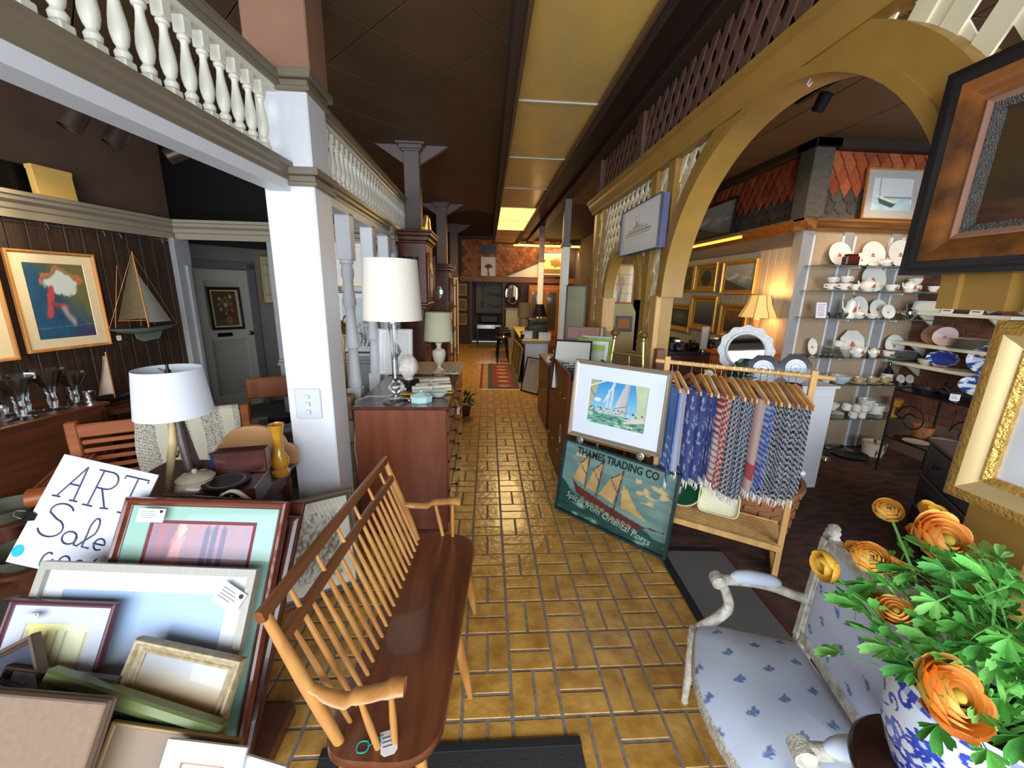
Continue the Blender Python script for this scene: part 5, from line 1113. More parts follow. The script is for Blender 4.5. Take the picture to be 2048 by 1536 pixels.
# picture leaning on the floor behind the bench
def art_hay(u, v): return mixc((206, 200, 180), (110, 96, 70), max(0, min(1, fbm(u*14, v*14)*2.4+.75-abs(v-.45)*1.6)))
picture('framed_print', 'pale sketch in weathered wood frame leaning on the floor behind the bench', .42, .56, .035, wood('weathered_frame', RGB(112, 92, 72), RGB(86, 68, 52), .5, 'x'), art_hay, hang((-.90, 1.93, .0), (.55, -1), rad(16)), matw=.06, matc=(226, 218, 198), res=(40, 50), coat=.3)
rb = thing('rubber_mat', 'dark grey doormat lying before the bench', 'mat', (-.1, .88, 0)); MB().cbox(-.5, .47, -.5, .275, .0, .008, .004).build('pad', mat('black_mat', RGB(46, 46, 48), .9, noise_amt=.2, nscale=120, bump=.3), rb)
MB().cbox(-.5, .47, .24, .275, .007, .011, .003).build('border', mat('mat_border', RGB(28, 28, 30), .7), rb)
# ================================================================ right side of the aisle
# ---- painted trade sign
BLs, BRs = Vector((.571, 2.818, 0)), Vector((1.17, 2.18, 0)); xs_ = (BRs-BLs).normalized(); ns_ = Vector((xs_.y, -xs_.x, 0))
SGW, SGH = .893, .58
def plane_M(o, x, n, tilt):
    z = Vector((0, 0, math.cos(tilt)))-n*math.sin(tilt); y = z.cross(x); return Matrix(((x.x, y.x, z.x, o.x), (x.y, y.y, z.y, o.y), (x.z, y.z, z.z, o.z), (0, 0, 0, 1)))
MS = plane_M((BLs+BRs)/2, xs_, ns_, rad(9))
def inpoly(x, y, P):
    r = False; j = len(P)-1
    for i in range(len(P)):
        if (P[i][1] > y) != (P[j][1] > y) and x < (P[j][0]-P[i][0])*(y-P[i][1])/(P[j][1]-P[i][1]+1e-12)+P[i][0]: r = not r
        j = i
    return r
def sailp(x0, xm, zb, zt, lean): return [(x0, zb), (xm, zb-.02), (xm, zt), (xm-.03, zt-.07), (xm-.07+lean, zt-.10)]
SAILS = [[(.12, .50), (.235, .46), (.245, .86), (.21, .79), (.17, .73)], [(.26, .44), (.355, .42), (.385, .84), (.345, .76), (.305, .71)], [(.385, .42), (.525, .36), (.57, .80), (.52, .72), (.475, .68)],
         [(.59, .66), (.74, .40), (.84, .30), (.70, .34), (.60, .40)], [(.58, .58), (.63, .62), (.72, .40), (.74, .36), (.60, .36)]]
def art_sign(u, v):
    c = mixc((120, 150, 142), (92, 122, 120), .5+fbm(u*2+v, v*9, 1)*1.6)
    cl = fbm(u*8, v*10, 6)
    if (u < .22 and .72 < v < .88 or u > .68 and .52 < v < .80) and cl > .06: c = mixc(c, (206, 176, 126), (cl-.06)*8)
    sea = .33-.18*u+.02*math.sin(u*26)+.04*fbm(u*9, 2)+(.12 if u < .12 else 0)*(1-u/.12)
    if v < sea:
        w = fbm(u*7, v*16, 11); c = mixc((28, 62, 58), (46, 92, 78), .5+w*1.5)
        if w > .17: c = mixc(c, (150, 172, 150), (w-.17)*5)
    H = [(.10, .52), (.17, .42), (.5, .31), (.83, .23), (.72, .14), (.58, .13), (.30, .25), (.17, .31)]
    if inpoly(u, v, H): c = mixc((110, 56, 46), (78, 38, 34), .5+fbm(u*6, v*14)*1.2)
    for S in SAILS:
        if inpoly(u, v, S): c = mixc((206, 172, 112), (176, 138, 84), .5+fbm(u*7, v*7, 5)*1.4)
    for a in ((.245, .42, .25, .90), (.365, .37, .39, .88), (.54, .29, .575, .83), (.83, .245, .97, .26)):
        if seg_d(u, v*.65, a[0], a[1]*.65, a[2], a[3]*.65) < .0055: c = (84, 44, 34)
    for a in ((.17, .73, .24, .62), (.305, .71, .37, .58), (.475, .68, .55, .52), (.24, .88, .17, .73), (.38, .85, .305, .71), (.57, .80, .475, .68)):
        if seg_d(u, v*.65, a[0], a[1]*.65, a[2], a[3]*.65) < .0042: c = (96, 56, 40)
    for k in range(11):
        x = .24+k*.05; y = .26-.012*k+.012*math.sin(k*5); d = math.hypot(u-x, (v-y)*.7)
        if d < .022: c = mixc(c, (176, 190, 172), .5)
    return c
sgr = picture('painted_sign', 'large painted wooden trade sign of a schooner leaning on the tiles', SGW, SGH, .016, mat('dark_teal_frame', RGB(34, 56, 58), .45, noise_amt=.2, nscale=30), art_sign, MS, depth=.035, res=(130, 86), rough=.45, style='flat', cat='sign')
blk_i = mat('sign_black', RGB(22, 30, 30), .5)
LR = Matrix.Rotation(rad(90), 4, 'X')
def letters(txt, size, x, z, m_, parent, sl=0., xs=1., shear=0., y=-.013, bold=0.):
    me = text_mesh(txt, size, .0008, xs=xs, shear=shear, bold=bold); me.materials.append(m_); o = obj('lettering', me, parent, T((x, y, z)) @ Matrix.Rotation(sl, 4, 'Y') @ LR); return o
letters('THAMES TRADING CO', .076, -.005, .510, blk_i, sgr, xs=.82, bold=.0013)
letters('Spices from Oriental Ports', .068, -.02, .105, mat('sign_cream', RGB(172, 186, 168), .5), sgr, sl=rad(8), shear=.2, xs=.95)
# ---- brass easel with framed yacht print
pbl, pbr = Vector((.615, 2.75, .655)), Vector((1.125, 2.305, .655)); xp = (pbr-pbl).normalized(); np_ = Vector((xp.y, -xp.x, 0)); PW = (pbr-pbl).length
MP = plane_M((pbl+pbr)/2, xp, np_, rad(6))
def art_yacht(u, v):
    c = mixc((150, 206, 232), (60, 146, 206), (v-.3)*1.6); 
    if math.hypot((u-.17)/.06, (v-.55)/.04) < 1: c = (226, 240, 246)
    if inpoly(u, v, [(0, 1), (.17, 1), (.14, .80), (.05, .38), (0, .36)]): c = mixc((196, 192, 150), (170, 168, 132), v)
    if inpoly(u, v, [(.77, 1), (1, 1), (1, .3), (.84, .28), (.83, .62)]): c = mixc((206, 214, 176), (180, 196, 160), .5+fbm(u*5, v*5))
    if inpoly(u, v, [(.62, 1), (.69, 1), (.68, .30), (.46, .34), (.50, .55)]): c = mixc((206, 206, 200), (176, 180, 184), (u-.5)*5)
    for a, w_, k in (((.44, 1, .28, .52), .012, (226, 230, 226)), ((.42, .98, .40, .36), .02, (206, 214, 214)), ((.36, .8, .33, .36), .016, (206, 220, 226)), ((0, .83, .3, 1), .012, (226, 236, 226)), ((.0, .8, .11, .62), .008, (110, 100, 80)), ((.48, .42, .68, .52), .006, (70, 80, 80)), ((.68, 1, .67, .3), .008, (150, 150, 150))):
        if seg_d(u, v, *a) < w_: c = k
    if v < .36+.03*math.sin(u*7): c = mixc(c, (210, 206, 190), .8 if fbm(u*14, v*14) > -.1 else 0); 
    if .30 < v < .40 and fbm(u*22, v*22, 2) > .12: c = (96, 70, 56)
    if v < .30-.05*u:
        w = fbm(u*8, v*20, 4); c = mixc((60, 140, 140), (150, 186, 140), .5+w*2.2)
        if w < -.16: c = (40, 96, 110)
        if w > .22: c = (216, 232, 216)
        if u > .35 and v < .2 and fbm(u*20, v*30) > .2: c = (170, 140, 96)
    if inpoly(u, v, [(.62, .22), (1, .30), (1, .24), (.8, .17)]): c = (206, 212, 190)
    return c
picture('framed_print', 'watercolour of yachts under sail in silver frame on a brass easel', PW, .56, .03, mat('champagne_frame', RGB(176, 164, 146), .28, metal=.55), art_yacht, MP, matw=.10, matc=(226, 232, 242), matw2=.095, depth=.03, res=(96, 72), coat=.5, style='scoop', rough=.6)
es = thing('brass_easel', 'brass tube easel with acorn finials carrying the yacht print', 'easel', (.95, 2.7, 0)); EI = Matrix.Translation((-.95, -2.7, 0))
brass_o = mat('old_brass', RGB(176, 156, 100), .3, metal=.9)
def EP(a, b, z): return MP @ Vector((a, b, z))
for a, at_ in ((-.14, -.10), (.16, .10)):
    p0 = EP(a-.06 if a < 0 else a+.06, .17, -.64); p1 = EP(at_, .06, .745)
    p0.z = 0.0; MB().tube([p0, p1], .0095, 10, M=EI).build('upright', mat('polished_brass', RGB(214, 196, 120), .25, metal=.8), es)
    MB().lathe([(.010, -.02), (.016, -.01), (.014, .0), (.03, .012), (.034, .022), (.03, .034), (.018, .046), (.012, .056), (.008, .072), (0, .08)], 16, EI @ Matrix.Translation(p1)).build('finial', brass_o, es)
MB().tube([EP(-.10, .062, .63), EP(.11, .062, .63)], .009, 10, M=EI).build('crossbar', brass_o, es)
MB().tube([EP(.02, .06, .62), EP(.03, .3, -.6)-Vector((0, 0, EP(.03, .3, -.6).z-.0))], .009, 8, M=EI).build('rear_leg', brass_o, es)
MB().tube([EP(-.27, -.005, -.012), EP(.27, -.005, -.012)], .008, 8, M=EI).build('ledge', brass_o, es)
for a in (-.22, .22): MB().lathe([(0, 0), (.024, 0), (.026, .006), (.018, .008), (.016, .012), (.010, .012), (.008, .016), (0, .018)], 20, EI @ MP @ T((a, -.045, -.014), rx=rad(90))).build('rosette', mat('silver_rosette', RGB(176, 172, 160), .3, metal=.8), es)
# ---- print bin
binw = wood('bin_wood', RGB(120, 64, 32), RGB(90, 46, 24), .4, 'z', 3)
pbn = thing('print_bin', 'tall brown wooden print bin on the aisle behind the yacht print', 'bin', (.9, 3.5, 0))
MB().cbox(-.24, -.22, -.42, .5, .04, 1.04, .004).cbox(.22, .24, -.42, .5, .04, 1.04, .004).build('side_board', binw, pbn)
MB().cbox(-.22, .22, -.42, -.40, .04, .98, .004).cbox(-.22, .22, .48, .5, .04, 1.04, .004).build('end_board', binw, pbn)
MB().cbox(-.23, .23, -.41, .49, 0, .06, .004).build('base', binw, pbn)
for y in (-.3, -.1, .2, .4):
    for z in (.25, .8): MB().sphere((-.242, y, z), .006, 8, 6).build('screw_head', mat('silver', (0, 0, 0)), pbn)
price_tag('white price tag on a string at the print bin side', (.652, 3.28, .42), rad(-80), .03, .05, string=(0, 0, .12))
white_f = mat('white_edge', RGB(226, 226, 226), .5)
for k in range(4): picture('framed_print', 'print %s in the bin, its white edge just showing behind the yacht print' % ('first', 'second', 'third', 'fourth')[k] if False else ('narrow white-edged print in the bin, %s of four' % ('nearest the aisle end', 'second', 'third', 'fourth')[k]), .36, .62, .008, white_f if k % 2 else drk, pale((60, 60, 64)), hang((.86, 3.16+.05*k, .44), (-.1, -1), rad(14)), res=(2, 2), depth=.012)
def art_two(u, v):
    if .2 < v < .55 and (.18 < u < .44 or .56 < u < .82):
        e = min(abs(u-.18), abs(u-.44), abs(u-.56), abs(u-.82), abs(v-.2), abs(v-.55)); return (90, 90, 92) if e < .02 else (150, 150, 150)
    return (214, 210, 200)
picture('framed_print', 'dark framed mat with two small etchings poking out of the print bin', .36, .50, .016, blk_f, art_two, hang((.78, 3.62, .76), (-.35, -1), rad(24)), res=(40, 50), coat=.4)
picture('framed_print', 'lime green framed print standing in the print bin', .34, .52, .02, mat('lime_paint', RGB(150, 196, 60), .4), lambda u, v: (170, 200, 110) if v > .8 else (206, 214, 196), hang((.99, 3.72, .74), (-.45, -1), rad(22)), matw=.03, res=(8, 20), coat=.4)
picture('framed_print', 'pale grey framed print just behind the lime green one', .32, .54, .02, mat('pale_frame', RGB(206, 206, 200), .4), pale((200, 200, 196)), hang((1.03, 3.79, .74), (-.45, -1), rad(22)), res=(2, 2))
lbd = thing('framed_board', 'large brown wooden panel standing behind the easel finials', 'panel', M=hang((1.0, 3.92, .52), (-.2, -1), rad(8))); MB().cbox(-.2, .19, -.02, .02, 0, .82, .004).build('board', wood('panel_wood', RGB(140, 76, 46), RGB(110, 56, 32), .4, 'z'), lbd); MB().cbox(.13, .17, -.035, -.018, .0, .82, .006).build('moulding', cherry, lbd)
# ---- clothes rack with towels
RA, RB = Vector((1.14, 2.40, 0)), Vector((1.765, 1.985, 0)); rd = (RB-RA).normalized(); rn = Vector((rd.y, -rd.x, 0))  # rn points toward the viewer's left/front
if rn.y > 0: rn = -rn
RZ = 1.265; RLn = (RB-RA).length
RM = Matrix(((rd.x, -rn.x, 0, RA.x), (rd.y, -rn.y, 0, RA.y), (0, 0, 1, 0), (0, 0, 0, 1)))  # x along bar, -y toward viewer
birch = wood('birch', RGB(222, 178, 116), RGB(200, 152, 90), .45, 'z', 6)
rk = thing('clothes_rack', 'pale birch clothes rack with slatted lower shelf', 'clothes rack', M=RM)
for x in (0, RLn): MB().cbox(x-.016, x+.016, -.016, .016, 0, RZ+.035, .004).build('post', birch, rk)
MB().tube([(-.07, 0, RZ), (RLn+.09, 0, RZ)], .0135, 12).build('rail', birch, rk)
for x in (0, RLn): MB().cbox(x-.014, x+.014, -.05, .25, 0, .03, .004).build('foot', birch, rk)
for k in range(11): MB().cbox(.0, RLn, -.045+k*.028, -.024+k*.028, .222, .236, .003).build('shelf_slat', birch, rk)
MB().cbox(0, RLn, -.055, -.045, .205, .245, .003).cbox(0, RLn, .26, .27, .205, .245, .003).build('shelf_edge', birch, rk)
def anchor(u, v):
    u, v = u*2.6, v*5.6; iv = math.floor(v); fu = (u+.5*(iv % 2)) % 1-.5; fv = v-iv-.5
    d = min(seg_d(fu, fv, 0, .26, 0, -.28), seg_d(fu, fv, -.13, .17, .13, .17), abs(math.hypot(fu, fv-.32)-.06), abs(math.hypot(fu, fv+.06)-.24) if fv < -.12 else 9)
    return d < .045
def tw_lightblue(u, v):
    if v < .5 and (v*38) % 4 < 1 and .15 < (u*3+v*2) % 1 < .75: return (206, 220, 244)
    return mixc((84, 124, 200), (110, 146, 212), .5+nz(u*9, v*3))
def tw_anchor(u, v): return (226, 230, 240) if anchor(u, v) and v > .06 else mixc((86, 100, 168), (104, 118, 180), .5+nz(u*8, v*4))
def tw_red(u, v): return (176, 66, 70) if (v*30) % 2 < 1 else (236, 220, 208)
def tw_redcheck(u, v): return (186, 60, 66) if ((v*34) % 2 < 1) != ((u*14) % 2 < .8) else (240, 222, 214)
def tw_diamond(u, v):
    a = (u*16) % 2-1; b = (v*40) % 2-1; return (216, 220, 226) if .45 < abs(a)+abs(b) < .85 or abs(a)+abs(b) > 1.55 else (52, 64, 92)
def tw_pink(u, v): return (206, 96, 100) if .12 < v < .30 else mixc((226, 178, 170), (236, 214, 204), .5+.5*math.sin(u*24))
def tw_bluestripe(u, v): return (90, 120, 206) if (v*36) % 2 < 1.1 else (206, 216, 240)
def tw_chevron(u, v): return (44, 52, 84) if ((v*36+abs((u*10) % 2-1)*1.3) % 2) < 1.05 else (226, 226, 226)
def tw_white(u, v): return (200, 204, 222) if (u*12) % 2 < .4 else (228, 226, 228)
TOW = [(tw_lightblue, 'light blue towel with white dashes at the left end of the rack', .60), (tw_white, 'plain whitish towel second on the rack', .52), (tw_anchor, 'blue towel with white anchors, the foremost of three', .56), (tw_anchor, 'blue anchor towel, middle of three', .57), (tw_anchor, 'blue anchor towel, hindmost of three beside the red stripes', .54),
       (tw_red, 'red and cream broad-striped towel', .53), (tw_redcheck, 'red and white checked towel', .58), (tw_diamond, 'navy diamond-weave towel beside the red checks', .60), (tw_diamond, 'middle navy diamond-weave towel', .62), (tw_diamond, 'navy diamond-weave towel beside the pink one', .60), (tw_pink, 'pale pink towel with coral band', .54), (tw_bluestripe, 'blue and white narrow-striped towel', .55),
       (tw_chevron, 'navy chevron towel next to the blue stripes', .56), (tw_chevron, 'second navy chevron towel from the blue stripes', .55), (tw_chevron, 'third navy chevron towel from the blue stripes', .55), (tw_chevron, 'fourth navy chevron towel from the blue stripes', .54), (tw_chevron, 'last navy chevron towel against the right rack post', .54)]
hang_w = [wood('hanger_wood_%d' % i, RGB(*a), RGB(*b), .4, 'y') for i, (a, b) in enumerate((((206, 150, 84), (176, 118, 56)), ((214, 170, 116), (190, 142, 86)), ((176, 128, 88), (150, 104, 66))))]
HP = [(-.155, -.105), (-.15, -.082), (-.10, -.05), (-.04, -.012), (0, .004), (.04, -.012), (.10, -.05), (.15, -.082), (.155, -.105), (.148, -.108), (.10, -.077), (.04, -.042), (0, -.03), (-.04, -.042), (-.10, -.077), (-.148, -.108)]
hmesh = {}
ords = ('first', 'second', 'third', 'fourth', 'fifth', 'sixth', 'seventh', 'eighth', 'ninth', 'tenth', 'eleventh', 'twelfth', 'thirteenth', 'fourteenth', 'fifteenth', 'sixteenth', 'seventeenth')
for k, (cf, lab, drop) in enumerate(TOW):
    x = .93*(.035, .07, .155, .215, .255, .295, .33, .39, .425, .456, .505, .545, .58, .62, .655, .69, .725)[k]; tw = rad(33)+random.uniform(-.05, .05); M0 = RM @ T((x, 0, RZ)) @ Matrix.Rotation(tw, 4, 'Z')
    hg = thing('coat_hanger', 'wooden coat hanger on the rack, %s from the easel end' % ords[k], 'hanger', M=M0, group='hangers on the birch rack')
    MB().prism(HP, -.006, .006, M=T((0, 0, -.055)), axis='x').build('yoke', hang_w[k % 3], hg)
    MB().tube([(0, 0, -.06), (0, 0, -.02), (0, .016, -.004), (0, .014, .012), (0, 0, .0175), (0, -.014, .012), (0, -.017, 0)], .0018, 6).build('hook', mat('chrome', (0, 0, 0)), hg)
    MB().tube([(0, -.14, -.15), (0, .14, -.15)], .004, 6).build('bar', hang_w[k % 3], hg)
    t_ = thing('towel', lab, 'towel', M=M0, group='towels on the birch rack'); ph = random.uniform(0, 6)
    th_ = .009
    def tf(u, v, ph=ph, drop=drop):
        # v 0..1: back hem up over bar to front hem
        y = (u-.5)*.262*(1+.04*math.sin(v*5+ph)); wv = .0045*math.sin(u*9+ph)+.002*math.sin(u*19+ph*2)
        if v < .46: s = v/.46; X, Z = th_*.75, -.155-drop*.92*(1-s); wv *= (1-s*.7)
        elif v < .54: a = (v-.46)/.08*PI; X, Z = .009*math.cos(a), -.152+.009*math.sin(a); wv = 0
        else: s = (v-.54)/.46; X, Z = -th_*.75, -.155-drop*s; wv *= (.3+.7*s)
        spread = 1+.10*abs(v-.5); return (X+wv, y*spread, Z+.006*math.sin(u*9+ph)*abs(2*v-1))
    big = 1 if k < 12 else .8
    MB().grid(tf, 40, 120, colf=lambda u, v, cf=cf: cf(u, abs(v-.5)*2 if False else 1-abs(2*v-1))).build('cloth', painted('p', .95), t_)
    mb = MB()
    for j in range(15):
        p = Vector(tf((j+.5)/15, 1)); mb.tube([p, p+Vector((random.uniform(-.004, .004), random.uniform(-.006, .006), -.03)), p+Vector((random.uniform(-.006, .006), random.uniform(-.01, .01), -.05))], [.005, .005, .002], 4)
    mb.build('fringe', mat('cream_fringe', RGB(236, 230, 222), .95), t_)
# ---- things behind the rack's shelf: basket of rolls, plates, post
wk_m = mat('wicker', RGB(170, 112, 70), .7, col2=RGB(126, 76, 44), nscale=30, bump=.5)
bs = thing('splint_basket', 'woven splint basket of wrapped paper rolls behind the rack', 'basket', M=T((1.95, 2.66, 0), s=1.28))
strip = mkmesh(MB().box(-.028, .028, -.004, .004, -.014, .014), 'basket_splint', wk_m); stripb = mkmesh(MB().box(-.028, .028, -.004, .004, -.014, .014), 'basket_splint', mat('wicker_dark', RGB(150, 98, 62), .7))
MB().lathe([(0, .0), (.24, 0), (.27, .26), (.262, .26), (.232, .01), (0, .01)], 32, sx=1.15).build('body', mat('wicker_dark', (0, 0, 0)), bs)
for r_ in range(8):
    for a_ in range(26):
        if (a_+r_) % 2: continue
        a = 2*PI*a_/26; rr = .243+.03*r_/8+.002; inst('basket_splint', strip if (a_//2+r_) % 2 else stripb, bs, T((rr*1.15*math.cos(a), rr*math.sin(a), .02+r_*.031), rz=math.atan2(math.cos(a)*1.0, -math.sin(a)*1.15)))
MB().lathe([(.268, .25), (.285, .255), (.285, .285), (.262, .285), (.258, .25), (.268, .25)], 36, cap=False, sx=1.15).build('rim', wk_m, bs)
roll_m = mat('cellophane_roll', RGB(206, 212, 222), .15, noise_amt=.1, nscale=20, coat=.6)
for k, (x, y, z, a, lab) in enumerate(((-.02, -.1, .30, 8, 'nearest'), (.04, .0, .335, 14, 'second'), (.0, .1, .30, 5, 'third'), (.05, .06, .37, 10, 'topmost'), (.02, -.06, .36, 18, 'second from the top'))):
    r_ = thing('paper_roll', 'clear-wrapped paper roll lying across the splint basket, %s' % lab, 'paper roll', M=T((1.93+x, 2.66+y, z+.085), rad(-a))); MB().lathe([(.018, -.36), (.026, -.35), (.026, .35), (.018, .36), (.012, .36), (.012, -.36)], 16, T(ry=rad(90))).build('roll', roll_m, r_)
gb = thing('green_bowl', 'dark green enamel bowl with cream rim propped on the rack shelf', 'bowl', M=RM @ T((.17, .16, .37), rx=rad(78)))
MB().lathe([(0, -.03), (.06, -.028), (.115, .0), (.125, .012), (.115, .008), (.06, -.02), (0, -.022)], 32).build('bowl', mat('green_enamel', RGB(20, 74, 44), .15, coat=.6), gb); MB().lathe([(.123, .008), (.129, .014), (.123, .016), (.119, .010)], 32, cap=False).build('rim', mat('cream_glaze', RGB(222, 214, 176), .3), gb)
cd = thing('cream_dish', 'cream rectangular ovenware dish propped on the rack shelf', 'dish', M=RM @ T((.40, .14, .335), rx=rad(72)))
rr1 = rounded([(-.125, -.085), (.125, -.085), (.125, .085), (-.125, .085)], .05, 5); mb = MB(); k_ = len(rr1)
for sc_, z in ((.7, -.03), (.92, -.02), (1, .005), (.95, .006), (.88, -.012), (.68, -.02)): mb.v += [(x*sc_, y*sc_, z) for x, y in rr1]
mb.f = [(a*k_+i, a*k_+(i+1) % k_, (a+1)*k_+(i+1) % k_, (a+1)*k_+i) for a in range(5) for i in range(k_)]+[tuple(range(5*k_, 6*k_)), tuple(range(k_))[::-1]]; mb.build('dish', mat('cream_glaze', (0, 0, 0)), cd)
tp_ = thing('table_leg_stand', 'dark wooden trestle holding goods behind the birch rack', 'trestle', (1.80, 3.2, 0))
for x, y in ((-.2, -.72), (.8, -.1), (-.2, .3), (.8, .3)): MB().cbox(x-.022, x+.022, y-.022, y+.022, 0, .95, .004).build('leg', mat('dark_post', RGB(58, 30, 24), .4), tp_)
MB().cbox(-.25, .83, -.15, .35, .95, .97, .004).build('top', cherry_d, tp_)
# round mirror, octagon plates, plant, caps on that trestle
rm = thing('round_mirror', 'round mirror in white scalloped frame above the rack', 'mirror', M=hang((2.30, 3.34, .965), (-.35, -1), rad(12)))
def scal(r, k): return [((r+.008*math.cos(12*a))*math.cos(a), (r+.008*math.cos(12*a))*math.sin(a)+.24) for a in np.linspace(0, 2*PI, 96, endpoint=False)]
MB().prism(scal(.225, 0), -.012, .01, axis='y').build('frame', mat('antique_white', RGB(222, 224, 222), .4, noise_amt=.15, nscale=40, bump=.3), rm)
MB().lathe([(0, 0), (.145, 0), (.145, .004), (0, .004)], 40, T((0, -.013, .24), rx=rad(90))).build('glass', mat('mirror_glass', RGB(220, 222, 230), .02, metal=1), rm)
MB().lathe([(.145, 0), (.152, .012), (.165, .014), (.172, 0)], 40, T((0, -.012, .24), rx=rad(90)), cap=False).build('bead', mat('antique_white', (0, 0, 0)), rm)
def octo(r): return [(r*math.cos(PI/8+k*PI/4), r*math.sin(PI/8+k*PI/4)) for k in range(8)]
for lab, u, v in (('black octagonal plate with white rosette right of the round mirror', 1588, 765), ('black octagonal plate with white rosette before the round mirror', 1523, 768)):
    p = PZ(u, v, .971); o_ = thing('octagon_plate', lab, 'plate', M=hang((p.x, p.y, .971), (-.4, -1), rad(14)))
    MB().prism([(x, z+.12) for x, z in octo(.13)], -.006, .006, axis='y').build('rim', mat('black_lacquer', RGB(24, 24, 32), .2, coat=.5), o_)
    painted_lathe('centre', [(.001, 0), (.03, .001), (.06, .002), (.078, .004), (.08, 0)], o_, lambda u, v: mixc((206, 212, 222), (110, 120, 140), max(0, math.sin(v*26+math.sin(u*2*PI*12)))*.8), n=60, sub=8, M=T((0, -.006, .12), rx=rad(90)))
pt = thing('potted_plant', 'small leafy green plant on the trestle behind the rack', 'plant', PZ(1480, 778, .971)); MB().lathe([(0, 0), (.05, 0), (.06, .08), (.055, .08), (0, .07)], 16).build('pot', mat('white_glaze', (0, 0, 0)), pt)
leaf_s = mkmesh(MB().add([(0, 0, 0), (.012, .02, .004), (0, .05, 0), (-.012, .02, .004)], [(0, 1, 2), (0, 2, 3)]), 'leaf', mat('dark_leaf', RGB(48, 82, 44), .5))
for k in range(70): a = random.uniform(0, 2*PI); e = random.uniform(-.3, 1.3); inst('leaf', leaf_s, pt, T((.04*math.cos(a), .04*math.sin(a), .08+random.uniform(0, .09)), rz=a-PI/2, rx=e, s=random.uniform(.9, 1.7)))
dz = thing('daisy_bunch', 'white and yellow cloth daisies behind the rack rail', 'flowers', PZ(1412, 780, .971))
for k, (x, z, c) in enumerate(((-.03, .15, 0), (.0, .12, 1), (.035, .17, 0), (.05, .12, 0))):
    MB().tube([(0, 0, 0), (x, 0, z)], .003, 5).build('stem', mat('dark_leaf', (0, 0, 0)), dz); b_ = MB().sphere((x, -.01, z), .014, 10, 6).build('head', mat('daisy_yellow', RGB(226, 190, 40), .6), dz)
    if c:
        mb = MB()
        for j in range(12): mb.add([(0, 0, 0), (.035, 0, .008), (.04, 0, 0), (.035, 0, -.008)], [(0, 1, 2, 3)], T((x, -.008, z)) @ Matrix.Rotation(j*PI/6, 4, 'Y'))
        mb.build('petals', white, b_)
cpb = thing('folded_caps', 'blue striped cap leaning beside the round mirror', 'cap', PZ(1470, 765, .971)); MB().sphere((0, 0, .07), .075, 18, 10, sz=.9).build('crown', mat('navy_cloth', RGB(70, 84, 120), .9), cpb); MB().lathe([(0, 0), (.1, 0), (.1, .006), (0, .006)], 18, T((0, -.07, .03), rx=rad(20)), sx=.8).build('brim', mat('cap_grey', RGB(150, 160, 180), .9), cpb)
wc = thing('white_cabinet', 'white painted cabinet standing between rack and glass shelves', 'cabinet', (2.76, 3.30, 0)); MB().cbox(-.08, .22, -.2, .3, 0, .93, .004).build('body', white, wc); MB().cbox(-.1, .24, -.22, .32, .93, .95, .004).build('top', white, wc); MB().cbox(-.05, .19, -.212, -.198, .08, .86, .004).build('door', white, wc)
# ---- kiosk side: oil paintings, lamp, dressers
def kpic(label, u0, u1, v0, v1, art, fw=.05, fm=None, **k):
    x = KX-.02; a, b, c_ = PX(u0, (v0+v1)/2, x), PX(u1, (v0+v1)/2, x), PX((u0+u1)/2, v0, x); d = PX((u0+u1)/2, v1, x)
    return picture('oil_painting', label, abs(a.y-b.y), c_.z-d.z, fw, fm or gold_f, art, hang((x, (a.y+b.y)/2, d.z), (-1, 0)), res=(36, 30), style=k.pop('style', 'scoop'), depth=.05, **k)
def art_sea(u, v):
    c = mixc((84, 104, 116), (176, 186, 196), v*1.1); w = fbm(u*4, v*5, 3)
    if .25 < v < .8: c = mixc(c, (206, 214, 206), max(0, min(1, (w+.1)*3*(1-abs(v-.5)*2.4))))
    if v < .45-.5*u: c = (60, 52, 48)
    return c
def art_brown(u, v): return mixc((120, 96, 44), (60, 44, 24), .5+fbm(u*6, v*6, 8)*1.8)
def art_cyp(u, v): return (26, 30, 24) if math.hypot((u-.5)/.28, (v-.45)/.42) < 1 else (120, 100, 62)
def art_dark(u, v): return mixc((46, 50, 50), (110, 110, 96), max(0, 1-math.hypot((u-.5)*1.6, (v-.6)*2))+fbm(u*5, v*5)*.4)
kpic('stormy breaking sea in gilt frame on the beadboard', 1449, 1517, 521, 588, art_sea)
kpic('dark cypress picture in wide gilt frame between two others', 1393, 1438, 527, 583, art_cyp, .07)
kpic('autumn brown landscape in gilt frame nearest the arch', 1338, 1391, 535, 583, art_brown, .03)
kpic('small portrait in ornate gilt frame above the dark dresser', 1336, 1384, 608, 662, art_dark, .08)
kpic('upright seascape in heavy gilt frame below the cypress picture', 1385, 1436, 592, 662, lambda u, v: mixc((40, 52, 60), (120, 126, 120), v), .09)
kpic('dusky landscape in deep gilt frame half behind the lit lamp', 1442, 1498, 608, 680, lambda u, v: mixc((40, 28, 18), (150, 104, 50), v+fbm(u*4, v*4)*.4), .09)
od = thing('dresser', 'dark dresser with drawers under the small oil portraits', 'dresser', (2.15, 4.45, 0))
MB().cbox(-.24, .2, -.43, .5, .04, 1.06, .005).build('body', teak, od); MB().cbox(-.25, .21, -.44, .52, 1.06, 1.09, .006).build('top', mat('dark_top', RGB(52, 44, 40), .35), od)
for k in range(3):
    d_ = MB().cbox(-.252, -.235, -.38, .45, .1+.31*k, .38+.31*k, .005).build('drawer', cherry_d, od); e_ = MB().cbox(-.2, .16, -.442, -.425, .1+.31*k, .38+.31*k, .005).build('drawer', cherry_d, od); MB().sphere((-.02, -.45, .24+.31*k), .014, 10, 6).build('knob', brass, e_)
oc = thing('pine_cabinet', 'orange pine cabinet behind the hanging towels', 'cabinet', (2.65, 4.2, 0)); pine = wood('orange_pine', RGB(176, 96, 38), RGB(150, 76, 28), .4, 'x')
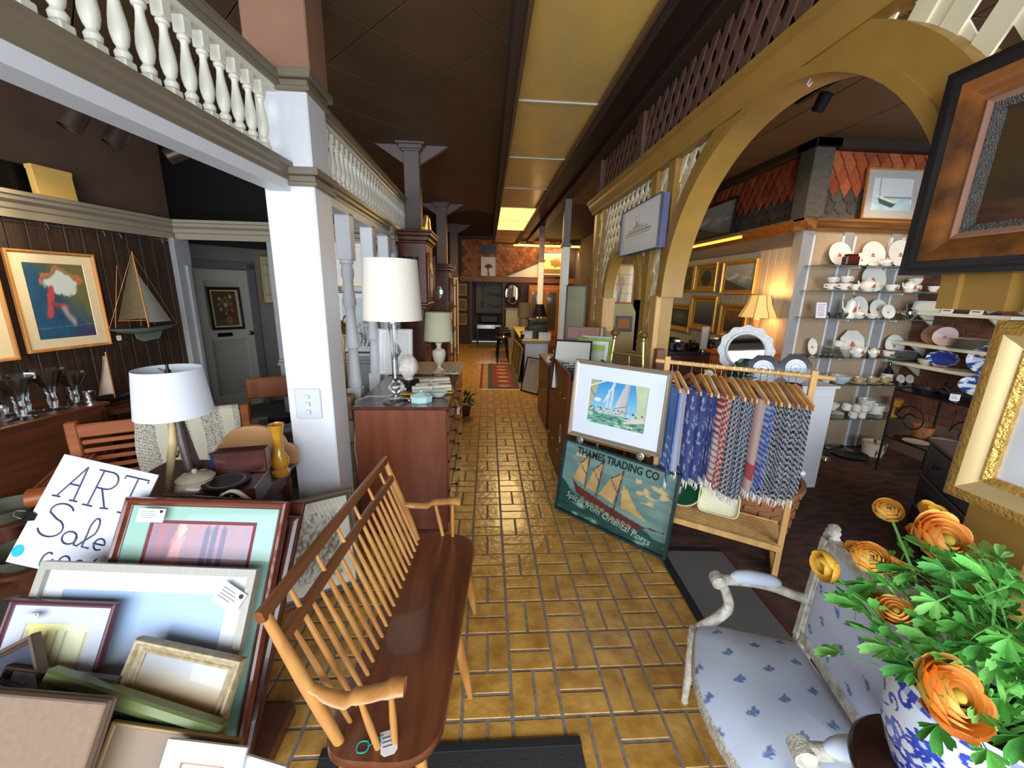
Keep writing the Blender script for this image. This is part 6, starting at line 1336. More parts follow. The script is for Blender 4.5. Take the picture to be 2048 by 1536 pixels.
MB().cbox(-.27, .5, -.15, .5, .03, 1.065, .005).build('body', pine, oc); MB().cbox(-.28, .51, -.17, .52, 1.065, 1.09, .006).build('top', pine, oc)
for x in (-.25, .13): d_ = MB().cbox(x, x+.36, -.162, -.145, .06, 1.0, .005).build('door', pine, oc); MB().cbox(x+.06, x+.30, -.168, -.155, .12, .94, .004).build('panel', pine, d_)
# lit lamp
lp = PX(1507, 678, 3.02)
ll = thing('table_lamp', 'lit lamp with tan bell shade before the beadboard', 'lamp', (lp.x, lp.y, 1.09))
MB().cbox(-.05, .05, -.05, .05, 0, .13, .008).build('plinth', mat('grey_stone', RGB(150, 150, 156), .5, noise_amt=.2), ll)
MB().lathe([(.03, .13), (.015, .145), (.045, .17), (.05, .18), (.03, .20), (.028, .28), (.036, .34), (.01, .35), (.01, .42)], 18).build('stem', mat('tan_ceramic', RGB(190, 160, 120), .4), ll)
shm_ = bpy.data.materials.new('lit_shade'); shm_.use_nodes = True; _b = shm_.node_tree.nodes['Principled BSDF']; _b.inputs['Base Color'].default_value = (*RGB(222, 184, 120), 1); _b.inputs['Roughness'].default_value = .9; _b.inputs['Emission Color'].default_value = (*RGB(236, 184, 96), 1); _b.inputs['Emission Strength'].default_value = .45
MB().lathe([(.19, .36), (.165, .42), (.125, .5), (.10, .60), (.097, .60), (.122, .5), (.16, .42), (.187, .36)], 8, cap=False).build('shade', shm_, ll, ang=20)
mb = MB()
for k in range(8): a = 2*PI*k/8; mb.tube([(.192*math.cos(a), .192*math.sin(a), .36), (.167*math.cos(a), .167*math.sin(a), .42), (.127*math.cos(a), .127*math.sin(a), .5), (.102*math.cos(a), .102*math.sin(a), .60)], .003, 5)
mb.build('shade_ribs', mat('rib_brown', RGB(110, 84, 60), .7), ll)
MB().sphere((0, 0, .46), .03, 10, 8).build('bulb', mat('bulb_glow', RGB(255, 214, 150), .3, emit=40), ll)
point_light('lamp_glow', (lp.x, lp.y, 1.09+.60), 9, RGB(255, 190, 104), .04)
point_light('lamp_glow', (lp.x, lp.y, 1.09+.34), 5, RGB(255, 190, 104), .04)
# knick-knacks on the dresser: skate, binoculars, toy engine, boxes
blkp = mat('black_plastic', RGB(22, 22, 24), .35)
def place(label, name, cat, u, v, z, rz=0.): return thing(name, label, cat, PZ(u, v, z), rz)
ik = place('pale lace-up ice skate with steel blade on the dresser', 'ice_skate', 'skate', 1405, 706, 1.09, rad(60))
MB().prism([(-.13, .05), (.12, .05), (.13, .09), (.06, .12), (.02, .17), (0, .28), (-.11, .28), (-.10, .15)], -.035, .035, axis='y').build('boot', mat('pale_leather', RGB(196, 180, 172), .5), ik, bevel=.012)
MB().cbox(-.14, .15, -.003, .003, 0, .03, .001).cbox(-.1, -.06, -.01, .01, .03, .05, .002).cbox(.04, .08, -.01, .01, .03, .05, .002).build('blade', mat('silver', (0, 0, 0)), ik)
for k in range(6): MB().tube([(.045-.008*k, -.036, .13+.024*k), (.045-.008*k, .036, .13+.024*k)], .004, 5).build('lace', mat('red_lace', RGB(150, 60, 60), .6), ik)
for lab, u, v, r_ in (('black camera with long lens at the left end of the dresser', 1352, 700, .055), ('black folding camera beside the ice skate', 1383, 700, .05), ('black and chrome movie camera behind the ice skate', 1420, 695, .06)):
    c_ = place(lab, 'camera', 'camera', u, v, 1.09, random.uniform(-.5, .5)); MB().cbox(-r_*1.4, r_*1.4, -r_*.6, r_*.6, 0, r_*1.6, .008).build('body', blkp, c_)
    MB().lathe([(r_*.7, 0), (r_*.7, .03), (r_*.55, .035), (r_*.55, .08), (0, .075)], 18, T((0, -r_*.6, r_*.8), rx=rad(90))).build('lens', drk, c_); MB().cbox(-.03, .03, -.03, .03, r_*1.6, r_*1.6+.03, .005).build('finder', mat('silver', (0, 0, 0)), c_)
bn_ = place('black binoculars tipped up over the skate', 'binoculars', 'binoculars', 1440, 690, 1.09, rad(30))
for s_ in (-.035, .035): MB().lathe([(.022, 0), (.025, .06), (.035, .13), (.035, .2), (0, .2)], 16, T((s_, 0, .06), rx=rad(50))).build('barrel', blkp, bn_)
MB().cbox(-.05, .05, -.02, .05, 0, .07, .006).build('bridge', blkp, bn_)
for lab, u, v, w_, h_ in (('tall white card box on the dresser by the lamp', 1463, 693, .04, .16), ('white price card standing among the cameras', 1430, 690, .03, .09)):
    c_ = place(lab, 'card_box', 'box', u, v, 1.09); MB().cbox(-w_, w_, -w_*.5, w_*.5, 0, h_, .003).build('box', tagw, c_); MB().box(-w_*.6, w_*.6, -w_*.52, -w_*.5, h_*.3, h_*.7).build('print', mat('ink', (0, 0, 0)), c_)
bh = place('black felt bowler hat at the arch end of the dresser', 'bowler_hat', 'hat', 1345, 693, 1.09); MB().lathe([(.14, .0), (.14, .012), (.09, .01), (.088, .06), (.07, .10), (0, .115)], 24).build('hat', blkp, bh)
# fascia pictures leaning on the kiosk cornice
def art_fisher(u, v):
    c = (206, 212, 218)
    if v < .42: c = mixc((150, 190, 206), (220, 226, 228), .3+fbm(u*5, v*8))
    if abs(v-.42) < .02 and u > .3: c = (120, 140, 150)
    if inpoly(u, v, [(.14, .42), (.62, .22), (.52, .10), (.22, .22)]): c = (70, 84, 84)
    if inpoly(u, v, [(.12, .46), (.60, .28), (.60, .22), (.14, .40)]): c = (226, 224, 206)
    if seg_d(u, v, .2, .42, .17, .95) < .01: c = (130, 110, 96)
    return c
p0, p1 = PY(1712, 440, KY-.09), PY(1822, 440, KY-.09)
picture('framed_watercolour', 'watercolour of a moored fishing boat leaning on the kiosk cornice', (p1-p0).length, .47, .014, wood('honey_frame', RGB(186, 130, 66), RGB(160, 104, 48), .4, 'x'), art_fisher, hang(((p0.x+p1.x)/2, KY-.13, 2.447), (0, -1), rad(4)), matw=.07, matc=(170, 168, 164), res=(50, 40), coat=.3)
pa, pb_ = PX(1380, 470, KX-.13), PX(1462, 460, KX-.13)
picture('framed_painting', 'grey storm seascape in dark frame leaning on the kiosk cornice', abs(pa.y-pb_.y), .46, .03, blk_f, art_sea, hang((KX-.12, (pa.y+pb_.y)/2, 2.447), (-1, 0), rad(5)), res=(36, 26))
st_ = thing('cove_light', 'yellow strip light glowing along the kiosk cornice', 'light', (KX-.17, 5.6, 2.36)); MB().cbox(-.02, .02, -.7, .7, 0, .03, .004).build('tube', mat('cove_glow', RGB(255, 190, 70), .4, emit=1.6), st_); MB().cbox(-.03, .03, -.74, .74, .03, .05, .004).build('batten', kwood, st_)
# ---- pictures on the arcade itself
def art_ship(u, v):
    c = mixc((214, 218, 222), (226, 230, 234), v)
    if min(u, 1-u)*2.3 < .045 and min(u, 1-u)*2.3 > .035 or .09 > min(v, 1-v) > .075: return (120, 130, 140)
    if .16 < u < .80 and abs(v-(.40)) < .022: c = (196, 110, 84)
    if .16 < u < .82 and .43 < v < .47: c = (90, 100, 110)
    if .24 < u < .74 and .47 < v < .53 and (u*60) % 2 < 1: c = (130, 140, 148)
    if .36 < u < .6 and .53 < v < .58: c = (170, 176, 180)
    for x in (.42, .5): 
        if abs(u-x) < .006 and .5 < v < .78: c = (96, 104, 112)
    if .44 < u < .47 and .55 < v < .66: c = (60, 66, 74)
    if .28 < v < .36 and (u*90+v*200) % 3 < .8 and .2 < u < .7: c = (186, 192, 196)
    return c
MB().cbox(-.398, .398, .0, .05, .002, .348, .003).build('block', mat('slate_blue_edge', RGB(96, 100, 140), .5), picture('ship_print', 'block-mounted profile print of a steamship on the lattice', .80, .35, .004, mat('dark_edge', RGB(60, 64, 84), .5), art_ship, hang((XW-.075, 3.14, 1.985), (-1, 0), rad(0)), res=(110, 40), depth=.014, style='flat', coat=.2, cat='picture'))
def art_still(u, v):
    c = mixc((70, 52, 26), (30, 24, 18), min(1, max(0, (u-.1)*1.3+(.5-v)*.8+fbm(u*4, v*4)*.4)))
    if v < .2: c = mixc((96, 62, 34), (60, 36, 22), fbm(u*6, v*12)+.5)
    if math.hypot((u-.36)/.10, (v-.48)/.13) < 1: c = mixc(c, (110, 100, 96), .35+.3*(abs(math.hypot((u-.36)/.10, (v-.48)/.13)-1) < .15))
    if seg_d(u, v, .36, .36, .36, .18) < .02+.02*math.sin(v*60): c = (170, 140, 70)
    if seg_d(u, v, .16, .12, .5, .24) < .012: c = (84, 56, 40)
    return c
def ornate(label, y0, y1, z0, z1, fw, mats, art, M=None):
    # several nested mouldings; faces the aisle
    Wd, Hd = y1-y0, z1-z0; r = thing('framed_painting', label, 'painting', M=hang((XW-.035, (y0+y1)/2, z0), (-1, 0), rad(1)))
    off = 0
    for nm, w_, m_, d0, d1 in mats:
        frame_mesh(Wd-2*off, Hd-2*off, [(0, 0), (0, -d0), (w_*.25, -(d0*.7+d1*.3)-.002), (w_*.6, -(d0*.3+d1*.7)-.001), (w_, -d1), (w_, 0)]).build(nm, m_, r, M=T((0, 0, off)), ang=25); off += w_
    MB().grid(lambda u, v: (-(Wd/2-off)+2*(Wd/2-off)*u, -.012, off+(Hd-2*off)*v), 60, 50, colf=art).build('artwork', painted('p', .35, .2), r, ang=0)
    MB().box(-Wd/2+.02, Wd/2-.02, -.004, .0, .02, Hd-.02).build('backing', mat('kraft_paper', (0, 0, 0)), r)
    return r
burl = mat('burl_brown', RGB(136, 80, 32), .3, col2=RGB(72, 42, 22), nscale=14, coat=.4)
ornate('dark still life of glass and pipe in deep black and burl frame', .36, 1.065, 1.745, 2.225, 0, [('outer_frame', .035, mat('ebony_frame', RGB(30, 26, 26), .3, coat=.3), .055, .05), ('burl_frame', .05, burl, .05, .03), ('rose_gilt', .014, mat('rose_gilt', RGB(176, 132, 110), .35, metal=.5), .034, .03), ('silver_beading', .016, mat('silver_bead', RGB(110, 104, 100), .4, metal=.6, bump=1, bscale=300), .03, .024)], art_still)
gold_h = mat('bright_gilt', RGB(214, 170, 88), .35, metal=.5, noise_amt=.25, nscale=50, bump=.6, bscale=120)
ornate('print in wide carved bright gilt frame on the arcade pillar', .30, .84, 1.212, 1.64, 0, [('outer_frame', .03, gold_h, .035, .05), ('scoop', .03, mat('pale_gilt', RGB(206, 180, 128), .4, metal=.3), .05, .03), ('inner_bead', .015, gold_h, .034, .026), ('white_mat', .06, white, .016, .014)], lambda u, v: mixc((150, 160, 190), (190, 200, 220), v))
# ---- mats and chair
gm = thing('entrance_mat', 'grey ribbed mat with black rubber border before the rack', 'mat', (1.33, 1.62, 0), rad(-3))
MB().cbox(-.17, .22, -.75, .62, .003, .012, .004).build('pad', mat('grey_mat', RGB(98, 94, 92), .95, noise_amt=.15, nscale=150, bump=.3), gm)
MB().cbox(-.215, -.17, -.75, .66, .0, .01, .004).cbox(-.17, .22, .62, .66, .0, .01, .004).build('border', mat('mat_border', (0, 0, 0)), gm)
MB().cbox(.22, .235, -.75, .62, .003, .014, .003).build('red_edge', mat('wine_edge', RGB(90, 34, 38), .8), gm)
antq = mat('antique_grey_wood', RGB(222, 217, 203), .5, col2=RGB(170, 162, 144), nscale=35, bump=.5, bscale=90)
def fab(p_u, p_v, base=(206, 214, 232)):
    u, v = p_u, p_v; r = math.floor(v); fu = (u+.5*(r % 2)) % 1-.5; fv = v-r-.5
    for cx, cy, rx, ry, t in ((0, 0, .055, .19, .35), (-.09, .05, .035, .11, .9), (.085, -.03, .035, .11, -.2), (.02, .13, .03, .08, .6)):
        x, y = fu-cx, fv-cy; c, s = math.cos(t), math.sin(t); X, Y = x*c+y*s, -x*s+y*c
        if (X/rx)**2+(Y/ry)**2 < 1: return (96, 124, 172) if abs(X) > rx*.25 else (140, 160, 200)
    return base
AF = Vector((-.976, .215, 0)); AL = Vector((-.215, -.976, 0)); AO = Vector((.845, 1.27, 0))-AF*.0
# chair frame: origin front-left leg; local x = toward viewer side (AL), y = backwards (-AF)
AM = Matrix(((AL.x, -AF.x, 0, AO.x), (AL.y, -AF.y, 0, AO.y), (0, 0, 1, 0), (0, 0, 0, 1)))
ch = thing('armchair', 'antique white French armchair in pale blue sprigged fabric', 'armchair', M=AM)
CW, CD = .56, .37
for x in (0, CW):
    MB().lathe([(.012, 0), (.016, .01), (.013, .03), (.020, .22), (.022, .27), (.016, .28), (.024, .29), (.026, .34), (.024, .37)], 14, T((x, 0, 0))).build('front_leg', antq, ch)
for x in (.05, CW-.05): MB().tube([(x, CD+.10, 0), (x, CD+.02, .2), (x, CD, .40)], [.014, .017, .02], 8).build('back_leg', antq, ch)
def seat_o(a, k=1.):
    # outline of seat: rounded front
    pts = rounded([(-.02, -.0), (.28, -.095), (CW+.02, 0), (CW-.02, CD), (.02, CD)], [.08, .25, .08, .02, .02], 6); cx, cy = CW/2, CD*.45
    return [(cx+(x-cx)*k, cy+(y-cy)*k) for x, y in pts]
so = seat_o(0); n = len(so); mb = MB()
for k_, z in ((.97, .335), (1, .345), (1, .385), (.98, .395)): mb.v += [(x, y, z) for x, y in seat_o(0, k_)]
mb.f = [(a*n+i, a*n+(i+1) % n, (a+1)*n+(i+1) % n, (a+1)*n+i) for a in range(3) for i in range(n)]+[tuple(range(n))[::-1], tuple(range(3*n, 4*n))]; mb.build('seat_rail', antq, ch)
mb = MB(); rings = 22; cols = []
for j in range(rings+1):
    k_ = 1-j/rings; sc_ = (.985 if j else .98)*max(k_, .001) if j else .985; dome = .40+.055*(1-k_**3.2)
    if j == 0: dome = .392
    o_ = seat_o(0, sc_); mb.v += [(x, y, dome) for x, y in o_]; 
# resample rings finely for the sprigs
mb2 = MB(); fine = []
ND = 220
def so_at(t):
    L = [math.dist(so[i], so[(i+1) % n]) for i in range(n)]; s = (t % 1)*sum(L)
    for i in range(n):
        if s <= L[i]: f = s/L[i] if L[i] else 0; return (lerp(so[i][0], so[(i+1) % n][0], f), lerp(so[i][1], so[(i+1) % n][1], f))
        s -= L[i]
    return so[0]
ring = [so_at(i/ND) for i in range(ND)]
def seatf(u, v):
    x, y = ring[int(round(u*ND)) % ND]; k_ = max(.0005, 1-v); cx, cy = CW/2, CD*.45; k2 = k_*.985
    z = .392 if v == 0 else .397+.055*(1-k_**3.0); return (cx+(x-cx)*k2, cy+(y-cy)*k2, z)
MB().grid(seatf, ND, 90, colf=lambda u, v: fab((lambda p: (p[0]*9.5, p[1]*9.0))(seatf(u, v))[0], (lambda p: (p[0]*9.5, p[1]*9.0))(seatf(u, v))[1]), wrapu=True).build('seat_cushion', painted('p', .85), ch)
# back: frame of four members leaning backward
bt = rad(3)
BM_ = T((CW/2, CD, .42)) @ Matrix.Rotation(-bt, 4, 'X')
BWd, BH_ = .52, .45
for s_ in (-1, 1):
    MB().cbox(s_*BWd/2-.026, s_*BWd/2+.026, -.018, .018, -.03, BH_, .008, BM_).cbox(s_*BWd/2-.016, s_*BWd/2+.016, -.026, -.016, -.0, BH_-.02, .004, BM_).build('back_stile', antq, ch)
    MB().lathe([(.022, 0), (.024, .008), (.018, .018), (.02, .026), (.01, .036), (0, .038)], 12, BM_ @ T((s_*BWd/2, 0, BH_))).build('finial', antq, ch)
MB().cbox(-BWd/2, BWd/2, -.018, .018, .0, .045, .006, BM_).build('lower_rail', antq, ch)
top = [(-BWd/2, BH_-.04)]+[(BWd*(t-.5), BH_+.055*math.sin(PI*max(0, min(1, (t-.12)/.76)))-.01) for t in np.linspace(0, 1, 17)]+[(BWd/2, BH_-.04)]
MB().prism(top, -.018, .018, BM_, axis='y').build('crest_rail', antq, ch)
MB().grid(lambda u, v: (-BWd/2+.022+(BWd-.044)*u, -.012-.028*(math.sin(PI*u)*math.sin(PI*v))**.5, .045+(BH_-.085)*v), 70, 70, M=BM_, colf=lambda u, v: fab(u*4.2+.2, v*4.2)).build('back_cushion', painted('p', .85), ch)
MB().box(-BWd/2+.02, BWd/2-.02, .006, .012, .04, BH_-.03, BM_).build('back_panel', mat('pale_blue_cloth', RGB(206, 214, 232), .9), ch)
for x, s_ in ((0., -1), (CW, 1)):
    pf = Vector((x+s_*.02, .07, .60)); pbk = BM_ @ Vector((s_*BWd/2, -.0, .165))
    mid = pf.lerp(pbk, .55)+Vector((s_*.015, 0, .012))
    MB().tube(smooth([pf, pf.lerp(mid, .5)+Vector((0, 0, .006)), mid, mid.lerp(pbk, .6), pbk]), smr([.02, .019, .018, .017, .018]), 12).build('arm', antq, ch)
    MB().tube(smooth([pf+Vector((0, .035, .016)), pf+Vector((0, .06, .022)), pf.lerp(mid, .6)+Vector((0, 0, .026)), mid+Vector((0, .01, .022)), mid+Vector((0, .04, .012))]), smr([.008, .023, .027, .023, .008]), 14).build('arm_pad', mat('pale_blue_cloth', (0, 0, 0)), ch)
    MB().lathe([(.018, -.028), (.026, -.022), (.027, 0), (.026, .022), (.018, .028)], 16, T(pf+Vector((0, -.01, -.004)), ry=rad(90))).build('arm_scroll', antq, ch)
    MB().tube(smooth([pf+Vector((0, .0, -.005)), pf+Vector((0, .03, -.06)), Vector((x+s_*.02, .115, .475)), Vector((x+s_*.015, .07, .415)), Vector((x, .01, .375))]), smr([.018, .018, .02, .021, .022]), 12).build('arm_support', antq, ch)
# ---- stool, blue and white pot, ranunculus
PC = Vector((.972, .545, 0)); PZ0 = .685
stl = thing('round_stool', 'dark round wooden stool under the flower pot', 'stool', PC); stw = wood('dark_stool', RGB(62, 34, 26), RGB(44, 24, 20), .3, 'x', coat=.4)
MB().lathe([(0, PZ0-.028), (.158, PZ0-.028), (.166, PZ0-.02), (.166, PZ0-.008), (.16, PZ0), (0, PZ0)], 48).build('seat', stw, stl)
for k in range(3): a = k*2*PI/3+.5; MB().tube([(.09*math.cos(a), .09*math.sin(a), PZ0-.03), (.16*math.cos(a), .16*math.sin(a), 0)], [.016, .012], 8).build('leg', stw, stl)
pot = thing('flower_pot', 'blue and white scroll-painted porcelain pot on the dark stool', 'pot', PC+Vector((0, 0, PZ0)))
random.seed(11); SCR = []
for k in range(64):
    cx, cz = random.uniform(0, 1), random.uniform(.04, .92); r0 = random.uniform(.018, .04); a0 = random.uniform(0, 2*PI); sg_ = random.choice((-1, 1))
    pts = [(cx+(r0*(.25+.9*t))*math.cos(a0+sg_*t*5.4), cz+(r0*(.25+.9*t))*2.9*math.sin(a0+sg_*t*5.4)) for t in np.linspace(0, 1, 9)]
    SCR.append((pts, cx, cz, r0))
FLW = [(random.uniform(0, 1), random.uniform(.15, .8), random.uniform(.026, .04)) for k in range(16)]
def pot_col(u, v):
    base = (226, 232, 246); blue = (40, 60, 170); c = base
    if v > .93 or v < .03: return mixc(base, blue, .9 if (u*60) % 2 < 1.2 else .2)
    for fx, fz, fr in FLW:
        du = min(abs(u-fx), 1-abs(u-fx)); a = math.atan2((v-fz)*.36, du if u > fx else -du); d = math.hypot(du, (v-fz)*.36)
        rr = fr*(.8+.28*math.cos(6*a))
        if d < rr: c = mixc((84, 110, 206), (48, 66, 176), d/rr) if d > fr*.22 else (206, 216, 246); return c
    for pts, cx, cz, r0 in SCR:
        du = min(abs(u-cx), 1-abs(u-cx))
        if du > r0*1.3 or abs(v-cz) > r0*4: continue
        for i in range(len(pts)-1):
            uu = u
            if abs(uu-cx) > .5: uu += 1 if cx > uu else -1
            w_ = .0065-.0045*i/8
            if seg_d(uu, v*.345, pts[i][0], pts[i][1]*.345, pts[i+1][0], pts[i+1][1]*.345) < w_: return mixc(blue, (90, 110, 214), .3+nz(u*60, v*30)*.6)
    return c
pprof = [(r*.95, z) for r, z in [(.085, 0), (.092, .006), (.118, .05), (.138, .11), (.146, .16), (.147, .2), (.142, .232), (.138, .245)]]
def pr(v):
    z = v*.245
    for i in range(len(pprof)-1):
        if pprof[i][1] <= z <= pprof[i+1][1]+1e-9: t = (z-pprof[i][1])/(pprof[i+1][1]-pprof[i][1]); return lerp(pprof[i][0], pprof[i+1][0], t)
    return pprof[-1][0]
MB().grid(lambda u, v: (pr(v)*math.cos(2*PI*u), pr(v)*math.sin(2*PI*u), v*.245), 340, 110, colf=pot_col, wrapu=True).build('body', painted('p', .12, .6), pot, ang=0).data.polygons.foreach_set('use_smooth', [True]*(340*110))
MB().lathe([(.131, .245), (.136, .25), (.131, .256), (.124, .252), (.122, .2), (0, .2)], 48, cap=False).build('rim', mat('white_glaze', (0, 0, 0)), pot)
MB().lathe([(0, .205), (.13, .205)], 24, cap=False).build('soil', mat('soil', RGB(40, 34, 26), .95), pot)
fl = thing('flower_arrangement', 'orange silk ranunculus with bright green leaves in the porcelain pot', 'flowers', PC+Vector((0, 0, PZ0+.21)))
FO = PC+Vector((0, 0, PZ0+.21))
green = [mat('leaf_green_%d' % i, RGB(*c), .5, noise_amt=.2, nscale=40) for i, c in enumerate(((104, 184, 80), (136, 206, 104), (76, 154, 64)))]
def leaf_mb():
    mb = MB(); pts = []
    lobes = [(-1.15, .62), (-.62, .9), (0, 1.0), (.62, .9), (1.15, .62)]; out = [(0, 0)]
    for i, (a, r) in enumerate(lobes):
        for da, f in ((-.22, .80), (-.09, .98), (0, .90), (.09, 1.0), (.22, .80)): out.append(((r*f)*math.sin(a+da), (r*f)*math.cos(a+da)))
        if i < 4: am = (a+lobes[i+1][0])/2; out.append((.48*math.sin(am), .48*math.cos(am)))
    vs = [(x*.5, y*.62, .10*(x*x)-.13*y*y+.05*math.sin(x*9)) for x, y in out]
    fs = [(0, i, i+1) for i in range(1, len(out)-1)]; k = len(vs); vs += [(-.02, .03, 0), (.02, .03, 0), (.012, -.5, -.16), (-.012, -.5, -.16), (0, -1.0, -.42)]; fs += [(k, k+1, k+2, k+3), (k+3, k+2, k+4)]
    return mb.add(vs, fs)
leafm = [mkmesh(leaf_mb(), 'leaf', g, ang=60) for g in green]
random.seed(5)
for k in range(240):
    u_ = random.uniform(1700, 2060); v_ = random.uniform(1060, 1400); 
    # clump: leaves fan out of the pot mouth
    a = random.uniform(0, 2*PI); e = random.uniform(.15, 1.45); R_ = random.uniform(.10, .27); p = Vector((math.cos(a)*math.cos(e)*R_*1.0, math.sin(a)*math.cos(e)*R_*.9, .03+math.sin(e)*R_*1.05))
    p += Vector((.02, .03, 0))
    if p.y < -.13: p.y *= .6
    p.x = min(p.x, .11)
    inst('leaf', random.choice(leafm), fl, T(p, rz=a-PI/2+random.uniform(-.7, .7), rx=random.uniform(-.5, .9), ry=random.uniform(-.5, .5), s=random.uniform(.07, .105)))
for k in range(26):
    a = random.uniform(0, 2*PI); e = random.uniform(.4, 1.4); R_ = random.uniform(.12, .24); p = Vector((math.cos(a)*math.cos(e)*R_, math.sin(a)*math.cos(e)*R_*.8, math.sin(e)*R_))
    MB().tube([(p.x*.2, p.y*.2, -.01), (p.x*.5, p.y*.5, p.z*.6), p], .0025, 5).build('stem', green[1], fl)
petal_c = [mat('petal_orange', RGB(244, 172, 78), .6, col2=RGB(236, 146, 52), nscale=30), mat('petal_apricot', RGB(248, 196, 110), .6, col2=RGB(242, 168, 72), nscale=30), mat('petal_yellow', RGB(244, 200, 84), .6, col2=RGB(226, 164, 44), nscale=30)]
def petal(az, em, fl_):
    # shell-shaped petal: patch of a bowl with rounded rim
    def f(u, v):
        a = (2*u-1)*az*(.45+.55*math.sin(PI*min(.5, .12+.5*v))); top = em-.55*abs(2*u-1)**2.5; e = lerp(-1.25, top, v); k = 1+fl_*v*v+.02*math.sin(u*9+v*4)
        return (k*math.cos(e)*math.sin(a), k*math.cos(e)*math.cos(a), math.sin(e)*.8)
    return MB().grid(f, 8, 7)
pme = {}
def blossom(u, v, dep, r, ci, rings=4, face=None, open_=1.):
    p = CAMP+ray(u, v)*dep-FO; toC = (CAMP-(p+FO)).normalized()
    d = Vector(face).normalized() if face else (toC*.55+Vector((0, 0, .8))+Vector((p.x, p.y, 0))*1.0).normalized()
    M = Matrix.Translation(p) @ d.to_track_quat('Z', 'Y').to_matrix().to_4x4()
    b = MB().sphere((0, 0, 0), r*.24, 12, 8).build('blossom', mat('flower_heart', RGB(176, 150, 46), .7), fl, M=M)
    for k in range(rings):
        t = (k+1)/rings; n_ = 4+k
        for j in range(n_):
            key = (ci, k, rings, round(open_, 1))
            if key not in pme: pme[key] = mkmesh(petal(PI/n_*1.5, lerp(1.0, .35, t)*open_ if open_ > 1 else lerp(.95, .1, t), lerp(.02, .22, t)/open_), 'petal', petal_c[(ci+(k % 2)) % 3 if ci < 2 else 2], ang=80)
            inst('petal', pme[key], b, Matrix.Rotation(2*PI*(j+.5*(k % 2)+.13*k)/n_, 4, 'Z') @ Matrix.Rotation(random.uniform(-.08, .08), 4, 'X') @ Matrix.Scale(r*(.30+.62*t), 4))
    st0 = Vector((p.x*.25, p.y*.25, 0)); MB().tube([st0, st0.lerp(p, .55)+Vector((0, 0, .02)), p], .003, 6).build('stem', green[1], fl)
for a in ((1776, 1020, .98, .030, 1, 4, (-.3, -.4, .6), 1.5), (1868, 1025, .96, .030, 2, 2, (.1, -.45, .9), 1.1), (1845, 1062, 1.0, .028, 0, 3), (1893, 1080, .86, .056, 0, 6, (-.05, -.75, .62), .9), (1710, 1094, .93, .018, 0, 3), (1740, 1116, .86, .034, 1, 5, (-.3, -.5, .6), 1.45), (1781, 1130, .88, .022, 0, 3), (1650, 1132, .95, .036, 2, 2, (-.9, .1, -.1), 1.3),
          (1741, 1192, .86, .022, 2, 3), (1792, 1222, .80, .030, 0, 4), (1912, 1392, .66, .054, 0, 6, (.05, -.72, .66), .9), (2030, 1350, .78, .02, 2, 2)):
    blossom(*a)
# ================================================================ china on glass shelves
SHY = KY-.16
china = mat('white_china', RGB(228, 228, 222), .18, coat=.4); redship = mat('red_transfer', RGB(176, 84, 72), .3); silver = mat('silver', (0, 0, 0)); bluet = mat('blue_transfer', RGB(60, 84, 160), .3)
shelf_g = glassmat('shelf_glass', (.82, .9, .88))
SV = (531, 583, 638, 716, 770, 838); SZ = []
gn = ('top', 'second', 'third', 'fourth', 'fifth', 'lowest')
for k, v in enumerate(SV):
    z = PY(1730, v, SHY-.1).z; SZ.append(z); x0 = KX+.02
    s_ = thing('glass_shelf', '%s glass shelf of the kiosk china wall' % gn[k], 'shelf', (KX+.7, KY-.14, z-.008), group='glass shelves of the kiosk')
    MB().cbox(-.66+.0*k, .70, -.13, .13, 0, .007, .001).build('pane', shelf_g, s_)
    MB().box(-.66, .70, -.1305, -.129, 0, .007).build('edge', mat('glass_edge', RGB(70, 96, 90), .2), s_)
    for x in (-.25, .27): MB().cbox(x-.006, x+.006, -.1, .12, -.02, 0, .002).build('bracket', white, s_)
def at_shelf(k, u): p = PY(u, SV[k], SHY); return Vector((p.x, SHY, SZ[k]))
PXM = 4.05/FPX   # metres per photo pixel at the shelf
PLP = [(0, .006), (.55, .006), (.68, .012), (.98, .03), (1, .036), (.95, .034), (.66, .02), (.5, .014), (0, .013)]
def pprof_(r): return [(a*r, b*r*3) for a, b in PLP]
def decal(parent, r, z, m_=None, y=-.02):
    P = [(-.5, -.2), (.5, -.2), (.38, -.42), (-.4, -.42)]; Q = [(-.45, -.12), (-.02, -.12), (-.02, .5)]; S = [(.04, -.12), (.42, -.12), (.04, .42)]
    mb = MB()
    for G_ in (P, Q, S): mb.prism([(a*r, b*r+z) for a, b in (G_ if G_ is P else G_)], y, y+.001, axis='y')
    mb.build('ship_motif', m_ or redship, parent)
GR = 'white ship china on the glass shelves'
def plate_up(lab, k, u, r, dy=.06, ship=True, m_=None, base=None, sx=1., group=GR, dec=None, face=None):
    p = base or at_shelf(k, u)+Vector((0, dy, 0)); o = thing('plate', lab, 'plate', M=(hang(p, face or (0, -1), rad(14))), group=group)
    MB().lathe(pprof_(r), 32, T((0, 0, r), rx=rad(90)), sx=sx).build('dish', m_ or china, o)
    if ship: decal(o, r*.36, r*.95, dec, y=-r*.055)
    MB().tube([(-r*.4, -.03, .004), (-r*.3, .02, .01), (-r*.3, .03, r*.5)], .003, 5).tube([(r*.4, -.03, .004), (r*.3, .02, .01), (r*.3, .03, r*.5)], .003, 5).build('stand', drk, o)
    return o
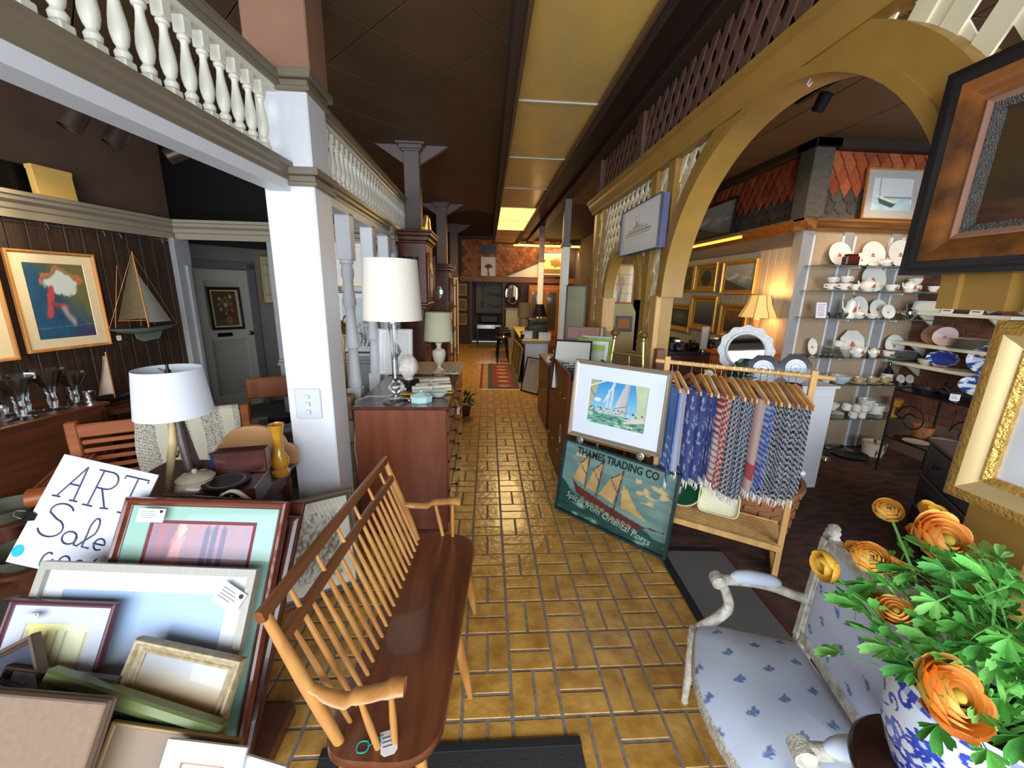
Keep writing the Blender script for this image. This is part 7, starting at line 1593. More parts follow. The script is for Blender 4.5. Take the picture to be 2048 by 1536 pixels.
def cup(parent, r, h, M=None, m_=None, handle=1, name='cup'):
    M = M or Matrix()
    MB().lathe([(0, .003), (r*.5, .003), (r*.55, .008), (r*.85, h*.45), (r, h), (r*.95, h), (r*.8, h*.45), (r*.4, .012), (0, .012)], 20, M).tube([(M @ Vector((handle*r*.92, 0, h*.82))), (M @ Vector((handle*r*1.45, 0, h*.85))), (M @ Vector((handle*r*1.4, 0, h*.4))), (M @ Vector((handle*r*.75, 0, h*.3)))], r*.09, 6).build(name, m_ or china, parent)
def saucer(parent, r, M=None, m_=None): MB().lathe([(a*r, b*r*4) for a, b in PLP], 24, M).build('saucer', m_ or china, parent)
def teacup(lab, k, u, r=.05, stack=1, m_=None, hd=1, dy=-.04, ship=True):
    o = thing('teacup', lab, 'cup', at_shelf(k, u)+Vector((0, dy, 0)), group=GR); saucer(o, r*1.5, None, m_)
    for i in range(stack): cup(o, r, r*1.15, T((0, 0, .012+i*r*1.25)), m_, hd if i % 2 == 0 else -hd)
    if ship: MB().prism([(-.4*r, .3*r), (.4*r, .3*r), (.05*r, .75*r)], -r*.92, -r*.90, axis='y', M=T((0, 0, .012))).build('ship_motif', redship, o)
def stack_plates(lab, k, u, r, n_, top=None, m_=None, base=None, cat='plates'):
    o = thing('plate_stack', lab, cat, base or at_shelf(k, u)+Vector((0, -.01, 0)), group=GR)
    for i in range(n_): MB().lathe([(a*r, b*r*2) for a, b in PLP], 28, T((0, 0, i*.011))).build('plate', m_ or china, o)
    if top: cup(o, top, top*1.1, T((0, 0, n_*.011+.004)))
    return o
def teapot(lab, k, u, r, h, tall=False, m_=None, base=None, bail=False):
    o = thing('teapot', lab, 'teapot', base or at_shelf(k, u)+Vector((0, -.02, 0)), group=GR); m_ = m_ or china
    P = [(0, 0), (r*.6, 0), (r*.75, h*.1), (r, h*.45), (r*.9, h*.7), (r*.5, h*.85), (0, h*.86)] if not tall else [(0, 0), (r*.85, 0), (r*.9, h*.1), (r*.8, h*.5), (r*.62, h*.82), (0, h*.84)]
    MB().lathe(P, 22).build('body', m_, o); l_ = MB().lathe([(r*.6, h*.83), (r*.4, h*.9), (0, h*.93)], 18).build('lid', m_, o); MB().sphere((0, 0, h*.96), r*.13, 8, 6).build('knob', m_, l_)
    MB().tube([(-r*.85, 0, h*.35), (-r*1.35, 0, h*.5), (-r*1.6, 0, h*.8)], [r*.2, r*.13, r*.09], 8).build('spout', m_, o)
    if bail: MB().tube([(-r*.7, 0, h*.75), (-r*.9, 0, h*1.3), (0, 0, h*1.55), (r*.9, 0, h*1.3), (r*.7, 0, h*.75)], r*.06, 6).build('bail_handle', m_, o)
    else: MB().tube([(r*.85, 0, h*.72), (r*1.4, 0, h*.75), (r*1.45, 0, h*.4), (r*.9, 0, h*.25)], r*.10, 8).build('handle', m_, o)
    MB().prism([(-.35*r, .3*h), (.35*r, .3*h), (.05*r, .6*h)], -r*1.0, -r*.985, axis='y').build('ship_motif', redship, o) if m_ is china else None
def bowl(lab, k, u, r, h, m_=None, dy=-.03, base=None, cat='bowl', group=GR):
    o = thing('bowl', lab, cat, base or at_shelf(k, u)+Vector((0, dy, .002)), group=group); MB().lathe([(0, 0), (r*.5, 0), (r*.55, h*.08), (r*.9, h*.5), (r, h), (r*.95, h), (r*.84, h*.5), (r*.4, h*.12), (0, h*.12)], 24).build('bowl', m_ or china, o); return o
q = PXM
plate_up('ship plate behind the dark wooden box on the top glass shelf', 0, 1689, .122)
bx_ = thing('wooden_caddy', 'small dark wooden caddy on the top glass shelf', 'box', at_shelf(0, 1686)+Vector((0, -.075, 0))); MB().cbox(-.07, .07, -.035, .035, 0, .085, .01).build('body', dkw, bx_); MB().cbox(-.06, .06, -.03, .03, .085, .105, .01).build('lid', dkw, bx_)
plate_up('square-shouldered ship dish between the top shelf plates', 0, 1729, .07, .03)
plate_up('middle ship plate on the top glass shelf', 0, 1757, .13)
teapot('wide ship creamer before the middle plate on the top shelf', 0, 1768, .055, .085)
plate_up('ship plate nearest the dark picture frame on the top shelf', 0, 1813, .142)
stack_plates('flat oval platter lying under the right plate on the top shelf', 0, 1803, .12, 1)
teacup('ship teacup at the right end of the top shelf', 0, 1842, .05)
teacup('pair of stacked ship teacups at the left end of the second shelf', 1, 1653, .05, 2, hd=-1)
teacup('stacked ship teacups second from the left on the second shelf', 1, 1680, .055, 2, hd=-1)
teacup('single ship teacup left of the cream teapot', 1, 1702, .05)
teapot('squat cream ship teapot on the second shelf', 1, 1729, .07, .13, m_=china)
plate_up('large blue-white ship plate on the second shelf', 1, 1757, .135)
teacup('ship teacup on saucer before the large second-shelf plate', 1, 1774, .055)
teapot('round lidded ship sugar bowl on the second shelf', 1, 1813, .055, .125)
teacup('stacked ship teacups behind the sugar bowl', 1, 1833, .055, 2, dy=.03)
teacup('ship teacup overhanging the right end of the second shelf', 1, 1858, .05)
cdd = thing('price_card', 'white notice card on the third glass shelf', 'card', M=hang(at_shelf(2, 1631)+Vector((0, -.06, 0)), (0, -1), rad(8))); MB().box(-.055, .055, -.002, .002, 0, .155).build('card', mat('lilac_card', RGB(222, 216, 236), .7), cdd); mb = MB()
for k in range(8): mb.box(-.04, .03+.01*(k % 2), -.0028, -.002, .02+.016*k, .024+.016*k)
mb.build('writing', mat('ink', (0, 0, 0)), cdd)
for lab, u in (('cut glass salt nearest the notice card', 1655), ('second cut glass salt on the third shelf', 1676)): bowl(lab, 2, u, .045, .055, glass, -.05)
teapot('tall white ship coffee pot on the third shelf', 2, 1692, .06, .215, True)
plate_up('oval ship plate on the third glass shelf', 2, 1727, .115, sx=.85)
teapot('low ship creamer on the third shelf', 2, 1712, .06, .09)
bowl('small ship bowl under the oval plate', 2, 1737, .055, .05)
plate_up('deep ship bowl tilted on edge on the third shelf', 2, 1766, .10)
plate_up('ship saucer leaning before the tilted bowl', 2, 1772, .075, -.02)
teapot('silver kettle with upright handle on the third shelf', 2, 1815, .08, .12, m_=silver, bail=True)
plate_up('narrow oval ship plate at the left end of the fourth shelf', 3, 1632, .09, sx=.6)
for i_, u in enumerate((1626, 1637, 1647)): bowl('tiny silver salt on the fourth shelf, %s' % ('leftmost', 'middle', 'right of three')[i_], 3, u, .02, .025, silver, -.09)
stack_plates('tall pile of ship plates with a cup on top, fourth shelf', 3, 1669, .115, 9, .055)
mb_ = thing('octagonal_platter', 'large octagonal ship platter on the fourth shelf', 'platter', M=hang(at_shelf(3, 1713)+Vector((0, .06, 0)), (0, -1), rad(12)), group=GR); MB().prism([(x, z+.135) for x, z in octo(.148)], -.006, .004, axis='y').build('dish', china, mb_, bevel=.004); decal(mb_, .06, .13, y=-.008)
teapot('round ship teapot before the octagonal platter', 3, 1708, .065, .13)
bk = thing('bread_basket', 'dark oval basket on the fourth shelf', 'basket', at_shelf(3, 1766)+Vector((0, .05, 0))); MB().lathe([(0, 0), (.08, 0), (.1, .07), (.095, .07), (.075, .01), (0, .01)], 24, sx=1.1).build('basket', mat('wicker_brown', RGB(92, 50, 34), .8, noise_amt=.4, nscale=60, bump=.5), bk)
teapot('ship cream jug before the dark basket', 3, 1741, .045, .10)
teacup('ship teacup before the dark basket', 3, 1765, .05)
plate_up('ship plate standing at the right end of the fourth shelf', 3, 1802, .115, .08)
stack_plates('pile of ship plates at the right end of the fourth shelf', 3, 1806, .10, 7)
teapot('little pale blue lidded pot at the left of the fifth shelf', 4, 1646, .045, .10, m_=mat('pale_blue_glaze', RGB(186, 206, 216), .25))
bowl('silver-lidded bowl on the fifth shelf', 4, 1672, .095, .085, mat('smoke_china', RGB(186, 196, 200), .2))
gilt_c = mat('lustre_china', RGB(206, 190, 150), .2, metal=.25)
for i_, u in enumerate((1708, 1735, 1760)): teacup('lustre teacup on the fifth shelf, %s' % ('first from the left', 'second', 'third')[i_], 4, u, .052, 1, gilt_c, ship=False)
bt_ = thing('bottle', 'dark bottle with white label on the fifth shelf', 'bottle', at_shelf(4, 1777)+Vector((0, .04, 0))); MB().lathe([(0, 0), (.05, 0), (.05, .12), (.018, .17), (.016, .22), (.02, .225), (0, .23)], 18).build('glass', mat('dark_glass', RGB(24, 22, 40), .1, coat=.6), bt_); MB().lathe([(.0512, .02), (.0512, .10)], 18, cap=False).build('label', tagw, bt_)
for i_, u in enumerate((1796, 1814)): plate_up('small ship dish at the right of the fifth shelf, %s' % ('left one', 'right one')[i_], 4, u, .05, -.02)
stack_plates('pile of cream saucers at the left of the lowest shelf', 5, 1661, .10, 5)
bowl('white cup-shaped bowl on the cream saucers', 5, 1654, .07, .07, base=at_shelf(5, 1654)+Vector((0, -.02, .085)))
for i_, (u, z) in enumerate(((1680, .085), (1696, 0), (1700, .075), (1713, 0), (1715, .075))):
    o = thing('mug', 'white mug on the lowest glass shelf, %s' % ('on the saucers', 'lower left', 'upper left', 'lower right', 'upper right')[i_], 'mug', at_shelf(5, u)+Vector((0, -.05, z)), group='white mugs'); MB().lathe([(0, 0), (.036, 0), (.038, .07), (.035, .07), (.033, .006), (0, .006)], 18).tube([(-.036, 0, .06), (-.058, 0, .055), (-.056, 0, .025), (-.035, 0, .018)], .004, 6).build('mug', china, o)
stack_plates('pile of white side plates under the bowls on the lowest shelf', 5, 1737, .10, 5)
bowl('large white bowl on the side plates, left', 5, 1730, .08, .13, base=at_shelf(5, 1730)+Vector((0, .03, .06)))
bowl('large white bowl on the side plates, right', 5, 1755, .075, .12, base=at_shelf(5, 1757)+Vector((0, .05, .0)))
av = thing('amber_vase', 'amber and clear glass comport on the lowest shelf', 'vase', at_shelf(5, 1782)); MB().lathe([(0, 0), (.05, 0), (.012, .03), (.014, .1), (.05, .12), (.07, .2), (.066, .2), (.045, .13), (0, .12)], 20).build('vase', mat('amber_glass', RGB(226, 170, 80), .1, trans=.5), av)
# on the floor under the shelves
fp = lambda u, v: PZ(u, v, .004)
gc = thing('glass_comport', 'clear glass footed comport on the carpet under the shelves', 'comport', (3.62, 3.72, .007)); MB().lathe([(0, 0), (.09, 0), (.03, .05), (.025, .08), (.14, .13), (.16, .16), (.155, .16), (.13, .14), (0, .1)], 28).build('bowl', glass, gc)
bp_ = thing('black_tray', 'round black metal tray on the carpet under the shelves', 'tray', (3.95, 3.80, .004)); MB().lathe([(0, 0), (.16, 0), (.18, .03), (.175, .03), (.155, .006), (0, .006)], 32).build('tray', blkp, bp_)
pl_ = thing('painted_planter', 'cream planter with dark motif on the carpet', 'planter', (4.25, 3.82, .004)); painted_lathe('planter', [(.001, 0), (.09, 0), (.11, .15), (.105, .15), (.085, .02), (.001, .02)], pl_, lambda u, v: (60, 50, 46) if fbm(u*14, v*5, 3) > .12 else (216, 206, 186), n=48, sub=6)
# ---- white shelves on the brick wall
BXF = KX1-.25
for k, (va, vb, ua, ub) in enumerate(((621, 636, 1838, 2015), (688, 706, 1822, 1996), (729, 753, 1810, 1986))):
    a, b = PX(ua, va, BXF), PX(ub, vb, BXF); z = (a.z+b.z)/2
    s_ = thing('wall_shelf', '%s white shelf on the brick wall' % ('upper', 'middle', 'lower')[k], 'shelf', (KX1-.125, (KY+3.1)/2, z-.03), group='white shelves on the brick wall'); MB().cbox(-.125, .123, -(KY-3.1)/2, (KY-3.1)/2, 0, .03, .003).build('board', cream, s_)
    for y in (-.3, .3): MB().prism([(.12, 0), (-.06, 0), (.12, -.12)], y-.01, y+.01, axis='y').build('bracket', cream, s_)
    if k == 0: ZB = []
    ZB.append(z)
def on_b(k, u, v): p = PX(u, v, KX1-.16); return Vector((KX1-.14, min(p.y, KY-.12), ZB[k]))
GB = 'china on the brick wall shelves'
b0 = thing('boxed_set', 'pale blue boxed set on the upper white shelf', 'box', on_b(0, 1862, 615)); MB().cbox(-.08, .08, -.13, .13, 0, .11, .004).build('box', mat('ice_blue_box', RGB(196, 214, 222), .4), b0); MB().box(-.083, -.08, -.1, .1, .02, .09).build('label', tagw, b0)
d0 = thing('blue_tray', 'dark blue patterned tray on the upper white shelf', 'tray', on_b(0, 1930, 625)); MB().cbox(-.09, .09, -.2, .1, 0, .02, .006).build('tray', mat('navy_tray', RGB(40, 46, 72), .3), d0)
for i_, u in enumerate((1908, 1968)): c_ = thing('price_card', 'cream price card on the upper white shelf, %s' % ('nearer the kiosk', 'nearer the gilt frame')[i_], 'card', M=hang(on_b(0, u, 625)+Vector((-.10, 0, 0)), (-1, 0), rad(15))); MB().box(-.05, .05, -.002, .002, 0, .055).build('card', tagw, c_); MB().box(-.035, .03, -.003, -.002, .02, .03).build('writing', mat('ink', (0, 0, 0)), c_)
plate_up('pink scalloped plate on a stand, middle white shelf', 1, 0, .095, m_=mat('pink_china', RGB(210, 194, 204), .2), base=on_b(1, 1880, 690), ship=True, dec=mat('lilac_motif', RGB(140, 120, 160), .4), face=(-1, -.3), group=GB)
plate_up('brown wooden plate behind the pink one', 1, 0, .10, m_=mat('brown_plate', RGB(130, 92, 76), .5), base=on_b(1, 1858, 690)+Vector((.03, .03, 0)), ship=False, face=(-1, -.3), group=GB)
stack_plates('long pile of cream dinner plates on the middle white shelf', 1, 0, .15, 9, base=on_b(1, 1932, 700), m_=mat('cream_china', RGB(216, 204, 186), .2))
for i_, u in enumerate((1972, 1988)): o = thing('glass_figure', 'small clear glass figure on a dark base, %s' % ('farther', 'nearer the gilt frame')[i_], 'figurine', on_b(1, u, 705)); MB().lathe([(.03, .02), (.012, .05), (.02, .09), (.008, .12), (.022, .15), (0, .17)], 12).build('figure', glass, o); MB().lathe([(0, 0), (.035, 0), (.03, .025), (0, .025)], 12).build('base', dkw, o)
def leafcol(u, v): return mixc((226, 232, 242), (44, 66, 150), 1 if (abs(math.sin(u*2*PI*5+v*9)) > .55 or v > .8) else 0)
ld = thing('leaf_dish', 'blue and white leaf-shaped dish on a stand, lower white shelf', 'dish', M=hang(on_b(2, 1877, 733), (-1, -.3), rad(16))); painted_lathe('dish', [(.001, 0), (.05, .002), (.085, .012), (.1, .03), (.098, .034), (.08, .018), (.001, .006)], ld, leafcol, n=50, sub=5, M=T((0, 0, .085), rx=rad(90)) @ Matrix.Diagonal((1.25, .8, 1, 1))); MB().cbox(-.05, .05, -.03, .03, 0, .02, .004).build('stand', maple, ld)
bowl('green tinted bowl at the kiosk end of the lower white shelf', 2, 0, .07, .06, mat('sage_china', RGB(186, 196, 176), .3), base=on_b(2, 1848, 727), group=GB)
stack_plates('flat white dish lying on the lower white shelf', 2, 0, .11, 1, base=on_b(2, 1918, 742))
def bwcol(u, v): return mixc((206, 216, 232), (40, 66, 140), 1 if fbm(u*16, v*4, 2) > -.02 else 0)
for lab, k, p_, r_, sx_, sz_ in (('blue and white platter standing at the end of the lower white shelf', 2, on_b(2, 1968, 748), .15, 1.0, 1.0),):
    o = thing('platter', lab, 'platter', M=hang(p_, (-1, -.4), rad(10)), group=GB); painted_lathe('dish', [(.001, 0), (r_*.6, .002), (r_*.8, .012), (r_, .03), (r_*.98, .034), (r_*.75, .016), (.001, .008)], o, bwcol, n=70, sub=8, M=T((0, 0, r_*.92), rx=rad(90)) @ Matrix.Diagonal((1, .9, 1, 1)))
# ---- black iron stand with glass decks below
ir = thing('iron_stand', 'black iron tiered stand with scroll sides under the white shelves', 'stand', (4.22, 3.0, -.08)); iron = mat('wrought_iron', RGB(26, 26, 28), .5, metal=.5)
for x in (-.3, .2):
    for y in (-.45, .45): MB().tube([(x, y, .085), (x, y, 1.0)], .010, 8).build('upright', iron, ir)
for z in (.45, .92): 
    MB().tube([(-.3, -.45, z), (.2, -.45, z), (.2, .45, z), (-.3, .45, z)], .008, 8, closed=True).build('deck_rim', iron, ir); MB().box(-.3, .2, -.45, .45, z, z+.006).build('glass_deck', shelf_g, ir)
for y in (-.2, .25): MB().tube([(-.3+.0, y+.14*math.cos(a)*(1-a/12), .68+.14*math.sin(a)*(1-a/12)) for a in np.arange(0, 9, .4)], .006, 6).build('scroll', iron, ir)
o = thing('platter', 'large oval blue and white platter standing on the iron stand', 'platter', M=hang((4.32, 3.05, .847), (-1, -.5), rad(18))); painted_lathe('dish', [(.001, 0), (.11, .002), (.15, .012), (.19, .03), (.186, .034), (.14, .016), (.001, .008)], o, bwcol, n=80, sub=8, M=T((0, 0, .11), rx=rad(90)) @ Matrix.Diagonal((1, .55, 1, 1)))
for i_, (x, y) in enumerate(((4.05, 3.3), (4.1, 3.1))): o = thing('pan', 'black iron pan with long handle on the stand, %s' % ('far one', 'near one')[i_], 'pan', (x, y, .847), rad(60*i_)); MB().lathe([(0, 0), (.09, 0), (.105, .04), (.1, .04), (.085, .006), (0, .006)], 24).tube([(.1, 0, .035), (.26, 0, .06)], .009, 6).build('pan', blkp, o)
price_tag('white price tag on the black iron pan', (3.96, 3.0, .91), rad(-45), .06, .06)
for i_ in range(3): bowl('small white ribbed dish heaped on the iron stand, %s' % ('left', 'middle', 'right')[i_], 0, 0, .06, .035+.03*i_, base=Vector((4.05+.11*i_, 2.66+.04*i_, .847)), group='white dishes on the iron stand')
for i_, (x, y, r_, lab) in enumerate(((4.03, 3.25, .10, 'oval flowered dish on the lower iron deck'), (4.27, 3.2, .11, 'pile of cream plates on the lower iron deck'), (4.05, 2.85, .11, 'cream and peach plate on the lower iron deck'))): stack_plates(lab, 0, 0, r_, (1, 3, 2)[i_], base=Vector((x, y, .377)), m_=mat('cream_china', (0, 0, 0)))
cb_ = thing('cobalt_bottle', 'cobalt blue glass decanter on the lower iron deck', 'bottle', (4.25, 2.75, .377)); MB().lathe([(0, 0), (.07, 0), (.075, .02), (.02, .13), (.018, .18), (.026, .2), (0, .2)], 20).build('bottle', mat('cobalt_glass', RGB(20, 26, 120), .08, coat=.6), cb_)
wbk = thing('wicker_basket', 'small orange wicker basket on the lower iron deck', 'basket', (4.25, 3.40, .377)); MB().lathe([(0, 0), (.07, 0), (.085, .11), (.08, .11), (.065, .01), (0, .01)], 20).build('basket', wk_m, wbk)
# dark chest inside the arch
c0, c1 = PZ(1858, 876, .74), PZ(1946, 942, .74); dcd = (c1-c0).normalized()
dn = Vector((dcd.y, -dcd.x, 0)); dn = -dn if dn.x < 0 else dn
DCM = Matrix(((dcd.x, dn.x, 0, c0.x), (dcd.y, dn.y, 0, c0.y), (0, 0, 1, 0), (0, 0, 0, 1)))
dc = thing('dark_chest', 'black-brown chest with drawers and tan top inside the arch', 'chest', M=DCM); bkw = wood('black_wood', RGB(46, 42, 42), RGB(30, 28, 30), .35, 'x'); LDc = (c1-c0).length+.35
MB().cbox(0, LDc, .01, .42, 0, .72, .004).build('body', bkw, dc); MB().cbox(-.01, LDc+.01, 0, .43, .72, .74, .004).build('top', mat('tan_top', RGB(110, 88, 74), .4), dc)
for k in range(3): 
    d_ = MB().cbox(.03, LDc-.03, -.004, .012, .06+.22*k, .26+.22*k, .004).build('drawer', bkw, dc)
    for f_ in (.25, .7): MB().tube([(LDc*f_-.03, -.01, .17+.22*k), (LDc*f_, -.03, .16+.22*k), (LDc*f_+.03, -.01, .17+.22*k)], .005, 6).build('pull', drk, d_)
# ================================================================ far end of the shop
def art_any(a, b, s=5, z=0): return lambda u, v: mixc(a, b, .5+fbm(u*s, v*s, z)*1.5)
# runner, oval rug
rg = thing('runner_rug', 'red kilim runner with white diamonds on the tiles', 'rug', (.30, 7.9, 0))
def rugc(u, v):
    e = min(u, 1-u)
    if e < .06: return (120, 44, 40)
    if e < .17: return (176, 150, 96) if (v*70) % 2 < 1 else (110, 96, 66)
    if e < .27 or min(v, 1-v) < .05: return (66, 60, 70)
    for k in range(6):
        if abs(u-.52)/.14+abs(v-.10-.15*k)/.035 < 1: return (190, 160, 140) if abs(u-.52)/.14+abs(v-.10-.15*k)/.035 > .5 else (130, 60, 54)
    return mixc((122, 54, 44), (104, 44, 38), .5+fbm(u*8, v*20))
MB().grid(lambda u, v: (-.43+.86*u, -1.22+2.44*v, .006), 60, 120, colf=rugc).build('pile', painted('p', .95), rg); MB().box(-.43, .43, -1.25, -1.22, 0, .005).box(-.43, .43, 1.22, 1.25, 0, .005).build('fringe', mat('cream_fringe', (0, 0, 0)), rg)
orug = thing('oval_rug', 'oval yellow rug before the back doorway', 'rug', (-.02, 11.9, 0)); painted_lathe('pile', [(.001, .008), (.2, .008), (.4, .008), (.55, .007), (.58, 0)], orug, lambda u, v: (150, 128, 62) if (v*9) % 2 < 1 else (112, 92, 46), n=48, sub=8, rough=.95, M=Matrix.Diagonal((1, .8, 1, 1)))
# counter
lam = mat('laminate_yellow', RGB(206, 176, 96), .3); ctr = thing('shop_counter', 'shop counter with yellow top and white end panel', 'counter', (.9, 8.3, 0))
MB().cbox(-.22, .22, -1.1, 1.6, 0, .76, .005).build('body', mat('counter_grey', RGB(110, 104, 98), .6), ctr); MB().cbox(-.26, .24, -1.14, 1.64, .76, .80, .005).build('top', lam, ctr); MB().cbox(-.2, .22, -1.125, -1.1, .06, .75, .004).build('end_panel', mat('end_white', RGB(214, 222, 236), .5), ctr); MB().cbox(-.26, .24, -1.15, -1.13, .74, .80, .003).build('top_edge', mat('edge_grey', RGB(150, 144, 136), .5), ctr)
for k in range(3): picture('leaning_frame', 'gilt frame leaning on the aisle side of the counter, %s' % ('nearest', 'middle', 'farthest')[k], .7, .66-.04*k, .06, mat('worn_gilt', RGB(150, 124, 76), .45, metal=.3, noise_amt=.3, nscale=30), art_any((70, 60, 46), (110, 96, 70), 4, k), hang((.585-.0*k, 7.55+.72*k, .0), (-1, 0), rad(7)), res=(10, 10), depth=.03)
picture('leaning_frame', 'pale poster in dark frame leaning at the counter foot', .40, .60, .02, blk_f, art_any((206, 200, 180), (180, 172, 150), 6), hang((.72, 6.45, 0), (-.75, -.65), rad(15)), res=(16, 20), matw=.03, matc=(206, 200, 184), coat=.4)
# small drawer unit with goods
du = thing('drawer_unit', 'brown drawer unit with gift goods beside the print bin', 'drawers', (.98, 5.2, 0)); MB().cbox(-.24, .22, -.55, .3, 0, .80, .005).build('body', teak, du); MB().cbox(-.25, .23, -.56, .31, .80, .82, .004).build('top', binw, du)
for k in range(3): d_ = MB().cbox(-.22, .2, -.565, -.55, .05+.25*k, .28+.25*k, .004).build('drawer', binw, du); MB().sphere((0, -.57, .17+.25*k), .01, 8, 6).build('knob', brass, d_)
def ontop(u, v): return PZ(u, v, .822)
bowl('blue and white bowl on a stand on the drawer unit', 0, 0, .09, .07, mat('blue_white_bowl', RGB(186, 198, 222), .2, noise_amt=.3, nscale=30), base=Vector((.90, 4.82, .90)), cat='bowl', group='gifts')
st2 = thing('bowl_stand', 'small white pedestal under the blue bowl', 'stand', (.90, 4.82, .822)); MB().lathe([(.05, 0), (.045, .07), (.055, .077), (0, .077)], 16).build('pedestal', white, st2)
for i_, (lab, x, y, w_, h_, m_) in enumerate((('white cylinder candle on the drawer unit', .98, 4.74, .045, .09, china), ('black knitted ball on the drawer unit', .86, 4.70, .05, .06, blkp))): o = thing('candle' if i_ == 0 else 'yarn_ball', lab, 'candle' if i_ == 0 else 'ball', (x, y, .821)); MB().lathe([(0, 0), (w_, 0), (w_*1.02, h_*.5), (w_, h_), (0, h_)], 20).build('body', m_, o)
o = thing('turtle_shell', 'white oval plaque standing on the drawer unit', 'plaque', M=hang((1.06, 4.80, .821), (-.3, -1), rad(10))); MB().lathe([(0, 0), (.055, .0), (.06, .012), (0, .03)], 24, T((0, 0, .09), rx=rad(90)) @ Matrix.Diagonal((1, 1.4, 1, 1))).build('plaque', china, o)
o = thing('greeting_card', 'white greeting card with black drawing on the drawer unit', 'card', M=hang((.79, 4.78, .822), (-.3, -1), rad(20))); MB().box(-.055, .055, -.002, .002, 0, .08).build('card', tagw, o); MB().lathe([(.018, 0), (.022, .001), (.022, .0015), (.018, .0015)], 20, T((0, -.003, .04), rx=rad(90))).build('drawing', blk_i, o)
for i_ in range(6): o = thing('book', 'thin white-edged book in the flat pile, %s from the bottom' % ords[i_], 'book', (1.10, 5.03, .822+.022*i_), rad(random.uniform(-6, 6)), 'flat pile of books'); MB().cbox(-.10, .10, -.08, .08, .001, .019, .001).build('pages', white_f, o); MB().box(-.102, .102, -.083, .082, .019, .021).box(-.102, .102, -.083, .082, 0, .001).box(-.102, .102, .08, .083, 0, .021).build('cover', mat('plum_cover', RGB(60, 44, 56), .5), o)
o = thing('airplant', 'spiky green airplant at the edge of the drawer unit', 'plant', (1.03, 4.66, .83))
for k in range(30): a = random.uniform(0, 2*PI); e = random.uniform(.1, 1.3); L_ = random.uniform(.08, .16); MB().tube([(0, 0, 0), (L_*.5*math.cos(a)*math.cos(e), L_*.5*math.sin(a)*math.cos(e), L_*.6*math.sin(e)), (L_*math.cos(a)*math.cos(e), L_*math.sin(a)*math.cos(e), L_*.7*math.sin(e))], [.004, .003, .001], 4).build('blade', mat('air_green', RGB(70, 110, 70), .6), o)
# things on the counter
o = thing('cash_register', 'black cash register with curved hood on the counter', 'register', (.94, 7.6, .80)); MB().cbox(-.16, .18, -.16, .2, 0, .22, .01).build('base', blkp, o); MB().lathe([(0, -.15), (.15, -.15), (.15, .15), (0, .15)], 24, T((.05, .02, .22), ry=rad(90))).build('hood', blkp, o); MB().cbox(-.15, .0, -.1, .1, .22, .36, .01).build('screen', blkp, o)
o = thing('table_lamp', 'black shaded lamp behind the register', 'lamp', (1.06, 8.1, .80)); MB().lathe([(0, 0), (.07, 0), (.07, .02), (.015, .04), (.015, .40)], 14).build('stem', blkp, o); MB().lathe([(.15, .38), (.08, .62), (.077, .62), (.147, .38)], 28, cap=False).build('shade', blkp, o)
for i_, (u, x, y, w_, h_) in enumerate(((0, .74, 7.32, .10, .16), (0, 1.06, 7.25, .11, .14))): o = thing('photo_frame', ('silver photo frame on the counter corner', 'pale blue photo frame beside the register')[i_], 'photo frame', M=hang((x, y, .801), (-.15, -1), rad(14))); frame_mesh(w_*2, h_, [(0, 0), (0, -.012), (.02, -.012), (.02, 0)]).build('frame', (mat('silver_frame', RGB(160, 156, 150), .3, metal=.5), white)[i_], o); MB().box(-w_+.018, w_-.018, -.006, 0, .018, h_-.018).build('sheet', mat('sheet_blue', RGB(206, 214, 232), .5), o)
o = thing('pen_cup', 'dark pen cup on the counter', 'cup', (.66, 7.36, .80)); MB().lathe([(0, 0), (.04, 0), (.04, .09), (.036, .09), (.036, .01), (0, .01)], 14).build('cup', drk, o)
o = thing('dark_tray', 'brown tray with trinkets on the counter', 'tray', (.82, 8.4, .80)); MB().cbox(-.12, .12, -.15, .15, 0, .03, .006).build('tray', dkw, o); MB().lathe([(0, .03), (.03, .03), (.03, .14), (0, .15)], 12).build('candle', cherry, o)
o = thing('wicker_basket', 'tan wicker basket with hoop handle behind the books', 'basket', (1.50, 6.25, .78)); MB().cbox(-.12, .12, -.1, .1, 0, .12, .015).build('basket', wk_m, o); MB().tube([(-.11, 0, .12), (-.07, 0, .2), (0, 0, .23), (.07, 0, .2), (.11, 0, .12)], .007, 6).build('handle', wk_m, o)
o = thing('back_bench', 'grey beadboard counter behind the slim post', 'counter', (1.75, 6.5, 0)); MB().cbox(-.35, .6, -.45, .5, 0, .75, .005).build('body', bead, o); MB().cbox(-.37, .62, -.47, .52, .75, .78, .005).build('top', grey_p, o)
o = thing('doorstop_frame', 'tall narrow pale panel picture beside the lattice end', 'picture', M=hang((1.18, 5.35, .82), (-.4, -1), rad(3))); frame_mesh(.28, .95, [(0, 0), (0, -.02), (.02, -.02), (.02, 0)]).build('frame', blk_f, o); MB().box(-.125, .125, -.01, 0, .015, .935).build('panel', mat('sage_panel', RGB(150, 146, 112), .6, noise_amt=.1, nscale=6), o)
# stools
for i_, y in enumerate((9.3, 9.9, 10.5)):
    o = thing('bar_stool', 'black bar stool by the counter, %s' % ('nearest', 'middle', 'farthest')[i_], 'stool', (.38, y, 0), group='black bar stools'); MB().lathe([(0, .66), (.17, .66), (.18, .69), (.17, .73), (0, .74)], 24).build('seat', blkp, o); MB().lathe([(.175, .60), (.182, .61), (.182, .64), (.175, .65)], 24, cap=False).build('ring', silver, o)
    for k in range(4): a = PI/4+k*PI/2; MB().tube([(.12*math.cos(a), .12*math.sin(a), .66), (.19*math.cos(a), .19*math.sin(a), 0)], .014, 6).build('leg', blkp, o)
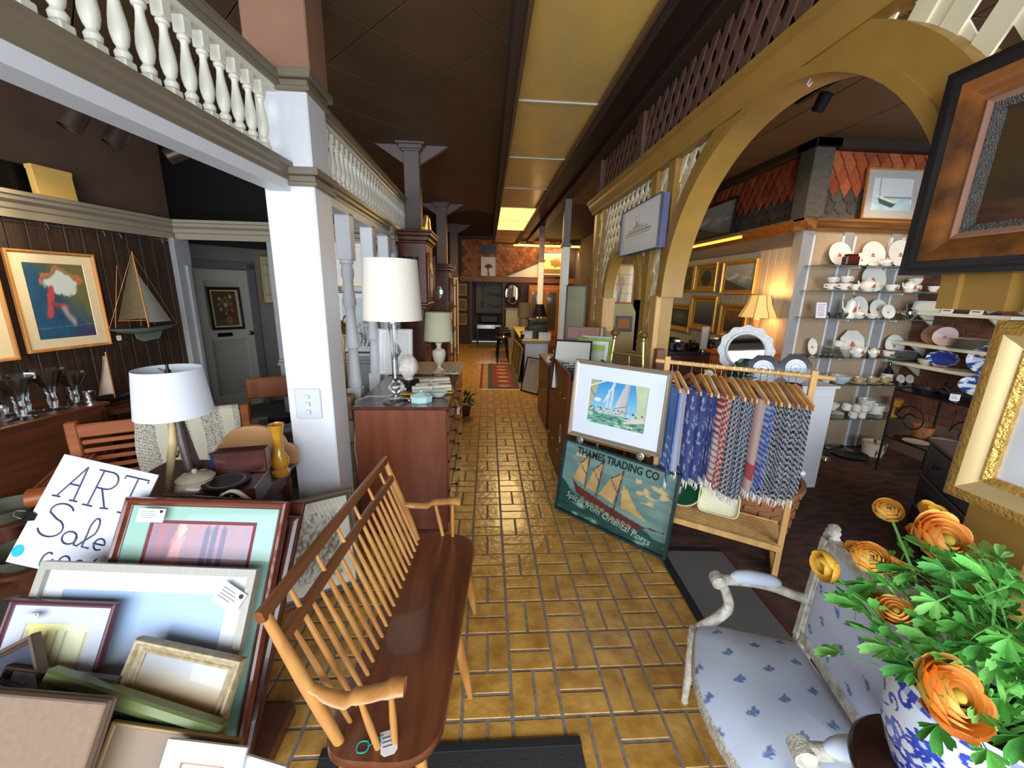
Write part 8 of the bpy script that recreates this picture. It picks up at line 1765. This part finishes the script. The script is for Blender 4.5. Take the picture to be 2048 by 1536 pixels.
# end wall: oval mirror, prints, doorway with banner, strip light
o = thing('oval_mirror', 'oval mirror in dark moulded frame beside the back doorway', 'mirror', M=hang((.76, YE-.07, 1.22), (0, -1))); MB().lathe([(.20, 0), (.21, .02), (.25, .03), (.27, 0)], 40, T((0, 0, .36), rx=rad(90)) @ Matrix.Diagonal((1, 1.3, 1, 1)), cap=False).build('frame', blk_f, o); MB().lathe([(0, .004), (.205, .004)], 36, T((0, 0, .36), rx=rad(90)) @ Matrix.Diagonal((1, 1.3, 1, 1)), cap=False).build('glass', mat('mirror_glass', (0, 0, 0)), o)
picture('framed_print', 'black and white tree print hung over the back doorway', .45, .56, .012, white, lambda u, v: (40, 40, 42) if seg_d(u, v, .5, 0, .48, .4) < .05 or math.hypot((u-.5)/.3, (v-.5)/.16)+fbm(u*9, v*9)*.8 < .75 else (222, 222, 220), hang((.02, YE-.09, 2.09), (0, -1), rad(3)), res=(24, 30))
picture('framed_painting', 'landscape with tree in wide cream and umber frame on the end wall', .95, .76, .07, mat('umber_frame', (0, 0, 0)), lambda u, v: mixc((206, 206, 130), (120, 96, 50), 1 if math.hypot((u-.6)/.3, (v-.55)/.28)+fbm(u*7, v*7)*.7 < .8 else (.9 if v < .25 else 0)), hang((2.0, YE-.20, 2.10), (0, -1), rad(3)), res=(36, 30), liner=(.03, cream))
o = thing('vent_opening', 'black square vent high on the end wall', 'vent', M=hang((.02, YE-.06, 2.75), (0, -1))); MB().box(-.24, .24, -.03, .02, 0, .22).build('grille', blkp, o); 
for k in range(5): MB().box(-.23, .23, -.036, -.03, .02+.042*k, .03+.042*k).build('slat', drk, o)
o = thing('strip_light', 'orange glowing strip light across the end wall', 'light', (1.75, YE-.45, 2.98)); MB().cbox(-1.0, 1.0, -.05, .05, -.03, .02, .01).build('tube', mat('strip_glow', RGB(255, 180, 80), .4, emit=4), o); MB().cbox(-1.02, 1.02, -.07, .07, .02, .05, .006).build('batten', dark_m, o)
area_light('strip_tube', (1.75, YE-.45, 2.93), (1.6, YE+.2, 2.0), 2, .1, 26, RGB(255, 208, 150))
o = thing('white_gable', 'white triangular board leaning on the end wall beam', 'board', M=hang((1.30, YE-.1, 2.085), (0, -1))); MB().prism([(-.75, 0), (.75, 0), (.75, .62)], -.02, .0, axis='y').build('board', cream, o); MB().prism([(-.8, .0), (-.72, 0), (.76, .63), (.76, .70)], -.035, -.0, axis='y').build('raking_trim', mat('umber_frame', (0, 0, 0)), o)
o = thing('cloth_banner', 'grey cloth banner with key and Vintage Trade lettering in the doorway', 'banner', M=hang((.05, YE+.45, .95), (0, -1))); MB().grid(lambda u, v: (-.42+.84*u, .01*math.sin(u*14), v*1.05), 20, 4).build('cloth', mat('banner_grey', RGB(110, 110, 114), .9), o)
dkb = mat('banner_ink', RGB(40, 40, 46), .8)
for tx, z, s_ in (('Vintage', .60, .17), ('&', .43, .08), ('Trade', .22, .17)): letters(tx, s_, .16, z, dkb, o, y=-.015)
MB().lathe([(.06, 0), (.09, .0), (.09, .006), (.06, .006)], 24, T((-.2, -.016, .9), rx=rad(90)), cap=False).cbox(-.215, -.185, -.02, -.014, .15, .83, .002).cbox(-.27, -.2, -.02, -.014, .2, .25, .002).cbox(-.27, -.2, -.02, -.014, .3, .35, .002).build('key_motif', mat('key_dark', RGB(74, 74, 80), .8), o)
o = thing('typewriter_desk', 'black desk with old typewriter in the back doorway', 'desk', (.05, YE+.05, 0)); MB().cbox(-.4, .4, -.25, .25, .62, .66, .006).build('top', blkp, o)
for x in (-.36, .36):
    for y in (-.2, .2): MB().cbox(x-.025, x+.025, y-.025, y+.025, 0, .62, .004).build('leg', blkp, o)
MB().cbox(-.38, .38, -.24, -.22, .5, .62, .004).build('apron', silver, o); MB().cbox(-.3, .3, -.15, .2, .66, .92, .05).build('machine', blkp, o)
# bay behind the counter: lit amber cabinets, grey lamp, shelves with silver
amb = wood('amber_pine', RGB(206, 130, 48), RGB(176, 100, 34), .4, 'z')
o = thing('display_cupboard', 'amber pine cupboard with glass doors at the end of the counter', 'cupboard', (1.95, YE-.35, 0)); MB().cbox(-.7, .7, .0, .28, 0, 1.85, .005).build('carcase', amb, o)
for k in range(3): d_ = MB().cbox(-.66+.45*k, -.25+.45*k, -.03, .0, .3, 1.75, .005).build('door', amb, o); MB().box(-.60+.45*k, -.31+.45*k, -.034, -.03, .5, 1.65).build('glass', mat('smoky_pane', RGB(96, 84, 62), .1, coat=.6), d_); MB().sphere((-.28+.45*k, -.045, 1.0), .015, 8, 6).build('knob', brass, d_)
o = thing('glass_case', 'white lit display case under the oval mirror', 'case', (.85, YE-.5, 0)); MB().cbox(-.3, .35, -.2, .25, 0, .55, .005).build('base', grey_p, o); MB().cbox(-.3, .35, -.2, .25, .55, 1.12, .004).build('glass', mat('case_pane', RGB(206, 206, 190), .1, coat=.8), o); MB().cbox(-.32, .37, -.22, .27, 1.12, 1.15, .004).build('top', grey_p, o)
o = thing('floor_lamp', 'grey drum-shaded lamp beside the amber cupboard', 'lamp', (1.05, YE-1.25, 0)); MB().lathe([(0, 0), (.12, 0), (.1, .55), (.14, .9), (.05, .95)], 16).build('vase', mat('grey_vase', RGB(150, 140, 124), .5), o); MB().lathe([(.20, .95), (.17, 1.35), (.167, 1.35), (.197, .95)], 28, cap=False).build('shade', mat('taupe_shade', RGB(130, 118, 104), .9), o)
point_light('cupboard_light', (1.5, YE-.9, 2.3), 16, RGB(255, 200, 130), .1)
for i_, z in enumerate((1.05, 1.45, 1.85)):
    o = thing('wall_shelf', 'dark shelf of silver and glass on the far bay wall, %s' % ('lower', 'middle', 'upper')[i_], 'shelf', (2.55, 8.6, z), group='far bay shelves'); MB().cbox(-.15, .15, -1.2, 1.2, 0, .025, .004).build('board', teak, o)
    for j in range(7):
        y = 8.6-1.0+.33*j+random.uniform(-.05, .05); h_ = random.uniform(.12, .28); r_ = random.uniform(.05, .09); k3 = (i_*7+j) % 3
        nm = ('silver_vase', 'glass_jar', 'dark_figurine')[k3]; oo = thing(nm, '%s on the %s far bay shelf, %s along' % (('silver vase', 'clear glass jar', 'dark figurine')[k3], ('lower', 'middle', 'upper')[i_], ords[j]), nm.split('_')[1], (2.53, y, z+.026), group='goods on the far bay shelves')
        MB().lathe([(0, 0), (r_*.6, 0), (r_, h_*.4), (r_*.5, h_*.75), (r_*.6, h_), (0, h_)], 14).build('body', (silver, glass, blkp)[k3], oo)
for i_, (y, z, c_) in enumerate(((7.7, 1.35, (90, 70, 40)), (8.2, 1.30, (120, 110, 96)))): pass
# left side beyond the clocks: shelf stand, radio, small frames
o = thing('what_not', 'narrow dark display stand beyond the second clock', 'stand', (-.95, 8.95, 0)); 
for z in (.3, .8, 1.3, 1.75): MB().cbox(-.2, .25, -.5, .5, z, z+.025, .004).build('shelf', teak, o)
for x in (-.18, .23):
    for y in (-.48, .48): MB().cbox(x-.015, x+.015, y-.015, y+.015, 0, 1.9, .003).build('upright', teak, o)
for i_, (z, lab, nm) in enumerate(((.326, 'cream box on the low shelf of the dark stand', 'storage_box'), (.826, 'red and cream tins on the dark stand', 'tin'), (1.326, 'pale vase on the dark stand', 'vase'))): oo = thing(nm, lab, nm.split('_')[-1], (-.85, 8.7, z)); (MB().cbox(-.1, .1, -.12, .12, 0, .22, .006) if i_ < 2 else MB().lathe([(0, 0), (.06, 0), (.09, .12), (.03, .25), (.04, .28), (0, .28)], 16)).build('body', (cream, mat('tin_red', RGB(176, 72, 50), .4), ivory)[i_], oo)
for i_, z in enumerate((.6, 1.05, 1.5)): picture('small_frame', 'small gilt framed picture beside the back doorway, %s of three' % ('lowest', 'middle', 'highest')[i_], .26, .34, .03, gold_f, art_any((150, 110, 70), (90, 70, 50), 5, i_), hang((-.78, YE-.008, z), (0, -1)), res=(8, 8), group='small gilt frames by the doorway')
# dark upholstered things in the gap under the long balustrade
o = thing('green_plant', 'dark trailing plant on the aisle floor beyond the chest', 'plant', (-.30, 5.2, 0)); MB().lathe([(0, 0), (.07, 0), (.09, .12), (0, .12)], 16).build('pot', dkw, o)
for k in range(40): a = random.uniform(0, 2*PI); inst('leaf', leaf_s, o, T((.06*math.cos(a), .06*math.sin(a), .14+random.uniform(0, .14)), rz=a-PI/2, rx=random.uniform(-.6, .9), s=random.uniform(1.6, 2.8)))
# through the small arch: leaded window, notice
o = thing('leaded_panel', 'yellow leaded glass panel with tulip hung beyond the small arch', 'glass panel', M=hang((2.25, 6.9, 1.52), (-.25, -1)))
MB().grid(lambda u, v: (-.24+.48*u, -.01, .62*v), 48, 60, colf=lambda u, v: (70, 60, 40) if min(abs((u*4) % 1-.0), abs((v*4) % 1-.0)) < .05 else ((190, 120, 40) if math.hypot((u-.6)/.12, (v-.55)/.16) < 1 else ((70, 110, 70) if seg_d(u, v, .6, .4, .55, .05) < .05 else (240, 196, 60)))).build('glass', painted('p', .2, .5), o)
frame_mesh(.52, .66, [(0, 0), (0, -.02), (.025, -.02), (.025, 0)]).build('frame', amb, o, M=T((0, 0, -.02))); MB().tube([(-.2, 0, .63), (-.2, 0, 1.62)], .003, 5).tube([(.2, 0, .63), (.2, 0, 1.62)], .003, 5).build('chain', drk, o)
o = thing('notice_board', 'cream arched board with black framed orange card beyond the small arch', 'board', M=hang((2.02, 6.02, .78), (-.2, -1), rad(4))); MB().prism([(-.24, 0), (.24, 0), (.24, .62), (.18, .74), (-.18, .74), (-.24, .62)], -.015, 0, axis='y').build('board', mat('cream_board', RGB(206, 196, 140), .6), o); MB().box(-.05, .2, -.03, -.016, .32, .56).build('black_frame', blkp, o); MB().box(-.01, .16, -.034, -.03, .37, .51).build('card', mat('orange_card', RGB(206, 130, 60), .6), o)
# ceiling tracks with spots in the china room
for i_, (x, y0, y1) in enumerate(((2.35, 2.0, 3.3), (3.5, 2.3, 3.4))):
    o = thing('light_track', 'black ceiling track in the china room, %s' % ('nearer the arch', 'nearer the brick wall')[i_], 'light track', (x, (y0+y1)/2, 3.13)); MB().cbox(-.02, .02, -(y1-y0)/2, (y1-y0)/2, -.02, .02, .004).build('rail', blkp, o)
    for k in range(2):
        p = Vector((x, lerp(y0, y1, .3+.5*k), 3.0)); MB().lathe([(.04, -.06), (.045, .05), (0, .06)], 18, T((0, p.y-(y0+y1)/2, -.10), rx=rad(35))).build('spot_head', blkp, o)
        spot_light('china_spot', p+Vector((0, .05, -.12)), (KX+.35+.6*k, KY, 1.5), 22, RGB(255, 226, 186), 80)
